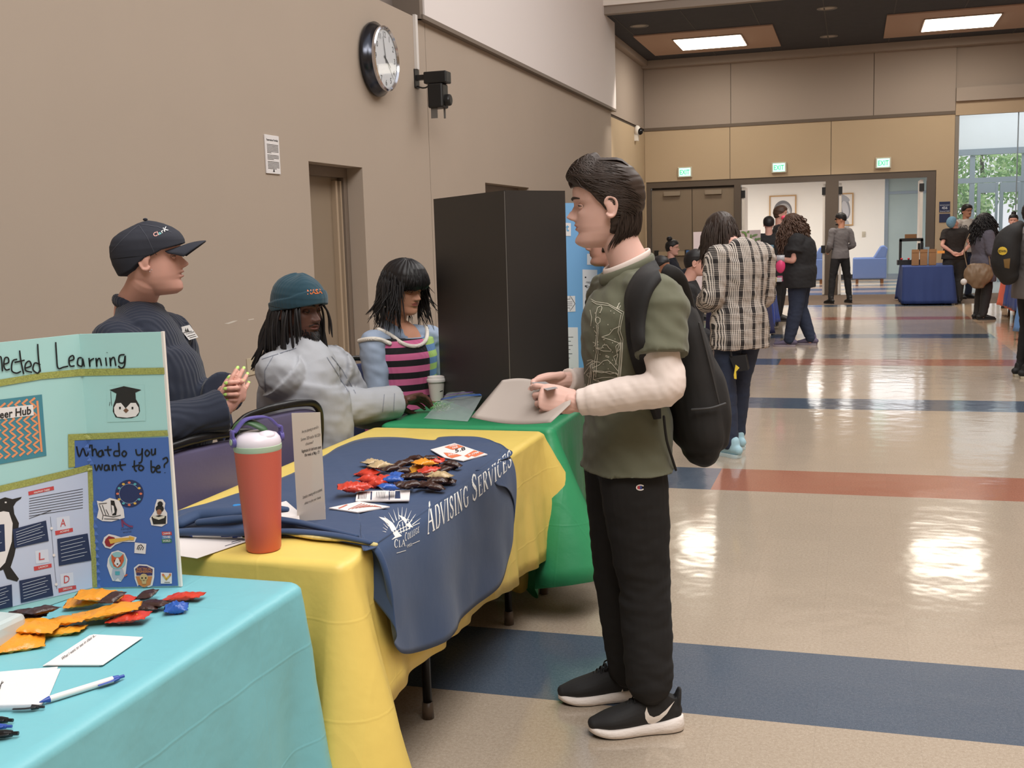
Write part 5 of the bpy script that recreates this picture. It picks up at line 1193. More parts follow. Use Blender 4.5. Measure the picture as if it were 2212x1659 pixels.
def beanie_man():
    f = Vector((.84,.42,0)).normalized(); r = f.cross(UPV).normalized(); y = 4.12; J = dict(f=f, r=r, k=1.10)
    J['nk'] = P(628, 742, y=y); J['hd'] = P(645, 735, y=y); J['ch'] = P(655, 850, y=y); J['wa'] = P(662, 950, y=y); J['pe'] = P(652, 1030, y=y)
    J['shR'] = P(600, 806, y=y-.20); J['shL'] = P(716, 790, y=y+.22)
    J['elR'] = P(694, 885, y=y+.06); J['wrR'] = P(866, 868, y=y+.42); J['elL'] = P(772, 880, y=y+.42); J['wrL'] = P(838, 905, y=y+.50)
    for s, q in (('L', -1), ('R', 1)):
        J['hi'+s] = J['pe']+r*.10*q-UPV*.02; J['kn'+s] = J['hi'+s]+f*.44-UPV*.04; J['an'+s] = Vector(((J['kn'+s]).x, J['kn'+s].y, .085)); J['tf'+s] = f
    hf = Vector((.95,-.26,-.10)); J['HM'] = frame(J['hd'], hf)
    S = dict(vox=.006, hvox=.0027, handvox=.0023, skinmat=sk_dark, hscale=1.10, neck=.062, w=1.15, d=1.22, belly=.04, armw=1.32, lip=(110,68,62), lipn='brown', lid=-.08, lidlow=-.3, gaze=-.3, brows=m_hairb, hand=1.05,
        face=dict(nose=1.0, open=.0018, chin=.006, cheek=.004, lips=1.5),
        hands=dict(R=dict(dir=Vector((.30,.95,.02)), palm=Vector((.55,-.1,-.8)), curls=[(.25,.5,.3),(.3,.55,.35),(.35,.6,.35),(.4,.6,.4)], thumb=(.5,.35,.2), side=-1),
                   L=dict(dir=Vector((.5,.5,-.6)), palm=Vector((.5,-.4,-.6)), curls=[(.8,.9,.5)]*4, thumb=(.3,.3,.3), side=1)),
        legs=dict(mat=m_blackp, loose=.022, w=1.1), top=dict(mat=m_denim, loose=.022, hem=.10, fold=.008, name='denim_shirt', slen=.93, cuff=1.12))
    root, body = person('seated person with dark dreadlocks, teal beanie and pale denim shirt', J, S)
    HM = J['HM']; hs = 1.10
    mt = mat('beanie_teal', (34,66,80), .9, sheen=.15, bump=.1, bs=60)
    rib(mt, 30, (1,-1,0), .25, .003)
    def th(a, z, p):
        front = math.cos(a); ed = lerpk([(-1,.090),(0,.118),(1,.148)], front)[0]
        return -.006+(.014+.008*sm(z, .16, .22)*(1+.5*math.sin(a*3))+.006+.007*(1-sm(z, ed+.040, ed+.044)))*sm(z, ed-.002, ed+.003)
    bn_ = hair_shell(root, HM, hs, th, mt, 'beanie', nu=120, nv=110, groove=0)
    bv = bvh_of(bn_); g = MB(); mo = mat('thread_orange', (226,120,60), .6); ptext(bv, 'NASA', (664,636), (696,634), 10, g, mo, bold=.03); mk('embroidery', g, mo, bn_)
    g = MB(); R = random.Random(11)
    def fall(p, o, l, R):
        out = o*R.uniform(.01, .035); d = Vector((R.uniform(-.012,.012), R.uniform(-.012,.012), 0)); return [p, p+out*.6-UPV*l*.2, p+out+d*.5-UPV*l*.5, p+out*1.1+d-UPV*l*.8, p+out*1.2+d*1.5-UPV*l]
    locks(g, HM, hs, R, 80, 1.15, PI, (.10, .135), .20, .0062, fall)
    locks(g, HM, hs, R, 9, .85, 1.05, (.130, .145), .15, .0042, fall)
    def fall2(p, o, l, R): return [p, p-J['f']*.03-UPV*l*.25, p-J['f']*.06-UPV*l*.6, p-J['f']*R.uniform(.07,.11)-UPV*l]
    locks(g, HM, hs, R, 34, 2.1, PI, (.08, .11), .22, .0062, fall2)
    mk('dreadlocks', g, m_hairb, root, True)
    g = MB(); H3 = HM.to_3x3()
    for i in range(420):                                             # short beard along the jaw and chin, thin moustache
        a = R.uniform(-1.25, 1.25); z = R.uniform(.0, .045) if abs(a) < .5 else R.uniform(.0, .05)+.028*(abs(a)-.5)
        p = face_disp(head_pt(a, z), S['face']); q = p+Vector((math.sin(a)*.007, math.cos(a)*.007, -.009)); g.tube([HM @ (p*hs), HM @ (q*hs)], [.0022, .0008], 4)
    for i in range(90):
        x = R.uniform(-.026, .026); z = .0735-.006*(abs(x)/.026)**2; p = face_disp(Vector((x, head_pt(math.asin(x/.062), z).y, z)), S['face']); g.tube([HM @ (p*hs), HM @ ((p+Vector((x*.05,.003,-.004)))*hs)], [.0014, .0006], 4)
    mk('beard', g, m_hairb, root)
    # shirt details: collar, placket, pocket
    sw = S['_top']; bv = bvh_of(sw); g = MB(); md = mat('denim_seam', (128,132,144), .85)
    strokes(bv, [[(716,770),(740,800),(760,835),(768,850)],[(706,772),(728,806),(752,846)],[(566,776),(600,765),(640,752)],[(573,848),(572,800),(590,770)],[(830,852),(826,890)],[(852,850),(850,888)]], 1.5, g, md, .0015); mk('seams', g, md, sw)
    g = MB(); c = J['nk']; lf = UPV.cross(f)
    for sd in (-1, 1): g.grid([[c+f*x+lf*(sd*w)+UPV*z for x, w, z in ((-.06,.03,.045),(-.01,.062,.035),(.045,.055,.010),(.085,.02,-.025))], [c+f*x+lf*(sd*w)+UPV*z for x, w, z in ((-.085,.04,.02),(-.01,.09,.005),(.055,.085,-.02),(.13,.035,-.065))]])
    o = mk('collar', g, m_denim, root, True); o.modifiers.new('s', 'SOLIDIFY').thickness = .003
    return root, J
beanie_man()
def vest_mat():
    m = mat('striped_knit', (20,20,20), .85); nt = m.node_tree; b = nt.nodes['Principled BSDF']; L = nt.links.new; N = nt.nodes.new
    tc = N('ShaderNodeTexCoord'); sx = N('ShaderNodeSeparateXYZ'); L(tc.outputs['Object'], sx.inputs[0])
    def mth(op, a, b_):
        n = N('ShaderNodeMath'); n.operation = op
        for i, q in enumerate((a, b_)):
            if q is None: continue
            if hasattr(q, 'links'): L(q, n.inputs[i])
            else: n.inputs[i].default_value = q
        return n.outputs[0]
    zz = mth('MULTIPLY', sx.outputs['Z'], 1/.062); fr = mth('FRACT', mth('ADD', zz, 10.1), None); st = mth('GREATER_THAN', fr, .5)
    # side of the vest along the shoulder line
    sd = mth('ADD', mth('MULTIPLY', sx.outputs['X'], VR.x), mth('MULTIPLY', sx.outputs['Y'], VR.y)); right = mth('LESS_THAN', sd, VOFF)
    def mix(f, A, B):
        n = N('ShaderNodeMix'); n.data_type = 'RGBA'; L(f, n.inputs['Factor'])
        for s, q in (('A', A), ('B', B)):
            if isinstance(q, tuple): n.inputs[s].default_value = lin(q)
            else: L(q, n.inputs[s])
        return n.outputs['Result']
    L(mix(right, mix(st, (24,22,26), (206,104,148)), mix(st, (88,122,166), (150,180,100))), b.inputs['Base Color']); return rib(m, 40, (1,-1,0), .3, .003)
def vest_woman():
    global VR, VOFF
    f = Vector((.88,-.30,0)).normalized(); r = f.cross(UPV).normalized(); y = 5.12; J = dict(f=f, r=r, k=1.06); VR = r
    J['nk'] = P(852, 706, y=y); J['hd'] = P(868, 676, y=y); J['ch'] = P(868, 775, y=y); J['wa'] = P(872, 840, y=y); J['pe'] = P(866, 935, y=y)
    J['shR'] = P(805, 742, y=y-.17); J['shL'] = P(928, 728, y=y+.18)
    J['elR'] = P(818, 850, y=y-.20); J['wrR'] = P(905, 880, y=y-.02); J['elL'] = P(950, 830, y=y+.22); J['wrL'] = P(925, 885, y=y+.05)
    for s, q in (('L', -1), ('R', 1)):
        J['hi'+s] = J['pe']+r*.09*q-UPV*.02; J['kn'+s] = J['hi'+s]+f*.42; J['an'+s] = Vector((J['kn'+s].x, J['kn'+s].y, .085)); J['tf'+s] = f
    hf = Vector((.93,-.34,-.20)); J['HM'] = frame(J['hd'], hf); VOFF = -.030
    mb_ = mat('blue_shirt', (150,164,186), .8, bump=.4, bs=12, bdist=.006, var=.1, vs=5)
    S = dict(vox=.006, hvox=.0028, handvox=.0026, skinmat=sk_mid, hscale=1.04, neck=.050, w=.98, d=1.1, belly=.01, lip=(170,96,88), lipn='rose2', lid=-.16, lidlow=-.24, gaze=-.3, brows=m_hairb,
        face=dict(nose=1.05, chin=.004, lips=1.2), legs=dict(mat=m_blackp, loose=.02),
        hands=dict(R=dict(dir=Vector((.6,.6,-.1)), curls=[(.7,.8,.4)]*4), L=dict(dir=Vector((.5,.2,-.3)), curls=[(.7,.8,.4)]*4)),
        top=dict(mat=mb_, lowneck=1, loose=.018, hem=.05, fold=.008, name='blue_shirt', slen=.9))
    root, body = person('seated person with black bangs in a striped knit vest over a blue shirt', J, S)
    S2 = dict(S); g = MB(); tp, trd = torso_path(J, infl=.030, S=S); tp[-1] = tp[-2]+UPV*.002; trd[-1] = (trd[-2][0]*.9, trd[-2][1]*.85)
    g.tube([tp[0]-UPV*.03]+tp[:-1], [trd[0]]+trd[:-2]+[(trd[-2][0]*1.25, trd[-2][1]*1.05)], 36, None, True, 4, up=f)
    mid = (J['shL']+J['shR'])/2
    for s in 'LR': g.tube([J['nk'].lerp(J['sh'+s], .35)-UPV*.035, J['nk'].lerp(J['sh'+s], .65)-UPV*.03, J['nk'].lerp(J['sh'+s], .95)-UPV*.02], [(.062,.066),(.066,.062),(.06,.06)], 16, None, 'round', 3)
    me = remesh(g, .006, 2); displace(me, lambda p, n: .004*noise.noise(Vector((p.x*9, p.y*9, p.z*9)))); vm = link('knit_vest', me, vest_mat(), root)
    c = J['nk']; lf = UPV.cross(f); wv = rib(mat('white_knit', (226,218,208), .85), 60, (1,-1,0), .6, .003)
    def band(px, w, nm, objs=(vm, S['_top'])):
        bs = [bvh_of(o) for o in objs]; L = []
        for p in smooth_line(px, 5):
            h_ = [hitn(b, p.x, p.y) for b in bs]; h_ = [q for q in h_ if q[0] is not None]
            if h_: q = min(h_, key=lambda q: (q[0]-Vector(CAM)).length); L.append(q[0]+q[1]*.003)
        for _ in range(3): L = [L[0]]+[(L[i-1]+L[i]*2+L[i+1])/4 for i in range(1, len(L)-1)]+[L[-1]]
        g = MB(); g.tube(L, w, 10, None, 'round', 1); mk(nm, g, wv, vm, True)
    band([(782,722),(800,712),(822,714),(846,726),(868,742),(892,749),(912,744),(922,728),(920,708),(912,694)], .010, 'vest_neckband')
    band([(768,742),(780,736),(800,732),(822,734),(842,742)], .011, 'vest_armband')
    g = MB()
    for sd in (-1, 1): g.grid([[c+f*x+lf*(sd*w)+UPV*z for x, w, z in ((-.055,.02,.045),(-.01,.055,.040),(.05,.05,.012),(.085,.012,-.02))], [c+f*x+lf*(sd*w)+UPV*z for x, w, z in ((-.08,.03,.012),(-.01,.085,.0),(.06,.095,-.03),(.12,.03,-.075))]])
    cl = mk('collar', g, mb_, root, True); cl.modifiers.new('s', 'SOLIDIFY').thickness = .003
    HM = J['HM']; hs = 1.04
    def th(a, z, p):
        hl = lerpk([(-1,.0),(-.2,.02),(.1,.09),(.35,.12),(.6,.128),(1,.138)], math.cos(a))[0]; return -.006+(.022+.014*sm(z, .15, .22)+.006)*sm(z, hl-.004, hl+.006)
    hr = hair_shell(root, HM, hs, th, m_hairb, nu=120, nv=100, groove=.0014, gdir='down', seed=5)
    g = MB(); R = random.Random(3)
    for i in range(150):                                             # bangs falling to the brows, parted near the middle
        a = R.uniform(-.95, .85); z = R.uniform(.17, .195); p = head_pt(a, z, off=.030); e = head_pt(a*1.15+(-.12 if a < 0 else .12), .131+R.uniform(-.004,.008)-.012*abs(a), off=.012); m_ = head_pt(a*1.05, .150, off=.026); g.tube([HM @ (q*hs) for q in (head_pt(a*.7, .215, off=.026), p, m_, e)], [.0012,.0024,.0022,.0005], 5, None, True, 3)
    for i in range(330):                                             # layered lengths flicking away from the neck
        a = R.uniform(1.0, PI)*(1 if R.random() < .5 else -1); z = R.uniform(.09, .215); L = R.uniform(.12, .23); H3 = HM.to_3x3(); p = HM @ (head_pt(a, z, off=.030)*hs); o = H3 @ Vector((math.sin(a), math.cos(a), 0)); o.z = 0
        fl = R.uniform(.01, .05); w = Vector((R.uniform(-.02,.02), R.uniform(-.02,.02), 0)); g.tube([p, p+o*.015-UPV*L*.35, p+o*.02+w*.6-UPV*L*.65, p+o*(.01+fl)+w*1.4-UPV*L*.95], [.002,.0034,.003,.0006], 5, None, True, 3)
    for i in range(60):
        a = R.uniform(.95, 1.25)*(1 if i % 2 else -1); p = head_pt(a, .15, off=.022); g.tube([HM @ (q*hs) for q in (p, head_pt(a, .12, off=.020), head_pt(a+.05, .085+R.uniform(-.01,.02), off=.014))], [.0022,.0024,.0005], 5, None, True, 2)
    mk('hair_locks', g, m_hairb, hr, True)
    return root, J
vest_woman()
# ---- chairs
def chair(loc, deg, label, mb_, ms, group='black framed stacking chairs behind the tables'):
    r = thing('chair', label, 'chair', (0,0,0), group); fm = mat('chair_black', (26,25,26), .35, metal=.2)
    for s in (-1, 1):
        g = MB(); x = s*.27
        g.tube([(x,.24,0),(x,.235,.35),(x,.20,.60),(x,.12,.675),(x,-.02,.70),(x,-.14,.69)], [(.012,.017)]*6, 10, None, 'round', 5, up=(1,0,0)); mk('armrest', g, fm, r, True)
        g = MB(); g.tube([(s*.26,-.30,0),(s*.26,-.24,.30),(s*.255,-.22,.50),(s*.25,-.27,.80),(s*.20,-.30,.90),(s*.10,-.31,.925),(0,-.31,.93)], [(.012,.015)]*7, 10, None, 'round', 5, up=(1,0,0)); mk('back_frame', g, fm, r, True)
    g = MB(); g.box((-.24,-.22,.42),(.24,.24,.48)); mk('seat', g, ms, r, bevel=.02)
    g = MB(); rows = []
    for off in (.0, .035):
        rows.append([Vector((math.sin(t)*.21, -.255-.02*math.cos(t*2)-off, .70+z)) for t in (0,) for z in (0,)])
    g = MB(); R_ = []
    for i in range(9):
        z = .52+.38*i/8; R_.append([Vector((-.225+.45*j/12, -.225-.05*(z-.52)/.38-.02*(1-((j-6)/6)**2), z-(.03*(abs(j-6)/6)**4 if i == 8 else 0))) for j in range(13)])
    g.grid(R_); o = mk('backrest', g, mb_, r, True); sd = o.modifiers.new('s', 'SOLIDIFY'); sd.thickness = .035; sd.offset = 0; bv_ = o.modifiers.new('b', 'BEVEL'); bv_.width = .012; bv_.segments = 3
    r.location = loc; r.rotation_euler = (0, 0, math.radians(deg)); return r
m_pur = mat('purple_shell', (104,98,132), .6, bump=.05, bs=60); m_nvs = mat('navy_upholstery', (44,50,82), .9)
q = P(452, 1045, y=3.10); chair((q.x-.26, q.y+.06, 0), 72, 'chair with slate purple backrest in front of the person in the navy sweater', m_pur, m_pur)
q = P(600, 950, y=3.72); chair((q.x-.26, q.y+.06, 0), 74, 'chair with purple backrest between the tumbler and the acrylic sign', m_pur, m_pur)
chair((-2.24, 4.08, 0), -62, 'navy chair the person in the teal beanie sits on', m_nvs, m_nvs)
chair((-2.22, 5.12, 0), -108, 'navy chair the person in the striped vest sits on', m_nvs, m_nvs)
# ---- person hidden behind the student
J = pose((-.98, 4.75, 0), 80, 1.56, stance=.05, over=dict(wrL=(-.2,-.12,.92), elL=(-.24,-.12,1.15), wrR=(.2,-.12,.92), elR=(.24,-.12,1.15))); S = dict(vox=.009, hvox=.004, skinmat=sk_light, lip=(170,100,92), lipn='rose3', legs=dict(mat=m_blackp), top=dict(mat=mat('black_jacket', (34,33,36), .7, bump=.3, bs=20), loose=.04, hem=.06, name='jacket'), face=dict(cheek=.003), shoek=1)
hd = P(1311, 575, y=4.75); J['HM'] = frame(hd, Vector((-.97,-.2,0))); J['nk'] = hd+Vector((.06,.01,-.07)); ro, bo = person('person in a black jacket mostly hidden behind the student, only mouth, chin and collar showing', J, S)
hair_shell(ro, J['HM'], 1.0*J['k'], lambda a, z, p: -.006+.02*sm(z, .15 if math.cos(a) > .3 else .06, .17 if math.cos(a) > .3 else .08), m_hair, nu=60, nv=50)
g = MB(); c = J['nk']
rows = []
for i in range(7):
    t = i/6; rows.append([c+Vector((-.0, 0, .02))+Vector((-.085*math.cos(a), .085*math.sin(a), .0))*(1+.5*t)+UPV*(.03-.10*t-.02*math.cos(a)) for a in [(-1.9+3.8*j/16) for j in range(17)]])
g.grid(rows); o = mk('jacket_collar', g, MC['black_jacket'], ro, True); o.modifiers.new('s', 'SOLIDIFY').thickness = .006
# ================================================================ things on the tables
def onz(u, v, z=TZ): return P(u, v, z=z)
# ---- tumbler
def tumbler():
    b = onz(570, 1186, TZ+.002); H = P(562, 905, y=b.y).z-TZ; r = thing('tumbler', 'coral insulated tumbler with white lid and purple carry handle on the yellow cloth', 'tumbler', b)
    s = .5*(P(605,1100,y=b.y)-P(520,1100,y=b.y)).length; hh = P(565, 970, y=b.y).z-b.z
    g = MB(); g.lathe([(.001,0),(s*.72,0),(s*.78,.006),(s*.86,hh*.35),(s*.98,hh*.75),(s*1.04,hh-.002)], b, 40); mk('body', g, mat('coral_steel', (204,98,82), .42, bump=.05, bs=300), r, 40)
    g = MB(); g.lathe([(s*1.04,hh-.002),(s*1.06,hh+.002),(s*1.06,hh+.012),(s*1.03,hh+.014)], b, 40); mk('gasket', g, mat('mint_band', (176,196,172), .5), r, 40)
    g = MB(); g.lathe([(s*1.04,hh+.013),(s*1.05,hh+.02),(s*1.0,hh+.030),(s*.86,hh+.040),(s*.5,hh+.046),(.001,hh+.047)], b, 40); g.ell(b+Vector((s*.5,-s*.1,hh+.036)), (s*.42,s*.5,.014)); mk('lid', g, mat('lid_white', (226,216,226), .35), r, True)
    g = MB(); ax = Vector((1,.25,0)).normalized(); c = b+UPV*(hh+.05); g.tube([b+ax*(-s*.95)+UPV*(hh+.028), b+ax*(-s*.88)+UPV*(hh+.060), b+ax*(-s*.4)+UPV*(hh+.072), b+ax*(s*.25)+UPV*(hh+.055), b+ax*(s*.45)+UPV*(hh+.040)], [(.018,.008),(.020,.009),(.022,.008),(.020,.007),(.012,.005)], 14, None, 'round', 5, up=UPV); g.tube([b+ax*(-s*.98)+UPV*(hh+.018), b+ax*(-s*.99)+UPV*(hh+.055)], [(.016,.006)]*2, 12, None, 'round', 3, up=ax); mk('spout_cap', g, mat('moss_green', (66,98,66), .45), r, True)
    g = MB(); n = Vector((.35,-.94,0)); tp = H+.0; pts = [b+n*s*1.07+UPV*(hh+.024), b+n*s*1.09+UPV*(hh+.05), b+n*s*.95+UPV*(tp-.035), b+n*s*.55+UPV*(tp-.006), b+UPV*tp, b-n*s*.55+UPV*(tp-.006), b-n*s*.95+UPV*(tp-.035), b-n*s*1.09+UPV*(hh+.05), b-n*s*1.07+UPV*(hh+.024)]
    lx = Vector((n.y,-n.x,0)); n2 = Vector((-.62,-.78,0)); pts = [b+n2*s*1.08+UPV*(hh+.024), b+n2*s*1.1+UPV*(hh+.05), b+n2*s*.98+UPV*(tp-.03), b+n2*s*.55+UPV*(tp-.005), b+UPV*tp, b-n2*s*.55+UPV*(tp-.005), b-n2*s*.98+UPV*(tp-.03), b-n2*s*1.1+UPV*(hh+.05), b-n2*s*1.08+UPV*(hh+.024)]
    lat = n2.cross(UPV); rows = [[p+lat*w for w in (-.011, .011)] for p in smooth_line(pts, 6)]
    g.grid(rows); o = mk('handle', g, mat('violet_plastic', (96,88,158), .4), r, True); sd = o.modifiers.new('s', 'SOLIDIFY'); sd.thickness = .005; bb = o.modifiers.new('b', 'BEVEL'); bb.width = .0015
    g = MB()
    for q in (1, -1): g.cyl(b+n2*s*1.05*q+UPV*(hh+.026), b+n2*(s*1.05+.009)*q+UPV*(hh+.026), .014, 20, mat('violet_plastic', (0,0,0))); g.cyl(b+n2*(s*1.05+.008)*q+UPV*(hh+.026), b+n2*(s*1.05+.011)*q+UPV*(hh+.026), .008, 16, mat('mint_band', (0,0,0)))
    mk('hinge', g, None, r, 40)
tumbler()
# ---- acrylic sign
def acrylic():
    a, b = onz(643, 1131, TZ+.003), onz(704, 1129, TZ+.003); zt = P(636, 893, y=a.y).z; d = (b-a).normalized(); W = (b-a).length; n = Vector((d.y,-d.x,0)); r = thing('sign_holder', 'clear acrylic sign holder with a printed enrollment notice on the navy banner', 'sign holder', a.lerp(b, .5))
    ma = mat('acrylic', (225,230,235), .05, alpha=.3, spec=.8); mp = mat('paper_notice', (206,196,186), .5, coat=.6)
    g = MB(); g.prism([a, b, b-n*.005, a-n*.005], (0,0,zt-a.z)); s = mk('sheet', g, mp, r)
    g = MB(); g.prism([b-n*.004, b-n*.004+d*.0+n*.0, b+d*.05-n*.0, b+d*.05+n*.003], (0,0,.003)); g.prism([a+n*.003, b+n*.003, b+n*.08, a+n*.08], (0,0,.003)); mk('acrylic_stand', g, ma, r)
    bv = bvh_of(s); g = MB(); T = lambda t, p, q, h, bo=0: ptext(bv, t, p, q, h, g, None, bold=bo, up=(0,-1), lift=.0006)
    T('Are you planning to enroll in', (652,936), (688,925), 7); T('Summer 2024 and/or Fall 2024', (650,953), (692,942), 7); T('classes?', (660,962), (677,957), 6)
    T('Registration for both terms opens', (652,978), (694,968), 7, .02); T('the week of May 17!', (658,986), (690,980), 7, .02); T('Schedule a meeting with an academic', (654,1078), (696,1060), 7); T('advisor to plan your classes', (658,1090), (693,1076), 6)
    mk('print', g, mat('print_black', (0,0,0)), s)
acrylic()
# ---- papers
def sheet(px, col, name, label, cat='paper', z=TZ+.012, th=.0015, parent=None, lines=None, group=None, mt=None):
    q = [P(u, v, z=z) for u, v in px]; g = MB(); n = len(q)
    g.add([p for p in q]+[p-UPV*th for p in q], [tuple(range(n)), tuple(range(2*n-1, n-1, -1))]+[(i, n+i, n+(i+1) % n, (i+1) % n) for i in range(n)])
    o = tag(mk(name, g, mt or mat('paper_white', (232,224,222), .7), None, base=sum(q, Vector())/n), label, cat, group)
    if lines:
        bv = bvh_of(o); g = MB(); lines(bv, g); mk('print', g, None, o)
    return o
mpb, mpn, mor, mpr = mat('print_black', (0,0,0)), mat('print_navy', (44,60,96), .6), mat('print_orange', (222,120,80), .6), mat('print_rose', (206,122,104), .6)
def L1(bv, g):
    area(bv, [(801,1062),(804,1062),(803,1080),(800,1080)], g, mpn); area(bv, [(840,1062),(842,1062),(842,1080),(840,1080)], g, mpn); area(bv, [(854,1061),(864,1061),(865,1077),(853,1077)], g, mpn)
    for i in range(6): strokes(bv, [[(814+3.5*i,1063),(813+3.5*i,1076)]], .8, g, mpb); strokes(bv, [[(776+3.2*i,1063),(774+3.2*i,1078)]], 1.0 if i else 2, g, mpb)
    for i in range(4): strokes(bv, [[(843+2.6*i,1063),(843+2.6*i,1076)]], .7, g, mpb)
sheet([(771,1061),(886,1058),(884,1080),(768,1082)], 0, 'leaflet', 'white leaflet with navy columns lying on the navy banner, left of the candy', 'leaflet', TZ+.020, .004, lines=L1)
def L2(bv, g):
    for i in range(8): strokes(bv, [[(752+8*i,1101-1.2*i),(782+6*i,1088+1.2*i)]], 1.0, g, mpr)
    area(bv, [(730,1098),(748,1090),(752,1091),(734,1099)], g, mpr); area(bv, [(820,1097),(838,1096),(834,1098),(800,1101)], g, mpr)
sheet([(710,1097),(776,1083),(842,1094),(772,1106)], 0, 'leaflet', 'white leaflet with rose printing beside the acrylic sign', 'leaflet', TZ+.018, .003, lines=L2)
def L3(bv, g):
    area(bv, [(960,966),(983,959),(1002,965),(978,972)], g, mor); area(bv, [(958,978),(976,979),(998,984),(976,990),(966,986)], g, mor); area(bv, [(1003,985),(1024,973),(1046,979),(1016,991)], g, mor)
    ptext(bv, 'TRANSFER', (970,966), (988,963), 4, g, mat('paper_white', (0,0,0)), .03); ptext(bv, 'FAIR', (978,970), (990,967), 3.5, g, mat('paper_white', (0,0,0)), .03); ptext(bv, '5.8', (984,978), (1006,972), 7, g, mpb, .02); ptext(bv, '2026', (968,985), (986,982), 4, g, mat('paper_white', (0,0,0)), .03); ptext(bv, '9-1PM', (1012,986), (1034,979), 4, g, mat('paper_white', (0,0,0)), .03)
sheet([(930,971),(982,957),(1053,981),(1000,995),(960,988)], 0, 'leaflet', 'white and orange event leaflet at the far end of the navy banner', 'leaflet', TZ+.018, .003, lines=L3)
sheet([(384,1145),(505,1150),(537,1168),(425,1206),(384,1200)], 0, 'paper_sheet', 'white paper sheet under the blue and white pen on the yellow cloth', 'paper', TZ+.0045, .001, lines=lambda bv, g: strokes(bv, [[(500,1172),(520,1166),(528,1168)],[(486,1180),(520,1170)]], .7, g, mpn))
sheet([(607,1085),(618,1082),(645,1105),(648,1128),(608,1126)], 0, 'paper_sheet', 'white paper between the tumbler and the acrylic sign', 'paper', TZ+.026, .001)
def pen(a, b, label, col, tip, z=TZ, r=.0058, mats=None, clear=False):
    p, q = P(*a, z=z+r), P(*b, z=z+r); d = (q-p).normalized(); L = (q-p).length; o = thing('pen', label, 'pen', (p+q)/2)
    g = MB(); g.tube([p+d*.018, p+d*.03, q-d*.022], [r*.92, r, r], 14); mk('barrel', g, col, o, 40)
    g = MB(); g.tube([p, p+d*.003, p+d*.018], [r*.18, r*.3, r*.95], 12, None, True); mk('tip', g, tip, o, 40)
    g = MB(); g.tube([q-d*.022, q-d*.010, q-d*.009, q], [r, r*.75, r*.5, r*.5], 12); s = d.cross(UPV); g.tube([q-d*.014+s*r*.9+UPV*.002, q-d*.03+s*r*1.5+UPV*.001, q-d*.052+s*r*1.25], [(.003,.0012)]*3, 8, None, 'round', 3, up=UPV); mk('clicker', g, tip, o, 40)
m_bp = mat('blue_plastic', (58,84,168), .3); m_wp = mat('white_plastic', (232,228,226), .3)
pen((404,1156), (520,1158), 'blue and white ballpoint pen lying on the paper behind the teal board', m_wp, m_bp, TZ+.006)
pen((85,1517), (268,1460), 'white ballpoint pen with blue tip and clicker on the turquoise cloth', m_wp, m_bp, TZ+.002, .0062)
m_clr = mat('clear_barrel', (196,206,216), .1, alpha=.6, spec=.8)
pen((-60,1530), (96,1527), 'clear stick pen with a dark refill at the left edge of the turquoise cloth', m_clr, mat('pen_dark', (44,44,48), .3), TZ+.002, .005)
pen((-70,1552), (28,1556), 'black pen topmost of the three at the bottom left corner', mat('pen_black', (30,30,32), .25), mat('pen_black', (0,0,0)), TZ+.002, .006)
pen((-70,1570), (26,1569), 'clear and blue pen between two black pens at the bottom left corner', m_clr, m_bp, TZ+.002, .005)
pen((-70,1588), (40,1584), 'glossy black pen lowest at the left edge of the turquoise cloth', mat('pen_black', (0,0,0)), mat('pen_black', (0,0,0)), TZ+.002, .0068)
# ---- index cards on the turquoise cloth
for k, (dx, dy) in enumerate(((-8,2),(-4,1),(0,0))):
    sheet([(202+dx,1370+dy),(309+dx,1376+dy),(222+dx,1436+dy),(100+dx,1436+dy)], 0, 'index_card', 'white card %s of the stack printed with a line of text' % ('lowest', 'in the middle', 'on top')[k], 'card', TZ+.003+.0012*k, .001, group='white cards on the turquoise cloth',
        lines=(lambda bv, g: ptext(bv, 'What I want to see in class is...', (134,1427), (208,1374), 6.5, g, mpb, up=(-.2,-.95))) if k == 2 else None)
for k, (dx, dy) in enumerate(((0,0),(6,4))):
    sheet([(-60+dx,1456+dy),(125+dx,1440+dy),(100+dx,1500+dy),(84+dx,1518+dy),(-60+dx,1522+dy)], 0, 'index_card', 'white card %s of the pair under the white and blue pen' % ('below', 'on top')[k], 'card', TZ+.002+.0012*k, .001, group='white cards at the left edge', lines=(lambda bv, g: strokes(bv, [[(0,1490),(3,1478),(8,1474)],[(0,1484),(5,1472)]], 1.2, g, mpb)) if k else None)
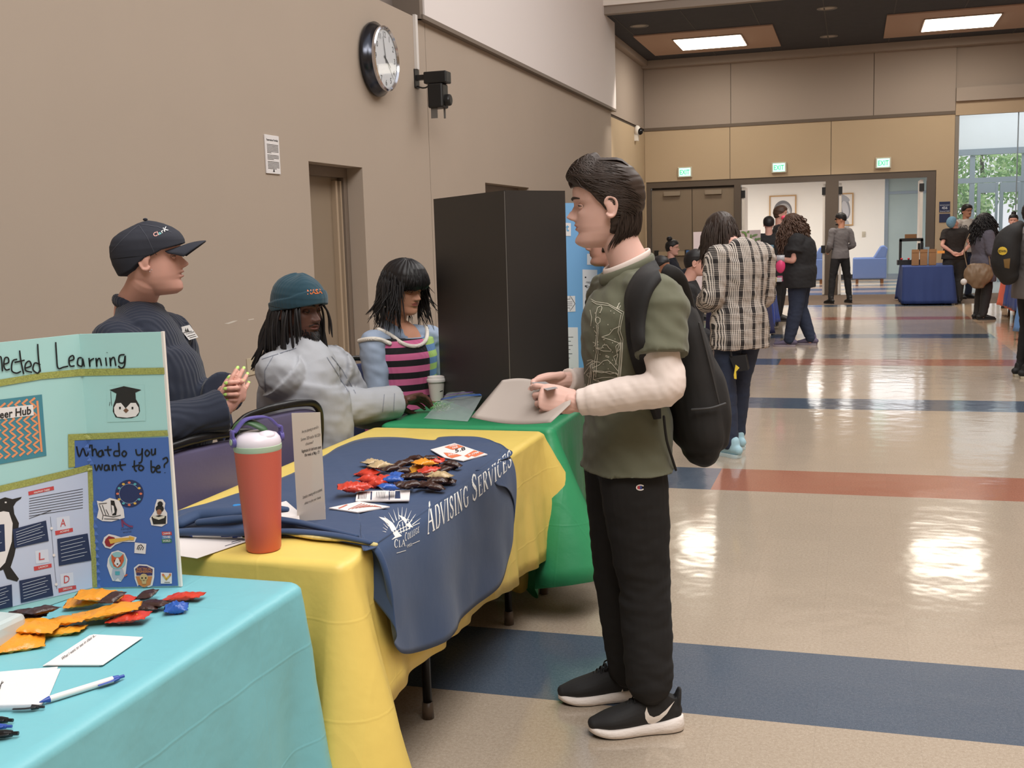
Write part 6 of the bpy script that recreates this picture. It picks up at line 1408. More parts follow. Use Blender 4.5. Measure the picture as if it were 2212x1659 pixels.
# ---- candies
def wrap(px, sz, deg, cols, label, group, kind='bag', z=TZ+.014, txt=None, tc=(240,220,90), seed=0, tilt=0):
    c = P(*px, z=z); w, l, h = [q*1.15 for q in sz]; R = random.Random(seed+int(px[0])); M = Matrix.Translation(c) @ Matrix.Rotation(math.radians(deg), 4, 'Z') @ Matrix.Rotation(tilt+R.uniform(-.12,.12), 4, 'X') @ Matrix.Rotation(R.uniform(-.14,.14), 4, 'Y')
    m = mat('wrap_%d_%d_%d' % cols, cols, .28, spec=.6, bump=.8, bs=55, bdist=.004, var=.08, vs=30); g = MB(); rows = []; N, K = 14, 12
    for i in range(N+1):
        t = -1+2*i/N; e = 1-min(1, abs(t)/.84)**(5 if kind == 'bar' else 2.6); row = []
        hw = w/2*(1 if abs(t) < .86 else .95+.05*math.sin(i*2)); th = h/2*max(.06, e)
        for j in range(K):
            a = 2*PI*j/K; x = math.cos(a)*hw*(1 if kind != 'bar' else 1); zz = math.sin(a)*th*(1+(.9 if kind == 'bag' else .3)*noise.noise(Vector((i*.5, j*.9, px[0]))))+((.0012 if kind == 'bag' else .0004)*math.sin(j*2.1+i*2.6))
            if kind == 'bag': x = math.copysign(abs(math.cos(a))**.55, math.cos(a))*hw
            row.append(M @ Vector((x, t*l/2+(.002*math.sin(j*3) if i in (0, N) else 0), zz)))
        rows.append(row)
    g.grid(rows, None, True); n = K; e0 = N*n; g.f += [tuple(range(n-1, -1, -1)), tuple(range(e0, e0+n))]; g.m += [0, 0]
    o = tag(mk('candy', g, m, None, 50, base=c), label, 'candy', group); bb = [o]
    if txt == 'mini':
        txt = 'SNICKERS'; bv0 = bvh_of(o); g = MB(); T3 = M.to_3x3(); gr = [[None]*9 for _ in range(5)]
        for i in range(5):
            for j in range(9):
                p = M @ Vector((w*(-.34+.68*i/4), l*(-.33+.66*j/8)+w*.12*(i/4-.5), .05)); cc, nn, ii, dd = bv0.ray_cast(p, -(T3 @ UPV)); gr[i][j] = cc+nn*.0010 if cc else None
        for i in range(4):
            for j in range(8):
                q = (gr[i][j], gr[i+1][j], gr[i+1][j+1], gr[i][j+1])
                if all(q): g.add(q, [(0,1,2,3)], mat('label_red', (150,50,56), .4) if i in (0, 3) else mat('label_blue', (58,66,130), .4))
        if g.v: mk('label_band', g, None, o)
    if txt:
        bv = bvh_of(o); g = MB(); T3 = M.to_3x3(); mt_ = mat('ctext_%d_%d_%d' % tc, tc, .4); v, f, tw = glyphs(txt, .03); L = l*.62; hh = w*.34; wv = []
        for x, y in v:
            p = M @ Vector((hh*.5-y*hh, -L/2+x/tw*L, .05)); cc, nn, ii, dd = bv.ray_cast(p, -(T3 @ UPV)); wv.append(cc+nn*.0018 if cc else None)
        for q in f:
            if all(wv[i] for i in q): g.add([wv[i] for i in q], [(0,1,2)])
        if g.v: mk('lettering', g, mt_, o)
    return o
OR, RD, BR, BL, YL, GD = (232,152,44), (206,66,48), (62,38,32), (48,92,176), (230,160,50), (196,170,130)
G1 = 'wrapped candies on the turquoise cloth'
def cn(c): return {OR:'orange', RD:'red', BR:'dark brown', BL:'blue', YL:'amber', GD:'gold'}[c]
for px, sz, dg, c, t, lb, zz in [((40,1388),(.062,.085,.016),-50,OR,None,'orange candy bag with a green candy character, nearest the frame edge',.0),((72,1352),(.060,.085,.014),-70,OR,None,'orange candy bag half under the brown ones at the board foot',.016),((140,1340),(.05,.085,.013),-75,OR,'FUN SIZE','orange candy bag lettered FUN SIZE',.008),((128,1364),(.045,.09,.013),-72,YL,'SIZE','amber candy bag lying flat below the FUN SIZE one',-.006),
    ((60,1326),(.04,.07,.016),-60,BR,'mini','brown and white striped candy bar at the foot of the teal board',.02),((90,1318),(.035,.06,.014),-20,BR,None,'small dark brown candy standing against the board',.03),
    ((185,1297),(.05,.075,.012),-65,OR,None,'orange candy bag leaning on the left of the candy heap',.006),((215,1286),(.045,.085,.012),-68,OR,None,'orange candy bag topmost of the candy heap by the board',.022),((200,1330),(.05,.07,.012),-50,OR,None,'orange candy bag with a red candy character in the heap',.006),
    ((243,1318),(.05,.10,.013),-64,OR,None,'long orange candy bag with candy faces in front of the heap',.018),((243,1290),(.03,.05,.012),0,BR,None,'dark brown candy bar upright in the candy heap',.03),((262,1294),(.035,.05,.012),-80,RD,None,'red candy at the back of the heap',.008),
    ((278,1333),(.045,.075,.014),-75,RD,"Reese's",'red candy with yellow lettering in front of the heap',.004),((318,1284),(.032,.045,.014),10,BR,'mini','brown candy with white and blue print standing by the board corner',.008),((333,1304),(.03,.055,.014),-85,BR,'mini','dark brown candy bar lying left of the blue one',.004),((315,1312),(.03,.05,.014),-70,BR,'mini','brown candy bar with a white and blue name, against the heap',.0),
    ((381,1312),(.034,.042,.018),-60,BL,'YORK','shiny blue candy at the right of the heap',.003),((398,1288),(.034,.078,.014),-82,RD,"Reese's",'red twist wrapped candy farthest right on the turquoise cloth',.0)]:
    wrap(px, sz, dg, c, lb, G1, 'bar' if c in (BR,) else 'bag', TZ+.010+zz, t, (236,214,70) if c == RD else ((60,40,30) if c in (OR, YL) else (228,230,240)))
G2 = 'wrapped candies heaped on the navy banner'; k = 0; R = random.Random(21)
pts = []
for px, c, t, lb in [((800,1035),RD,None,'red candy bag topmost at the left of the navy banner heap'),((775,1050),RD,None,'red candy bag at the left tip of the navy banner heap'),((812,1046),RD,None,'red candy bag right of the left tip'),((828,1036),RD,None,'red candy bag beside the blue one'),((758,1052),RD,None,'small red candy wrapper end farthest left'),((793,1022),RD,None,'red candy bag behind the other red ones'),
    ((850,1035),BL,'YORK','blue candy bag topmost in the middle of the heap'),((838,1052),BL,None,'blue candy bag in the middle front of the heap'),((862,1028),BL,None,'blue candy bag behind the middle one'),
    ((880,1030),BR,'mini','brown mini bar with blue name, back row left'),((898,1028),BR,'mini','brown mini bar with blue name, back row second'),((918,1030),BR,'mini','brown mini bar with blue name, back row third'),((872,1048),BR,'mini','brown mini bar with blue name, front row left'),((888,1046),BR,'mini','brown mini bar with blue name, front row second'),((905,1047),BR,'mini','brown mini bar with blue name, front row third'),((925,1047),BR,'mini','brown mini bar with blue name, front row fourth'),((945,1038),BR,'mini','brown mini bar with blue name, front row fifth'),((964,1040),BR,'mini','brown mini bar with blue name, farthest right of the front row'),((940,1052),BR,'mini','brown mini bar lowest in the front row'),
    ((822,1005),GD,None,'gold and green foil candy at the back left'),((806,1000),GD,None,'pale foil candy at the back left edge of the heap'),((862,1004),BR,None,'dark brown candy bag at the back of the heap'),((845,1012),BR,None,'dark brown candy bag in the back middle'),((880,998),BR,None,'crinkled dark candy bag with an upturned end'),((896,990),BR,"m&m's",'dark candy bag topmost at the back'),((917,1000),OR,None,'orange candy bag at the back right of the heap'),((900,1012),YL,None,'amber candy bag in the middle of the heap'),((935,996),RD,None,'dark red candy behind the orange bag'),((930,990),BR,None,'small dark candy at the back right'),
    ((968,1008),BR,'HERSHEYS','dark brown bar with pale lettering at the right'),((978,1002),BR,'HERSHEYS','second dark brown bar with pale lettering at the right edge'),((958,1016),BR,None,'dark brown bar under the lettered ones'),((940,1022),GD,None,'gold printed foil candy behind the front row'),((928,1016),RD,None,'maroon printed candy behind the front row'),((950,1028),GD,None,'gold foil candy at the right of the front row'),((870,1016),BR,None,'dark brown candy behind the blue bag')]:
    k += 1; zz = .012+.010*(k % 3)+(.012 if c in (BL,) else 0); big = c in (RD, OR, YL, GD)
    wrap(px, (.046 if big else .030, .070 if big else .055, .022 if big else .019), R.uniform(-110, -20) if t is None else -72+R.uniform(-14, 14), c, lb, G2, 'bag' if big else 'bar', TZ+.010+zz, t, (236,214,70) if c == RD else (226,228,240), seed=k, tilt=R.uniform(-.2, .2))
# ---- cup, bag, small bits
c = P(944, 872, y=5.05); c.z = TZ+.002; r = thing('paper_cup', 'white paper coffee cup with a white lid in front of the striped vest', 'cup', c); ht = P(944, 813, y=5.05).z-c.z; s = (P(962,830,y=5.05)-P(926,830,y=5.05)).length/2
g = MB(); g.lathe([(.001,.0),(s*.72,0),(s*.96,ht-.02)], c, 28); cb = mk('cup_body', g, mat('cup_white', (224,216,208), .5), r, 40)
g = MB(); g.lathe([(s*1.06,ht-.026),(s*1.10,ht-.02),(s*1.06,ht-.012),(s*1.0,ht-.010),(s*.96,ht),(s*.8,ht+.001),(s*.78,ht-.006),(.001,ht-.006)], c, 28); mk('cup_lid', g, mat('lid_plastic', (232,226,222), .35), r, 40)
bv = bvh_of(cb); g = MB(); strokes(bv, [[(950,846),(962,842)],[(952,849),(963,845)],[(954,852),(960,852)]], 2, g, mpb); mk('print', g, None, cb)
m_bag = mat('zip_bag', (215,228,230), .08, alpha=.30, spec=1, bump=.7, bs=18, bdist=.01)
q0 = [onz(915,905), onz(1010,912), P(1050,842,y=4.75), P(968,848,y=4.95)]; r = thing('zip_bag', 'clear zip bag with green shredded filling on the green cloth', 'bag', sum(q0, Vector())/4)
g = MB()
for off in (0, 1):
    rows = []
    for i in range(17):
        t = i/16; row = []
        for j in range(17):
            s = j/16; p = q0[0].lerp(q0[1], s).lerp(q0[3].lerp(q0[2], s), t); bl = math.sin(s*PI)*math.sin(min(1, t*1.15)*PI)**.7; p = p+Vector((.1,-.6,.7)).normalized()*(.028 if off else -.01)*bl+Vector((0,0,1))*.006*noise.noise(Vector((s*6, t*6, off*5))); p.z = max(p.z, TZ+.003); row.append(p)
        rows.append(row)
    g.grid(rows)
mk('bag_film', g, m_bag, r, True)
g = MB(); a, b = q0[0].lerp(q0[3], .70), q0[1].lerp(q0[2], .82); n = Vector((.1,-.6,.7)).normalized(); g.tube([a+n*.006, a.lerp(b, .5)+n*.012, b+n*.006], [(.007,.0012)]*3, 8, mat('zip_blue', (70,110,180), .3), True, 4, up=n); g.tube([a+n*.008+(q0[3]-q0[0])*.12, a.lerp(b,.5)+n*.014+(q0[3]-q0[0])*.12, b+n*.008+(q0[3]-q0[0])*.1], [(.002,.0012)]*3, 8, mat('zip_violet', (130,90,170), .3), True, 4, up=n); mk('zip', g, None, r, True)
g = MB(); R = random.Random(2); cc = onz(950, 893)+Vector((0,.02,.012))
for i in range(220):
    p = cc+Vector((R.gauss(0,.022), R.gauss(0,.022), abs(R.gauss(0,.012)))); d = Vector((R.uniform(-1,1), R.uniform(-1,1), R.uniform(-.4,.6)))*.018; g.tube([p, p+d*.5+Vector((0,0,.004)), p+d], .0009, 4, mat('shred_green', (120,190,100), .6) if i % 3 else mat('shred_white', (214,226,206), .6), False)
tag(mk('shredded_filling', g, None, None, base=cc), 'pale green shredded paper inside the clear zip bag', 'paper filler', kind='stuff')
p = onz(512, 1092, TZ+.035); g = MB(); g.lathe([(.014,-.03),(.0135,.0),(.012,.002),(.0005,.002)], p, 18); tag(mk('bottle_cap', g, mat('cap_blue', (56,140,210), .35), None, 40, base=p), 'small bright blue cap standing on the navy banner left of the tumbler', 'cap')
p = onz(-14, 1392, TZ+.002); g = MB(); g.box((p.x-.10, p.y-.06, p.z), (p.x+.045, p.y+.05, p.z+.055)); tag(mk('container', g, mat('frosted_tub', (214,222,222), .3, alpha=.75), None, base=p, bevel=.012), 'frosted plastic tub cut off by the left edge of the frame', 'container')
# ---- printing and stickers on the teal board
def boardwork():
    for o in tp: pass
    g0 = MB(); 
    for o in tp: g0.add([v.co+wloc(o) for v in o.data.vertices], [tuple(p.vertices) for p in o.data.polygons])
    bv = BVHTree.FromPolygons([Vector(v) for v in g0.v], g0.f)
    def lay(nm, m, fn, label=None, par=tp[0], lift=None):
        g = MB(); fn(g); return mk(nm, g, m, par, label=label)
    gold = mat('glitter_tape', (158,160,88), .4, var=.55, vs=260, bump=.5, bs=260, bdist=.002)
    blue = mat('blue_card', (74,106,172), .6); pale = mat('pale_sheet', (196,204,226), .55); ink = mat('marker_black', (24,24,26), .5)
    A = lambda g, pts, m=None, l=.0010: area(bv, pts, g, m, l, 14)
    S = lambda g, ls, w, m=None, l=.0022: strokes(bv, ls, w, g, m, l, 5)
    lay('blue_panel', blue, lambda g: (A(g, [(160,952),(364,944),(385,1265),(208,1269),(195,1010),(160,1010)], None, .0011)))
    lay('poster_sheet', pale, lambda g: A(g, [(-40,1070),(192,1018),(204,1268),(-40,1326)], None, .0010))
    lay('tape', gold, lambda g: [A(g, q, None, .0016) for q in ([(-40,826),(90,805),(172,797),(355,794),(356,808),(172,812),(90,819),(-40,841)], [(146,938),(362,929),(364,941),(160,951),(161,1008),(147,1010)], [(-40,1058),(60,1035),(150,1014),(197,1002),(201,1014),(150,1028),(60,1050),(-40,1072)], [(188,1006),(200,1006),(209,1268),(199,1269),(192,1120)])])
    HW_ = [ # handwriting strokes
      [(-8,804),(-6,776),(1,772),(4,802)],[(6,787),(17,783),(16,773),(9,774),(7,790),(12,799),(20,797)],[(36,776),(26,780),(24,800),(34,806),(44,802)],[(41,757),(44,780),(50,808)],[(30,783),(52,778)],[(54,795),(66,790),(62,780),(54,786),(54,800),(68,804)],[(80,743),(82,775),(86,803)],[(86,788),(74,784),(70,798),(80,806),(86,798)],
      [(119,739),(121,770),(124,795),(136,793),(146,791)],[(147,780),(158,776),(156,768),(148,774),(150,790),(160,790)],[(178,773),(168,774),(167,788),(178,790),(179,774),(183,792)],[(193,773),(195,792),(195,780),(204,774)],[(208,773),(210,792),(210,780),(216,774),(220,790)],[(229,772),(231,790)],[(232,761),(232,762)],[(238,772),(240,791),(240,778),(247,772),(251,790)],[(270,766),(259,768),(258,782),(268,783),(271,768),(270,788),(263,795),(256,790)],
      [(164,964),(170,986),(178,968),(186,985),(196,960)],[(199,960),(201,985),(201,974),(207,970),(211,984)],[(222,972),(214,976),(214,985),(221,984),(222,973),(225,984)],[(234,963),(234,976),(238,985)],[(226,972),(242,971)],[(257,956),(259,984)],[(259,974),(248,975),(248,984),(258,984)],[(269,973),(264,980),(269,986),(274,979),(269,973)],
      [(294,970),(297,982),(306,980),(308,968)],[(308,968),(307,995),(300,1000)],[(318,971),(314,978),(318,985),(324,978),(318,971)],[(328,969),(329,982),(335,979),(336,968),(336,982)],
      [(205,1003),(209,1016),(214,1004),(219,1015),(222,1002)],[(234,1004),(227,1006),(227,1015),(234,1014),(235,1004),(238,1016)],[(243,1004),(244,1017),(245,1008),(250,1004),(252,1016)],[(260,996),(261,1010),(266,1016)],[(254,1006),(273,1003)],[(291,994),(291,1012),(296,1018)],[(286,1008),(302,1004)],[(304,1004),(300,1012),(306,1016),(311,1010),(304,1004)],
      [(327,994),(328,1018),(334,1018),(336,1010),(329,1008)],[(338,1012),(346,1010),(343,1005),(338,1010),(340,1019),(348,1019)],[(352,992),(360,988),(363,996),(356,1003),(356,1010)],[(357,1020),(357,1021)]]
    HW_ = [[(x, y) for x, y in ([(p.x, p.y) for p in smooth_line(q, 4)] if len(q) > 2 else q)] for q in HW_]
    lay('handwriting', ink, lambda g: S(g, HW_, 3.3))
    # zigzag sheet with name strip (its code left out)
    def zig(g):
        A(g, [(-40,868),(90,852),(100,984),(-40,1010)], mat('zig_teal', (72,134,150), .6), .0010)
        for k in range(8):
            x0 = -30+16*k; pts = []
            for j in range(15): pts.append((x0+(8 if j % 2 else -4)+j*.8, 862+9.2*j+(-.18*x0)))
            pts = [p for p in pts if p[0] < 97-(984-p[1])*.06 and p[1] < 984-.19*(p[0]-90) and p[1] > 853-.12*(p[0]-90)]
            if len(pts) > 2: S(g, [pts], 4.5, mat('zig_orange', (232,150,104), .6), .0014)
        A(g, [(-40,885),(70,874),(72,897),(-40,910)], mat('paper_white', (0,0,0)), .0018); ptext(bv, 'eer Hub', (-2,904), (66,894), 17, g, mpb, .03, up=(0,-1), lift=.0024)
    lay('chevron_sheet', None, zig)
    # penguin with a graduation cap: plain bird head
    def grad(g):
        bk, wh, br = mat('paper_black', (40,36,34), .6), mat('paper_white', (0,0,0)), mat('beak_brown', (120,84,62), .6)
        A(g, [(231,834),(312,831),(315,909),(232,912)], mat('clear_card', (170,212,210), .4), .0008); A(g, [(237,842),(268,834),(306,842),(293,848),(294,862),(301,874),(303,888),(298,898),(285,903),(265,904),(250,901),(244,888),(245,876),(250,862),(252,850)], bk, .0014)
        A(g, [(247,880),(252,871),(262,870),(272,882),(283,870),(294,870),(300,880),(301,890),(294,899),(275,902),(254,900),(248,892)], wh, .0020); A(g, [(267,886),(273,881),(279,886),(273,892)], br, .0026); S(g, [[(258,881),(262,881)],[(285,881),(289,881)]], 5, bk, .0026); S(g, [[(240,845),(241,868)],[(238,868),(237,876)],[(241,868),(242,876)]], 1, bk, .0020)
    lay('bird_cutout', None, grad)
    # printed penguin and text blocks on the pale sheet
    def pr(g):
        bk, wh, nv, rd = mat('paper_black', (0,0,0)), mat('paper_white', (0,0,0)), mat('block_navy', (40,52,84), .6), mat('tag_red', (200,72,72), .6)
        A(g, [(-20,1098),(-6,1080),(10,1074),(26,1078),(46,1073),(44,1077),(34,1084),(28,1094),(30,1110),(40,1130),(36,1170),(30,1200),(22,1225),(40,1250),(36,1256),(14,1250),(6,1230),(-20,1240)], bk, .0016); A(g, [(-10,1108),(6,1104),(18,1106),(26,1130),(24,1170),(10,1215),(-6,1232),(-20,1232)], wh, .0022); S(g, [[(9,1085),(13,1085)]], 3, wh, .0022)
        A(g, [(60,1062),(115,1050),(116,1058),(61,1070)], rd, .0016); ptext(bv, 'HALFWAY THERE', (72,1066), (106,1059), 4, g, wh, .03, up=(0,-1), lift=.0022)
        for i in range(9): y = 1076+5.4*i; w = (178 if i < 8 else 110); S(g, [[(62,y+1.0),(w,y-20+i*.4)]], 1.1, mpb, .0016)
        for q in ([(26,1143),(98,1124),(104,1168),(30,1184)], [(122,1164),(188,1152),(196,1210),(126,1222)], [(40,1254),(108,1240),(114,1286),(44,1302)], [(-30,1135),(8,1132),(10,1190),(-30,1198)], [(-30,1275),(24,1262),(26,1310),(-30,1322)]):
            A(g, q, nv, .0024); (x0, y0), (x1, y1), (x2, y2), (x3, y3) = q
            for i in range(1, 7): t = i/7.5; S(g, [[(x0+(x3-x0)*t+6, y0+(y3-y0)*t+1), (x1+(x2-x1)*t-5-(i*7 % 11), y1+(y2-y1)*t+1)]], .9, mat('text_pale', (206,212,226), .6), .0030)
        for ch, (x, y), (a, b), nm in (('A', (135,1134), (120,1154), 'ACHIEVE'), ('L', (89,1206), (74,1231), 'LAUNCH'), ('D', (143,1256), (127,1278), 'DISCOVER')):
            A(g, [(x-14,y-16),(x+14,y-20),(x+16,y+8),(x-12,y+12)], mat('tile_pale', (214,218,232), .5), .0014); ptext(bv, ch, (x-6,y+4), (x+6,y+2), 17, g, rd, up=(0,-1), lift=.002); A(g, [(a-2,b-7),(a+36,b-14),(a+37,b-6),(a-1,b+2)], rd, .0016); ptext(bv, nm, (a+8,b-3), (a+28,b-7), 4, g, wh, .03, up=(0,-1), lift=.0022)
        S(g, [[(108,1116),(116,1215),(122,1272)]], 1, mat('line_grey', (120,124,140), .5), .0016)
        for x, y in ((110,1141),(115,1199),(120,1262)): A(g, [(x+3.2*math.cos(a), y+3.2*math.sin(a)) for a in [k*PI/5 for k in range(10)]], wh, .0026)
    lay('poster_print', None, pr)
    # stickers
    def C_(g, c, rx, ry, m, l, n=18): A(g, [(c[0]+rx*math.cos(2*PI*k/n), c[1]+ry*math.sin(2*PI*k/n)) for k in range(n)], m, l)
    wh, bk = mat('paper_white', (0,0,0)), mat('paper_black', (0,0,0)); rdm, ylm, skm = mat('stk_red', (150,46,52), .5), mat('stk_gold', (222,176,80), .5), mat('stk_skin', (150,100,76), .5)
    def s1(g):
        nv = mat('stk_navy', (42,50,92), .5); C_(g, (280,1066), 31, 30, nv, .0016, 28); S(g, [[(280+22*math.cos(k*PI/12), 1066+21*math.sin(k*PI/12)) for k in range(2, 23)]], .8, mat('stk_line', (150,170,200), .5)); R = random.Random(3)
        for k in range(12): a = k*PI/6; C_(g, (280+25*math.cos(a), 1066+24*math.sin(a)), 3.4, 2.6, (mat('stk_coral', (220,120,90), .5), mat('stk_teal', (90,170,180), .5), ylm)[k % 3], .0026, 7)
        ptext(bv, 'good', (267,1058), (281,1056), 6, g, rdm, .02); ptext(bv, 'medicine', (266,1066), (298,1064), 6, g, wh, .01); ptext(bv, 'in all', (266,1073), (280,1072), 5, g, ylm, .02); ptext(bv, 'makers', (266,1081), (292,1080), 6, g, mat('stk_teal', (0,0,0)), .01)
    lay('round_sticker', None, s1)
    def s2(g):
        A(g, [(210,1081),(222,1083),(238,1075),(258,1080),(268,1100),(270,1118),(242,1126),(222,1125),(210,1118),(214,1100)], wh, .0024); S(g, [[(216,1090),(224,1112),(246,1116),(262,1112)],[(222,1090),(230,1112)],[(214,1088),(232,1086)],[(226,1120),(258,1121)],[(224,1112),(222,1122)],[(230,1100),(236,1112)]], 1.4, bk, .0032)
        A(g, [(240,1080),(248,1081),(250,1090),(254,1100),(252,1112),(244,1113),(241,1100)], bk, .0032); A(g, [(242,1090),(247,1092),(249,1106),(244,1110)], wh, .0038)
    lay('bird_on_treadmill_sticker', None, s2)
    def s3(g):
        A(g, [(340,1078),(352,1078),(358,1086),(356,1098),(362,1108),(362,1130),(350,1137),(328,1134),(324,1120),(334,1104),(336,1090)], wh, .0024); C_(g, (347,1088), 6, 6, bk, .0032, 10); C_(g, (346,1098), 9, 8, bk, .0032, 12); C_(g, (345,1105), 5.5, 6, skm, .0038, 10); A(g, [(328,1116),(345,1112),(360,1114),(359,1131),(332,1132)], bk, .0030); A(g, [(330,1112),(344,1116),(358,1112),(356,1118),(344,1122),(332,1118)], mat('stk_page', (214,206,190), .5), .0040)
    lay('reader_sticker', None, s3)
    def s4(g):
        pu = mat('stk_plum', (132,58,96), .5); S(g, [[(264,1122),(266,1138)],[(264,1122),(270,1130),(280,1136),(288,1137)]], 3.4, pu, .0026); ptext(bv, 'conquer', (262,1145), (288,1143), 5, g, bk, .0); ptext(bv, 'world', (266,1152), (284,1150), 5, g, bk, .0)
    lay('heel_sticker', None, s4)
    def s5(g):
        A(g, [(226,1160),(236,1153),(250,1156),(262,1160),(282,1156),(296,1160),(292,1170),(266,1170),(250,1176),(240,1185),(228,1182),(222,1172)], wh, .0024); A(g, [(229,1164),(236,1157),(248,1160),(252,1166),(248,1174),(238,1181),(230,1178),(227,1170)], rdm, .0032); A(g, [(236,1164),(254,1162),(282,1160),(283,1165),(256,1170),(240,1174)], ylm, .0038); A(g, [(280,1157),(292,1160),(290,1166),(281,1166)], ylm, .0038)
    lay('guitar_sticker', None, s5)
    def s6(g): A(g, [(292,1171),(317,1174),(315,1196),(291,1194)], wh, .0024); S(g, [[(297,1186),(300,1178),(306,1176),(311,1182),(309,1187)],[(300,1187),(303,1180)],[(304,1187),(307,1181)]], 1.6, bk, .0032)
    lay('small_square_sticker', None, s6)
    def s7(g):
        hl = mat('stk_helmet', (150,196,200), .4); fx = mat('stk_fox', (206,96,60), .5); A(g, [(234,1206),(242,1192),(256,1188),(270,1194),(276,1208),(274,1224),(272,1240),(262,1256),(244,1254),(238,1240),(232,1222)], wh, .0024); C_(g, (255,1210), 18, 19, hl, .0032); A(g, [(242,1196),(249,1203),(260,1203),(268,1195),(269,1210),(263,1222),(255,1226),(247,1222),(242,1210)], fx, .0038); A(g, [(253,1204),(257,1204),(262,1216),(255,1224),(248,1216)], wh, .0044); S(g, [[(248,1210),(250,1210)],[(260,1210),(262,1210)],[(254,1217),(257,1217)]], 3, bk, .0050)
        A(g, [(244,1228),(266,1228),(270,1240),(262,1254),(256,1246),(248,1254),(242,1242)], mat('stk_suit', (180,186,200), .5), .0032); A(g, [(250,1233),(260,1233),(260,1241),(250,1241)], mat('stk_teal', (0,0,0)), .0038); S(g, [[(270,1244),(276,1240)]], 3, fx, .0032)
    lay('astronaut_dog_sticker', None, s7)
    def s8(g):
        pl = mat('stk_purple', (72,60,104), .5); sk = mat('stk_bone', (206,176,124), .5); og = mat('stk_flame', (204,130,70), .5); A(g, [(290,1226),(300,1218),(318,1219),(334,1226),(334,1246),(330,1264),(312,1272),(298,1266),(292,1250)], wh, .0024); A(g, [(293,1228),(302,1221),(318,1222),(331,1229),(330,1242),(296,1242)], pl, .0032); ptext(bv, 'ELECTRICAL', (297,1230), (328,1230), 5, g, og, .03, lift=.0044); ptext(bv, 'ENGINEERING', (295,1236), (330,1236), 5, g, og, .03, lift=.0044)
        A(g, [(294,1244),(330,1244),(326,1262),(312,1268),(300,1262)], og, .0034); C_(g, (312,1246), 9, 8, sk, .0044); A(g, [(307,1252),(318,1252),(317,1260),(309,1260)], sk, .0044); S(g, [[(307,1247),(310,1247)],[(315,1247),(318,1247)],[(312,1252),(313,1252)]], 3, bk, .0052)
    lay('skull_sticker', None, s8)
    def s9(g): A(g, [(348,1236),(372,1237),(372,1260),(348,1260)], wh, .0024); S(g, [[(353,1240),(361,1252)],[(369,1241),(359,1252)]], 4, ylm, .0032); S(g, [[(352,1239),(355,1243)],[(367,1241),(370,1239)]], 4, mat('stk_coral', (0,0,0)), .0038); S(g, [[(356,1257),(368,1257)]], 1, bk, .0032)
    lay('pencils_sticker', None, s9)
    def s10(g):
        for t, y, m in (('CHANGE', 1152, mat('tag_red', (0,0,0))), ('THE', 1160, mat('stk_sky', (96,140,190), .5)), ('WORLD', 1168, mat('stk_green', (70,130,100), .5))): A(g, [(350,y-4),(371,y-4),(372,y+3),(351,y+4)], m, .0024); ptext(bv, t, (353,y+2), (369,y+1), 4.5, g, wh, .02, lift=.0032)
    lay('word_sticker', None, s10)
    gq = MB(); e = tp[0]; p0, p1 = Vector((-1.501,2.17,0)), Vector((-1.501,2.17,0)); gq.box((-1.5045, 2.1665, TZ+.002), (-1.4985, 2.1735, 1.348)); mk('white_edge', gq, mat('foam_edge', (236,228,222), .6), teal)
boardwork()
# blue board sheets
def bluework():
    g0 = MB()
    for o in up_: g0.add([v.co+wloc(o) for v in o.data.vertices], [tuple(p.vertices) for p in o.data.polygons])
    bv = BVHTree.FromPolygons([Vector(v) for v in g0.v], g0.f); wh = mat('paper_white', (0,0,0)); g = MB()
    for q in ([(1200,480),(1233,482),(1233,510),(1200,509)], [(1200,640),(1242,639),(1243,673),(1200,675)], [(1200,707),(1248,707),(1250,795),(1200,796)], [(1258,582),(1290,583),(1290,668),(1259,668)], [(1268,548),(1295,548),(1295,572),(1268,572)]): area(bv, q, g, wh, .0016, 30)
    strokes(bv, [[(1215,646),(1231,646),(1231,638),(1242,656),(1231,672),(1231,665),(1215,665)]], 1, g, mpb, .0024); ptext(bv, 't', (1222,499), (1229,499), 16, g, mat('letter_blue', (110,170,210), .5), .04, lift=.0024)
    for i in range(3): strokes(bv, [[(1218,652+4*i),(1236,652+4*i)]], .7, g, mpb, .0024)
    for i, t in enumerate(('required', 'Email', 'student', 'reg', 'or')): ptext(bv, t, (1266,612+10*i), (1288,612+10*i), 6, g, mpb, .0, lift=.0024)
    strokes(bv, [[(1263,599),(1266,599)],[(1263,618),(1266,618)]], 3, g, mpb, .0024)
    for i in range(6): strokes(bv, [[(1220,728+9*i),(1238-(i*5 % 9),728+9*i)]], 1, g, mpb, .0024)
    mk('sheets', g, None, up_[0])
bluework()
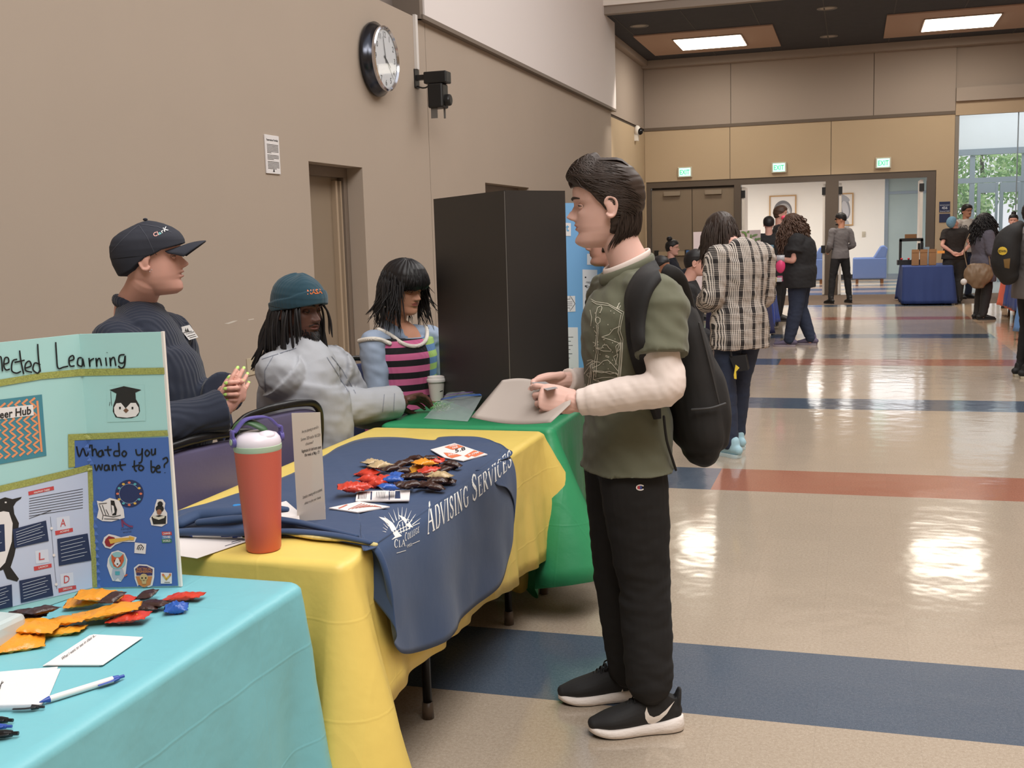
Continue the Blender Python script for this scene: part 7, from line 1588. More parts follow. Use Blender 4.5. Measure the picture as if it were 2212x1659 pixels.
# ---- wall things
def clock():
    o = P(806, 129, x=XW); r = thing('wall_clock', 'round chrome rimmed wall clock high on the left wall', 'clock', (XW, o.y, o.z)); R0 = .315; M = Matrix.Translation((XW, o.y, o.z)) @ Matrix.Rotation(PI/2, 4, 'Y')
    g = MB(); g.lathe([(R0*.98,0),(R0*1.08,.02),(R0*1.09,.05),(R0*.98,.085),(R0*.94,.12)], (0,0,0), 56, None, M); mk('case', g, mat('gunmetal', (70,72,80), .22, metal=.9), r, 60)
    g = MB(); g.lathe([(R0*.94,.115),(R0*.95,.14),(R0*.90,.15),(R0*.86,.13)], (0,0,0), 56, None, M); mk('bezel', g, mat('chrome', (206,206,212), .15, metal=1), r, 60)
    g = MB(); g.lathe([(R0*.88,.125),(.001,.125)], (0,0,0), 56, None, M); mk('face', g, mat('clock_face', (206,208,212), .4), r)
    X = XW+.127; c = Vector((X, o.y, o.z)); e1, e2 = Vector((0,1,0)), UPV; g = MB()
    for n in range(1, 13):
        a = PI/2-n*PI/6; p = c+e1*(math.cos(a)*R0*.70)+e2*(math.sin(a)*R0*.70-.025); flat_text(str(n), p, e1, e2, .055, g, center=True)
    for k in range(60): a = k*PI/30; d = e1*math.cos(a)+e2*math.sin(a); q = e1*-math.sin(a)+e2*math.cos(a); g.quad(c+d*R0*.83-q*.0015, c+d*R0*.86-q*.0015, c+d*R0*.86+q*.0015, c+d*R0*.83+q*.0015)
    mk('numerals', g, mpb, r); 
    for nm, a, L, w in (('minute_hand', 103, .20, .006), ('hour_hand', -32, .13, .008), ('second_hand', -45, .24, .002)):
        g = MB(); a = math.radians(a); d = e1*math.cos(a)+e2*math.sin(a); q = e1*-math.sin(a)+e2*math.cos(a); b = c+Vector((.003,0,0)); g.prism([b-d*.04-q*w, b+d*L-q*w*.4, b+d*L+q*w*.4, b-d*.04+q*w], (.002,0,0)); mk(nm, g, mpb, r)
    g = MB(); g.lathe([(R0*.875,.1335),(.001,.1335)], (0,0,0), 48, None, M); mk('glass', g, mat('clock_glass', (200,205,210), .02, alpha=.12, spec=.8), r)
clock()
a, b = P(569, 290, x=XW), P(604, 377, x=XW); r = thing('wall_notice', 'white framed notice with lines of text on the left wall', 'notice', (XW, (a.y+b.y)/2, b.z)); g = MB(); g.box((XW, a.y, b.z), (XW+.012, b.y, a.z)); o = mk('plate', g, mat('notice_white', (224,220,220), .4), r, bevel=.003)
g = MB(); y0, y1 = a.y+.02, b.y-.02; flat_text('Reservations Portfolio', (XW+.013, y0, a.z-.045), (0,1,0), UPV, .016, g, w=y1-y0, bold=.03); zz = a.z-.065
for i in range(17):
    zz -= .0105+(.008 if i in (7, 11) else 0); w = (y1-y0)*(.35 if i == 6 else .55 if i == 10 else .75 if i == 16 else 1); g.quad((XW+.013,y0,zz),(XW+.013,y0+w,zz),(XW+.013,y0+w,zz+.004),(XW+.013,y0,zz+.004))
g.prism([(XW+.0125,(y0+y1)/2-.015,b.z+.015),(XW+.0125,(y0+y1)/2+.015,b.z+.015),(XW+.0125,(y0+y1)/2,b.z+.04)], (.0006,0,0)); mk('print', g, mpb, r)
def camera_mount():
    a = P(893, 34, x=XW); b = P(898, 150, x=XW); r = thing('wall_camera', 'black camera on a wall bracket below a white cable channel', 'camera', (XW, b.y, P(900,175,x=XW).z)); mk_b = mat('black_plastic', (0,0,0)); g = MB(); g.box((XW, b.y-.03, b.z), (XW+.03, b.y+.03, 3.83)); mk('cable_channel', g, mat('channel_white', (216,210,206), .5), r)
    z = P(900,170,x=XW).z; g = MB(); g.box((XW, b.y-.06, z-.10), (XW+.012, b.y+.06, z+.09)); g.box((XW, b.y-.03, z-.02), (XW+.28, b.y+.03, z+.03)); g.tube([(XW+.01,b.y,z-.08),(XW+.10,b.y,z-.10),(XW+.24,b.y,z-.03)], .008, 8, None, True, 4); mk('bracket', g, mk_b, r)
    q = P(930, 185, y=b.y); X = XW+.24; g = MB(); g.box((X-.13, b.y-.08, z-.07), (X+.12, b.y+.08, z+.05)); mk('mount_head', g, mk_b, r, bevel=.012); g = MB(); g.box((X-.09, b.y-.09, z-.32), (X+.08, b.y+.09, z-.07)); g.tube([(X+.06,b.y,z-.24),(X+.14,b.y,z-.24)], .06, 20); mk('camera_body', g, mk_b, r, bevel=.02)
    g = MB(); g.box((X-.07, b.y-.05, z-.42), (X+.0, b.y-.04, z-.32)); g.box((X+.04, b.y+.03, z-.42), (X+.06, b.y+.04, z-.32)); mk('bracket_tail', g, mat('steel_grey', (120,118,116), .4, metal=.5), r)
camera_mount()
p = P(1371, 283, x=-4.68); r = thing('dome_camera', 'small white dome camera on the far left wall below the brown band', 'camera', (-4.68, p.y, p.z)); g = MB(); g.ell(p+Vector((.06,0,0)), (.08,.10,.12)); g.box((-4.68, p.y-.06, p.z-.22), (-4.60, p.y+.06, p.z-.02)); mk('housing', g, mat('dome_white', (232,228,224), .4), r, 50); g = MB(); g.ell(p+Vector((.12,-.02,-.02)), .075); mk('dome', g, mat('dome_glass', (20,20,24), .08), r, True)
p = P(546, 792, x=XW); g = MB(); g.box((XW, p.y-.09, p.z-.06), (XW+.008, p.y+.20, p.z+.07)); r = tag(mk('outlet_plate', g, mat('plate_tan', (186,172,148), .5), None, base=p, bevel=.002), 'tan outlet plate on the left wall behind the navy chair', 'outlet'); g = MB(); g.box((XW+.008, p.y-.02, p.z-.03), (XW+.011, p.y+.02, p.z+.04)); mk('socket', g, mat('socket_dark', (90,80,70), .5), r)
g = MB(); q = [P(u, v, x=XW+.001) for u, v in ((484,699),(492,697),(504,693),(514,692),(506,696),(494,700))]; g.add(q, [(0,1,2,3,4,5)]); q = [P(u, v, x=XW+.001) for u, v in ((536,690),(548,688),(549,690),(537,692))]; g.add(q, [(0,1,2,3)]); struct('wall_scuff', g, mat('scuff', (206,198,188), .8))
# ================================================================ people and stalls further back
def quick(label, loc, deg, h, top, bottom, skinm, hair=None, hk='short', sleeve='long', seat=False, over=None, lean=0, look=None, nod=0, w=1.0, hands=None, shoe=None, sole=None, loose=.018, hem=.05, vox=.010, face=None, stance=.1, name='shirt', hx=1.0, belly=0, fold=.008, eyes=True, headup=None):
    J = pose(loc, deg, h, seat, over, lean, look, nod, stance)
    if headup is not None: J['HM'] = frame(J['hd'], headup)
    S = dict(vox=vox, hvox=.005, handvox=.0045, skinmat=skinm, lip=(160,96,86), lipn='far', w=w, d=w, belly=belly, hscale=J['k']*1.0*hx, face=face or {}, legs=dict(mat=bottom, loose=.014), top=dict(mat=top, loose=loose, hem=hem, sleeve=sleeve, name=name, fold=fold), shoemat=shoe or mat('shoe_black', (0,0,0)), solemat=sole or mat('sole_dark', (0,0,0)), hands=hands or {}, eyes=eyes)
    root, body = person(label, J, S); HM = J['HM']; hs = S['hscale']; R = random.Random(int(h*1000)+int(deg)); o = None
    if hair:
        HLs = {'short': [(-1,.05),(-.3,.07),(0,.11),(.4,.135),(.7,.165),(1,.17)], 'fade': [(-1,.07),(-.3,.09),(0,.125),(.4,.15),(.7,.168),(1,.172)], 'long': [(-1,.0),(-.3,.0),(0,.06),(.35,.12),(.7,.16),(1,.17)], 'bun': [(-1,.06),(-.2,.08),(0,.12),(.4,.15),(.7,.165),(1,.17)], 'curly': [(-1,.0),(-.3,.0),(0,.05),(.35,.11),(.7,.15),(1,.165)], 'beanie': [(-1,.08),(0,.12),(1,.15)]}[hk]
        t0 = dict(short=.016, fade=.008, long=.018, bun=.010, curly=.03, beanie=.014)[hk]
        def th(a, z, p):
            hl = lerpk(HLs, math.cos(a))[0]; return -.006+(t0+.008*sm(z, .16, .22)+.006)*sm(z, hl-.004, hl+.008)
        o = hair_shell(root, HM, hs, th, hair, nu=72, nv=60, groove=.0015 if hk not in ('beanie', 'fade') else 0, gdir='down' if hk in ('long', 'curly') else 'side', name='hair' if hk != 'beanie' else 'beanie')
        H3 = HM.to_3x3(); g = MB()
        if hk == 'long':
            for i in range(260):
                a = R.uniform(.75, PI)*(1 if i % 2 else -1); z = R.uniform(.03, .2); p = HM @ (head_pt(a, z, off=.02)*hs); d = (H3 @ Vector((math.sin(a), math.cos(a), 0))).normalized(); L = R.uniform(.15, .26); g.tube([p, p+d*.030-UPV*L*.4, p+d*.034-UPV*L*.75, p+d*R.uniform(.03,.06)-UPV*L], [.003,.005,.0045,.001], 5, None, True, 2)
        if hk == 'curly':
            for i in range(420):
                a = R.uniform(.6, PI)*(1 if i % 2 else -1); z = R.uniform(.05, .22); p = HM @ (head_pt(a, z, off=.022)*hs); d = (H3 @ Vector((math.sin(a), math.cos(a), 0))).normalized(); L = R.uniform(.12, .34)*(1 if z < .16 else .9); ph = R.uniform(0, 6); pts = []
                for k in range(10): t = k/9; pts.append(p+d*(.02+.13*t)*(1-.2*t)-UPV*L*t+Vector((math.cos(ph+k*1.3), math.sin(ph+k*1.3), 0))*.010)
                g.tube(pts, [.004]+[.0075]*8+[.002], 5, None, True, 2)
        if hk == 'bun': g.ell(HM @ (Vector((0,-.045,.255))*hs), (.045*hs,.045*hs,.042*hs), None, 16, 10)
        if g.v: mk('hair_locks', g, hair, o, True)
    return root, J, S
mk_ = lambda n, c, r=.85, **k: mat(n, c, r, **k)
def plaid():
    m = mat('plaid_flannel', (60,54,50), .9); nt = m.node_tree; b = nt.nodes['Principled BSDF']; L = nt.links.new; N = nt.nodes.new
    tc = N('ShaderNodeTexCoord'); sx = N('ShaderNodeSeparateXYZ'); L(tc.outputs['Object'], sx.inputs[0])
    def M_(op, *a):
        n = N('ShaderNodeMath'); n.operation = op
        for i, q in enumerate(a):
            if hasattr(q, 'links'): L(q, n.inputs[i])
            else: n.inputs[i].default_value = q
        return n.outputs[0]
    def stripes(src, p, k): return M_('GREATER_THAN', M_('FRACT', M_('MULTIPLY', src, 1/p)), k)
    sx_ = M_('ADD', M_('MULTIPLY', sx.outputs['X'], .8), M_('MULTIPLY', sx.outputs['Y'], .6))
    vs = M_('MULTIPLY', stripes(sx_, .011, .45), stripes(sx_, .085, .28)); hs_ = M_('MULTIPLY', stripes(sx.outputs['Z'], .012, .55), stripes(sx.outputs['Z'], .11, .3))
    s = M_('ADD', M_('MULTIPLY', vs, .80), M_('MULTIPLY', hs_, .30)); r = N('ShaderNodeValToRGB'); r.color_ramp.elements[0].color = lin((44,40,40)); r.color_ramp.elements[1].color = lin((218,206,196)); r.color_ramp.elements[1].position = .95
    L(s, r.inputs['Fac']); L(r.outputs['Color'], b.inputs['Base Color']); return m
m_jean = mk_('dark_denim', (42,50,70), bump=.2, bs=40); m_blk = mk_('black_cotton', (32,31,33)); m_gr = mk_('grey_knit', (116,112,114)); m_dk = mk_('charcoal_trousers', (46,44,44))
brn = mat('hair_brown', (78,56,44), .5, var=.3, vs=50)
# the person in the plaid overshirt
hn = dict(L=dict(dir=Vector((-.5,.6,-.2)), curl=(.6,.7,.4)), R=dict(dir=Vector((-.6,.5,.1)), curl=(.6,.7,.4)))
o_, J, S = quick('person in a black and cream plaid overshirt and jeans, head bowed, back to the camera', (-.73, 7.62, 0), 42, 1.70, plaid(), m_jean, sk_light, m_hair, 'long', over=dict(hd=(-.02,.13,1.475), nk=(0,.02,1.44), elL=(-.23,-.02,1.13), elR=(.22,.02,1.12), wrL=(-.10,.26,1.08), wrR=(.12,.26,1.06), anR=(.12,.20,.085), knR=(.10,.13,.5)), nod=.50, w=1.02, loose=.045, hem=.16, hands=hn, shoe=mk_('pale_blue_shoe', (160,196,210), .6), sole=mk_('pale_sole', (196,214,220), .6), vox=.008, name='overshirt', fold=.012)
J1 = J
g = MB(); q = P(1596, 779, y=7.5); r = thing('tote_bag', 'black bag hanging beside the plaid overshirt, a yellow tag showing', 'bag', q); g.prism([P(1575,770,y=7.45), P(1610,768,y=7.45), P(1616,800,y=7.45), P(1588,803,y=7.45)], (0,.12,0)); mk('bag_body', g, m_blk, r); g = MB(); g.prism([P(1585,810,y=7.4), P(1589,788,y=7.4), P(1597,795,y=7.4), P(1590,803,y=7.4), P(1591,819,y=7.4), P(1586,818,y=7.4)], (0,.01,0)); g.tube([P(1580,770,y=7.45), P(1570,700,y=7.45)], .008, 6, m_blk); mk('yellow_tag', g, mat('yellow_tag', (236,206,70), .5), r)
# seated pair and the woman with a bun
def tbl(name, box, m, label, over=.02, zb=.1, top=TZ, group=None, tableLabel=None):
    folding_table(box, tableLabel); a, b, c = corner_s(box); return cloth(name, box, [(0,.26 if box[0] > 2 else .08,zb),(a,.08,zb),(a+.2,over,zb+.02),(b-.2,over,zb),(b,.08,zb),(b+.2,over,zb),(c,.08,zb),(c+.2,over,zb),(c+1.5,over,zb)], m, label, int(box[0]*31) % 17, amp=.012, top=top)
tbl('tablecloth', (-3.5, 20.4, -2.72, 22.2), crease('teal_plastic', (92,168,160)), 'teal tablecloth far back between the student and the seated profile', tableLabel='folding table under the teal cloth by the closed doors', zb=.25)
quick('seated person with short black hair in a black shirt, profile right, behind the plaid overshirt', (-1.45, 10.35, 0), -80, 1.80, m_blk, m_blk, sk_light, m_hairb, 'fade', seat=True, over=dict(hd=(0,.06,1.09), knL=(-.12,.10,.46), knR=(.12,.10,.46), anL=(-.12,-.10,.085), anR=(.12,-.10,.085)), w=1.05)
quick('seated dark-skinned person with cropped hair just beyond the student\'s backpack strap', (-1.83, 11.0, 0), -95, 1.72, m_blk, m_blk, sk_brown, m_hairb, 'fade', seat=True, w=1.05)
o_, J, S = quick('seated person with a high bun and glasses at the teal table', (-3.02, 19.45, 0), -85, 1.80, mk_('navy_black', (30,32,42)), m_blk, sk_light, m_hairb, 'bun', seat=True, over=dict(elR=(.24,.15,.80), wrR=(.12,.45,.86)), w=.95, hx=1.12)
def glasses(root, HM, s, m):
    g = MB()
    for sd in (-1, 1):
        g.tube([HM @ (Vector((sd*.032+.018*math.cos(a), .094, .119+.014*math.sin(a)))*s) for a in [k*PI/8 for k in range(17)]], .0022*s, 5, None, False); g.tube([HM @ (Vector((sd*.050, .093, .122))*s), HM @ (Vector((sd*.074, .0, .120))*s)], .002*s, 5)
    g.tube([HM @ (Vector((-.014,.097,.121))*s), HM @ (Vector((.014,.097,.121))*s)], .002*s, 5); mk('glasses', g, m, root, True)
glasses(o_, J['HM'], S['hscale'], mat('frame_gold', (150,130,90), .3, metal=.6))
def stuffbox(px, y, w, d, h, m, label, cat, nm, rz=0, group=None, z=TZ):
    c = P(px[0], px[1], y=y); c.z = z; M = Matrix.Translation(c) @ Matrix.Rotation(rz, 4, 'Z'); g = MB(); g.box((-w/2,-d/2,.002), (w/2,d/2,h), None, M); return tag(mk(nm, g, m, None, base=c, bevel=min(w, d, h)*.08), label, cat, group)
c = P(1474, 590, y=20.8); c.z = TZ; r = thing('laptop', 'open silver laptop seen from the side on the teal table', 'laptop', c); g = MB(); g.box(c+Vector((-.15,-.1,.002)), c+Vector((.12,.12,.02))); mk('keyboard_deck', g, mk_('laptop_silver', (150,152,156), .4), r); g = MB(); g.prism([c+Vector((.10,-.1,.02)), c+Vector((.17,-.1,.30)), c+Vector((.18,-.1,.30)), c+Vector((.115,-.1,.02))], (0,.22,0)); mk('screen', g, mk_('laptop_silver', (0,0,0)), r)
c = P(1496, 575, y=21.6); c.z = TZ; r = thing('picture_stand', 'small blue picture card standing at the back of the teal table', 'card stand', c); g = MB(); g.box(c+Vector((-.12,0,.0)), c+Vector((.12,.02,.42))); mk('card', g, mk_('card_blue', (70,110,170), .6), r); g = MB(); g.box(c+Vector((-.09,-.004,.18)), c+Vector((.09,0,.38))); g.ell(c+Vector((0,-.004,.27)), (.05,.004,.07), mk_('card_pale', (214,222,230), .6)); mk('picture', g, mk_('card_pale', (0,0,0)), r)
for i, (u, w, h, col, l) in enumerate(((1455,.08,.07,(190,210,190),'small pale box at the front of the teal table'),(1487,.12,.10,(40,44,60),'dark box on the teal table beside the laptop'),(1506,.10,.07,(208,206,200),'white tub on the right of the teal table'))): stuffbox((u, 590), 20.6+.1*i, w, .1, h, mk_('bx%d' % i, col, .6), l, 'box', 'box')
# stall with blue banner, leafy sign
tbl('tablecloth', (-1.95, 15.6, -1.16, 16.5), mk_('violet_cloth', (70,72,112), .8), 'dark violet-blue tablecloth hanging behind the plaid overshirt', tableLabel='folding table under the dark violet-blue cloth', zb=.03)
tbl('tablecloth', (-1.95, 16.56, -1.14, 17.4), crease('blue_plastic', (48,104,172)), 'bright blue tablecloth of the stall in front of the curly-haired person', tableLabel='folding table under the bright blue cloth', zb=.12)
a, b = P(1590,498,y=16.3), P(1643,600,y=16.3); g = MB(); r = thing('stall_sign', 'pink white poster board with a green leaf branch, behind the plaid overshirt', 'sign', (a.x, 16.3, TZ)); g.box((a.x-.15, 16.3, TZ), (b.x, 12.912, a.z)); o = mk('board', g, mk_('pink_board', (222,206,208), .6), r); bv = bvh_of(o); g = MB(); gn = mk_('leaf_green', (110,150,80), .6); strokes(bv, [[(1604,499),(1620,506),(1634,518),(1642,530)]], 1.6, g, mk_('leaf_dark', (60,90,50), .6), .004)
for i, (x, y, d) in enumerate(((1610,506,70),(1618,500,-20),(1622,512,80),(1630,508,-15),(1632,520,85),(1638,516,-10),(1639,530,80),(1604,501,-150))): an = math.radians(d); area(bv, [(x+6.5*math.cos(an)*math.cos(k*PI/4)-2.2*math.sin(an)*math.sin(k*PI/4), y+6.5*math.sin(an)*math.cos(k*PI/4)+2.2*math.cos(an)*math.sin(k*PI/4)) for k in range(8)], g, gn, .005)
strokes(bv, [[(1614,528),(1618,522),(1622,530),(1618,534)],[(1620,530),(1626,526),(1626,532)]], 1.2, g, mk_('pink_ink', (206,150,160), .6), .004)
for i in range(5): strokes(bv, [[(1612,541+7*i),(1640,540+7*i)]], 1.1, g, mpb, .004)
mk('sign_print', g, None, r)
for i, (u, v, col, l) in enumerate(((1655,592,(196,80,70),'small red pot on the bright blue stall'),(1668,591,(220,190,90),'small yellow tub on the bright blue stall'),(1680,590,(214,214,220),'white tray on the bright blue stall'),(1688,592,(180,90,120),'pink box on the bright blue stall'))): stuffbox((u, v), 16.7+.15*i, .12, .12, .06+.02*(i % 2), mk_('pot%d' % i, col, .6), l, 'container', 'container')
c = P(1642, 585, y=15.9); g = MB(); R = random.Random(5)
for i in range(260): d = Vector((R.gauss(0,1), R.gauss(0,1), abs(R.gauss(0,1)))).normalized(); p = Vector((c.x, c.y, TZ+.02))+d*.07; g.tube([p, p+d*.04+Vector((R.uniform(-.02,.02),0,-.01))], [.004,.002], 4)
tag(mk('pom_pom', g, mk_('cream_fluff', (222,216,190), .9), None, base=(c.x, c.y, TZ)), 'fluffy cream pom-pom at the left end of the bright blue stall', 'pom-pom')
# curly woman
o_, J, S = quick('person in black with long curly brown hair and a pink hair clip', (-.66, 14.95, 0), 78, 1.72, m_blk, m_jean, sk_light, brn, 'curly', sleeve='short', over=dict(hd=(0,.06,1.50), elL=(-.26,.02,1.14), wrL=(-.14,.33,1.17), elR=(.26,.02,1.14), wrR=(.10,.34,1.17), anL=(-.13,.10,.085), anR=(.13,-.12,.085)), nod=.35, w=1.38, belly=.03, loose=.05, hem=.14, shoe=mk_('mauve_shoe', (96,88,110), .7), sole=mk_('mauve_sole', (150,140,150), .7))
g = MB(); g.ell(J['HM'] @ (Vector((-.03,.07,.24))*S['hscale']), (.035,.03,.03)); mk('hair_clip', g, mat('clip_pink', (226,70,100), .5), o_, True)
p = P(1686, 575, y=14.6); g = MB(); g.ell(p, (.06,.04,.09)); g.box(p+Vector((-.05,-.02,.06)), p+Vector((.05,.02,.14)), mk_('phone_grey', (170,170,176), .4)); tag(mk('pouch', g, mat('pouch_pink', (206,60,110), .4), None, True, base=p), 'pink pouch with a grey flap held by the curly-haired person', 'pouch')
# people and coat beyond that stall
quick('person with brown hair and beard, profile to the right, behind the bright blue stall', (-1.15, 19.0, 0), -88, 1.90, mk_('dark_jacket', (44,42,44)), m_blk, sk_light, brn, 'short', look=0, face=dict(chin=.008), w=1.05, loose=.03)
o_, J, S = quick('person in a black hooded coat with a picture panel on the back, facing the hall', (-1.27, 18.0, 0), 5, 1.72, m_blk, m_blk, sk_light, m_hairb, 'beanie', w=1.25, loose=.05, hem=.2, name='coat')
bv = bvh_of(S['_top']); g = MB(); area(bv, [(1643,529),(1671,529),(1671,545),(1643,547)], g, mk_('panel_blue', (96,130,150), .6), .01, 8)
for k in range(7): area(bv, [(1645+3.6*k, 545), (1647+3.6*k, 534+(k*5 % 4)), (1650+3.6*k, 536), (1650+3.6*k, 545)], g, mk_('panel_tan%d' % (k % 2), ((190,160,90), (50,40,40))[k % 2], .6), .014)
mk('back_print', g, None, S['_top'])
g = MB(); R = random.Random(9); c = P(1700, 512, y=15.6); r = thing('scarf', 'rolled plaid scarf held up beside the curly hair', 'scarf', c); me = MB(); me.ell(c, (.15,.12,.17), None, 18, 12); me = remesh(me, .012, 1); displace(me, lambda p, n: .02*noise.noise(p*14)); link('scarf_roll', me, mat('plaid_flannel', (0,0,0)), r); me = MB(); me.tube([c+Vector((0,0,-.12)), c+Vector((.08,-.02,-.30)), c+Vector((.14,-.03,-.46))], [.05,.09,.10], 12, None, 'round', 3); mk('blue_sleeve', me, mk_('blue_sleeve', (84,124,190), .8), r, True)
# grey sweater
o_, J, S = quick('person in a grey sweater, black trousers and black beanie standing by the doorway post', (-.24, 23.3, 0), 28, 1.80, m_gr, m_blk, sk_mid, m_hairb, 'beanie', look=58, w=.95, over=dict(anL=(-.21,-.03,.085), anR=(.20,0,.085), knL=(-.15,.02,.5), knR=(.16,.02,.5), wrL=(-.16,.22,1.02), wrR=(.16,.22,1.02)), loose=.02)
g = MB(); HM = J['HM']; s = S['hscale']
for sd in (-1, 1): g.ell(HM @ (Vector((sd*.033,.092,.120))*s), (.02,.02,.015)); g.tube([HM @ (Vector((sd*.05,.09,.122))*s), HM @ (Vector((sd*.075,0,.12))*s)], .003, 5)
mk('sunglasses', g, mk_('shades_black', (16,16,18), .2), o_, True); g = MB()
for sd in range(9): a = -1.1+2.2*sd/8; p = HM @ (head_pt(a, .02, off=.003)*s); g.ell(p, (.013,.013,.018))
mk('beard', g, m_hairb, o_, True)
# blue cloth table with bags and machine
tbl('tablecloth', (.92, 22.55, 1.82, 24.1), mk_('royal_cloth', (42,60,112), .8), 'royal blue tablecloth with brown paper bags on it near the far doors', tableLabel='folding table under the royal blue cloth', zb=.03)
for i, (u, l) in enumerate(((1977,'leftmost brown paper bag on the royal blue table'),(1995,'middle brown paper bag on the royal blue table'),(2014,'rightmost brown paper bag on the royal blue table, by the black shirt'))):
    c = P(u, 565, y=22.85); c.z = TZ; r = thing('paper_bag', l, 'paper bag', c, 'brown paper bags'); g = MB(); g.box(c+Vector((-.066,-.05,.002)), c+Vector((.066,.05,.30))); mk('bag_body', g, mk_('kraft', (150,112,78), .85, bump=.4, bs=40), r, bevel=.006); g = MB(); g.box(c+Vector((-.068,-.056,.25)), c+Vector((.068,-.045,.31))); mk('folded_top', g, mk_('kraft', (0,0,0)), r)
c = P(1968, 545, y=23.4); c.z = TZ; r = thing('printer_machine', 'black open-frame desktop machine at the left of the brown paper bags', 'machine', c); g = MB()
for x in (-.2, .2): g.box(c+Vector((x-.025,-.02,.002)), c+Vector((x+.025,.06,.50)))
g.box(c+Vector((-.22,-.02,.46)), c+Vector((.22,.06,.52))); mk('frame', g, mk_('machine_black', (30,30,32), .4), r); g = MB(); g.box(c+Vector((-.26,-.16,.002)), c+Vector((.2,.2,.10))); mk('base', g, mk_('machine_black', (0,0,0)), r); g = MB()
for x in (-.18, -.05, .08): g.ell(c+Vector((x,-.16,.12)), .022)
mk('red_knob', g, mat('knob_red', (190,40,50), .4), r); g = MB(); g.box(c+Vector((-.12,0,.52)), c+Vector((.1,.06,.60))); mk('spool_box', g, mk_('kraft', (0,0,0)), r); g = MB(); g.box(c+Vector((.2,0,.002)), c+Vector((.34,.06,.34))); mk('side_bottle', g, mk_('bottle_pale', (170,190,200), .4), r)
# people on the right
o_, J, S = quick('person in blue headscarf and black shirt, hands clasped behind the back', (1.86, 22.9, 0), 12, 1.72, mk_('black_brown', (42,37,36)), m_dk, sk_light, mat('scarf_blue', (110,150,176), .8, var=.3, vs=30), 'beanie', sleeve='short', over=dict(hd=(.02,-.02,1.50), elL=(-.26,-.10,1.14), elR=(.26,-.10,1.14), wrL=(-.06,-.19,.98), wrR=(.06,-.20,.96)), w=1.3, headup=Vector((.45,.4,.8)), hands=dict(L=dict(dir=Vector((.9,-.1,-.2))), R=dict(dir=Vector((-.9,-.1,-.2)))), loose=.02)
p = P(2032, 545, y=22.62); g = MB(); g.box(p+Vector((-.06,-.01,-.02)), p+Vector((.07,.0,.03))); tag(mk('snack_packet', g, mat('packet_orange', (226,150,70), .4), None, base=p), 'small orange and white packet held behind the black-shirted back', 'packet')
o_, J, S = quick('person with glasses and short black hair in a pale hooded sweatshirt', (2.2, 24.4, 0), 215, 1.90, mk_('oat_hoodie', (176,168,162)), m_jean, sk_mid, m_hairb, 'short', face=dict(open=.006, cheek=.004), w=1.1, loose=.04)
glasses(o_, J['HM'], S['hscale'], mk_('shades_black', (0,0,0))); bv = bvh_of(S['_top']); g = MB(); ptext(bv, 'AVID', (2072,496), (2090,494), 8, g, mpb, .03, lift=.01); mk('chest_print', g, None, S['_top'])
o_, J, S = quick('person with dark curly hair in a grey fleece coat carrying a bronze handbag', (1.98, 19.05, 0), -72, 1.66, mk_('slate_fleece', (92,88,98), .95, bump=.4, bs=40), m_dk, sk_light, m_hairb, 'curly', over=dict(elL=(-.22,.10,1.18), wrL=(-.08,.34,1.36), elR=(.25,.02,1.12), wrR=(.16,.26,1.02)), w=1.25, loose=.05, hem=.28, name='coat')
c = P(2113, 597, y=18.75); r = thing('handbag', 'crinkled bronze handbag on a long strap at the hip of the grey fleece coat', 'handbag', c); me = MB(); me.tube([c+Vector((0,0,.16)), c+Vector((0,0,.08)), c+Vector((0,0,-.05)), c+Vector((0,0,-.15))], [(.17,.05),(.21,.08),(.20,.08),(.10,.04)], 24, None, 'round', 4, up=(0,1,0)); me = remesh(me, .008, 2); displace(me, lambda p, n: .012*noise.noise(Vector((p.x*22, p.y*10, p.z*12)))); link('bag_body', me, mat('bronze_leather', (128,104,80), .5), r)
g = MB(); g.tube([c+Vector((-.16,0,.14)), c+Vector((-.20,.10,.45)), c+Vector((-.05,.28,.72)), c+Vector((.12,.1,.45)), c+Vector((.17,0,.15))], .008, 6, None, True, 5); mk('strap', g, mat('bronze_leather', (0,0,0)), r, True); g = MB(); g.ell(c+Vector((-.21,-.03,-.08)), .05); mk('fluffy_charm', g, mk_('white_fluff', (220,214,210), .95), r, True)
o_, J, S = quick('person with dark tied-back hair in a black top, facing the camera', (2.72, 21.6, 0), 168, 1.66, m_blk, m_blk, sk_light, m_hairb, 'bun', hx=1.0, w=1.0)
o_, J, S = quick('person in a grey puffer jacket cut off by the right edge', (1.68, 11.9, 0), -78, 1.72, mk_('grey_puffer', (98,92,90), .7, bump=.5, bs=14), m_blk, sk_light, m_hairb, 'short', loose=.05, hem=.12, w=1.1, sole=mk_('pale_rubber', (190,180,160), .7))
c = P(2168, 545, y=11.75); r = thing('backpack', 'black backpack with a yellow patch at the right edge of the photo', 'backpack', c); me = MB(); me.tube([c+Vector((.05,0,-.22)), c+Vector((.02,0,-.12)), c+Vector((.03,0,.08)), c+Vector((.09,0,.20)), c+Vector((.14,0,.26))], [(.10,.11),(.13,.15),(.12,.15),(.09,.12),(.04,.07)], 24, None, 'round', 4, up=(0,1,0)); me = remesh(me, .009, 2); displace(me, lambda p, n: .01*noise.noise(p*9)); o = link('bag', me, MC['backpack_black'], r); bv = bvh_of(o); g = MB(); area(bv, [(2166+10*math.cos(k*PI/6), 542+9*math.sin(k*PI/6)) for k in range(12)], g, mat('patch_yellow', (214,180,60), .6), .004, 6); area(bv, [(2168,560),(2182,558),(2180,580),(2170,578)], g, mat('charm_bronze', (120,92,50), .5), .004, 6); ptext(bv, 'EDWIN', (2158,545), (2174,545), 5, g, mpb, .03, lift=.008); mk('patch', g, None, o)
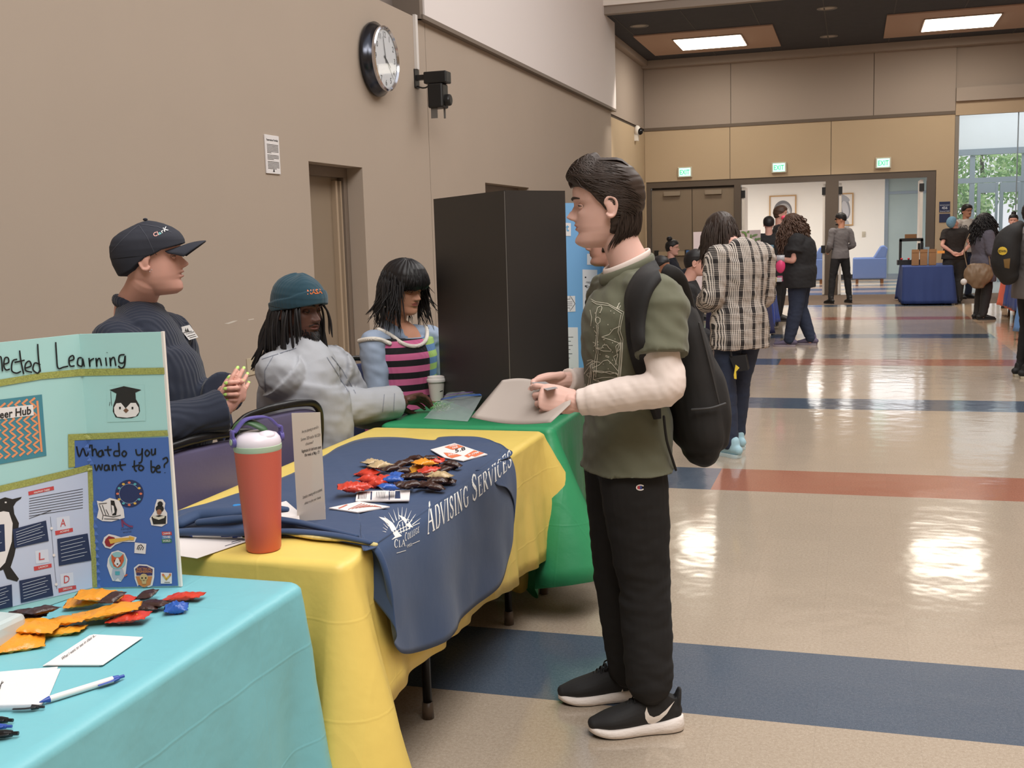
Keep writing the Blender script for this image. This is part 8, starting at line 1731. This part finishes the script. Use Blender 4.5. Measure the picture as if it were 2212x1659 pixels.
# right hand stalls
m_or = crease('orange_plastic', (236,110,80)); m_rb = crease('royal_plastic', (48,76,150)); m_lb = crease('sky_plastic', (108,150,206))
tbl('tablecloth', (2.36, 18.3, 3.3, 19.9), m_or, 'orange plastic tablecloth behind the grey fleece coat', tableLabel='folding table under the orange cloth', zb=.18)
tbl('tablecloth', (2.20, 16.0, 3.1, 17.9), m_rb, 'royal blue plastic tablecloth with a hanging point at the right edge', tableLabel='folding table under the royal blue plastic cloth', zb=.30)
tbl('tablecloth', (2.10, 13.9, 3.0, 15.7), m_lb, 'sky blue plastic tablecloth at the right edge', tableLabel='folding table under the sky blue cloth', zb=.12)
# wall posters by the window
for i, (v0, v1, l) in enumerate(((436, 458, 'navy poster with pale lettering on the tan wall left of the window, the upper one'), (462, 480, 'dark poster half hidden behind the blue headscarf, the lower one'))):
    a, b = P(2029, v0, y=YB), P(2052, v1, y=YB); r = thing('poster', l, 'poster', (a.x, YB, b.z), 'posters left of the window'); g = MB(); g.box((a.x, YB-.012, b.z), (b.x, YB, a.z)); mk('sheet', g, mk_('poster_navy', (36,44,82), .5), r)
    if i == 0: g = MB(); cx_ = (a.x+b.x)/2; flat_text('WHAT ARE YOU GOOD AT', (cx_, YB-.014, a.z-.09), (1,0,0), UPV, .03, g, center=True, w=.2); flat_text('456', (cx_, YB-.014, a.z-.16), (1,0,0), UPV, .055, g, center=True, bold=.03); flat_text('Shared Hall', (cx_, YB-.014, a.z-.22), (1,0,0), UPV, .03, g, center=True, w=.19); mk('lettering', g, mk_('poster_pale', (206,210,220), .5), r)
# trees outside the glass
R = random.Random(8); lm = [mat('leaf_a', (176,214,140), .6), mat('leaf_b', (206,232,170), .6), mat('leaf_c', (146,190,120), .6)]
for i, (x, y, z, s) in enumerate(((3.2,40,2.2,2.0),(6.0,42,3.0,2.6),(4.6,46,4.2,3.0),(1.2,44,2.6,2.2),(8.5,45,3.4,2.8))):
    r = thing('tree', ('leafy green tree outside the left part of the glass doors','leafy green tree outside the right edge of the glass','tall tree standing behind the nearer ones outside the glass','leafy tree outside seen through the narrow left pane','tree farthest right outside the glass')[i], 'tree', (x, y, 0), 'trees outside the glass'); g = MB(); g.tube([(x,y,0),(x+.1,y,z*.6),(x,y,z)], [.14,.11,.05], 10, None, True, 3); mk('trunk', g, mk_('bark', (92,76,60), .9), r, True); g = MB()
    for k in range(1500):
        d = Vector((R.gauss(0,1), R.gauss(0,1), R.gauss(0,1))).normalized()*R.uniform(.45, 1)*s*.62; p = Vector((x,y,z))+Vector((d.x*1.1, d.y*.8, d.z*.8)); a = Vector((R.uniform(-1,1),R.uniform(-1,1),R.uniform(-1,1))).normalized()*.10; b = a.orthogonal().normalized()*.06; g.add([p-a,p-b,p+a,p+b], [(0,1,2,3)], lm[k % 3])
    mk('foliage', g, None, r)
g = MB(); g.quad((-20,34.7,-.02),(30,34.7,-.02),(30,80,-.02),(-20,80,-.02)); g.quad((2.2,26.2,.001),(9,26.2,.001),(9,34.7,.001),(2.2,34.7,.001)); struct('ground_outside', g, mk_('pavement', (150,150,146), .9))
# ================================================================ light
w = bpy.data.worlds.new('world'); C.world = w; w.use_nodes = True
bg = w.node_tree.nodes['Background']; bg.inputs['Color'].default_value = (.93, .95, 1, 1); bg.inputs['Strength'].default_value = 1.0
def alight(name, loc, rot, size, e, col=(1,1,1), sy=None):
    l = bpy.data.lights.new(name, 'AREA'); l.energy = e; l.color = col; l.size = size
    if sy: l.shape = 'RECTANGLE'; l.size_y = sy
    o = bpy.data.objects.new(name, l); o.location = loc; o.rotation_euler = rot; COL.objects.link(o); return o
alight('skylight_fill', (1.2, 3.0, 7.6), (0, 0, 0), 3.0, 300, (1, .96, .9), 6)
alight('skylight_fill', (1.5, 12.0, 7.6), (0, 0, 0), 4.0, 420, (1, .95, .88), 8)
alight('skylight_fill', (1.8, -1.8, 7.9), (math.radians(38), 0, math.radians(8)), 4.5, 360, (1, .97, .93), 3)  # added fill lamp above the camera, brightens surfaces that face it
alight('hall_light', (-2.5, 30.5, 2.88), (0, 0, 0), 5, 210, (1, .96, .9), 4)
alight('hall_light', (1.2, 30.5, 2.88), (0, 0, 0), 1.4, 50, (.95, .97, 1), 4)
alight('vestibule_light', (4, 28.5, 5.5), (0, 0, 0), 3, 160, (.92, .96, 1), 3)
C.view_settings.view_transform = 'Standard'; C.view_settings.look = 'None'; C.view_settings.gamma = 1; C.view_settings.exposure = 0.2; C.view_settings.use_curve_mapping = False
C.cycles.max_bounces = 6; C.cycles.diffuse_bounces = 3; C.cycles.glossy_bounces = 3; C.cycles.transmission_bounces = 6; C.cycles.use_denoising = True
C.cycles.caustics_reflective = False; C.cycles.caustics_refractive = False
try: C.cycles.use_adaptive_sampling = True
except Exception: pass
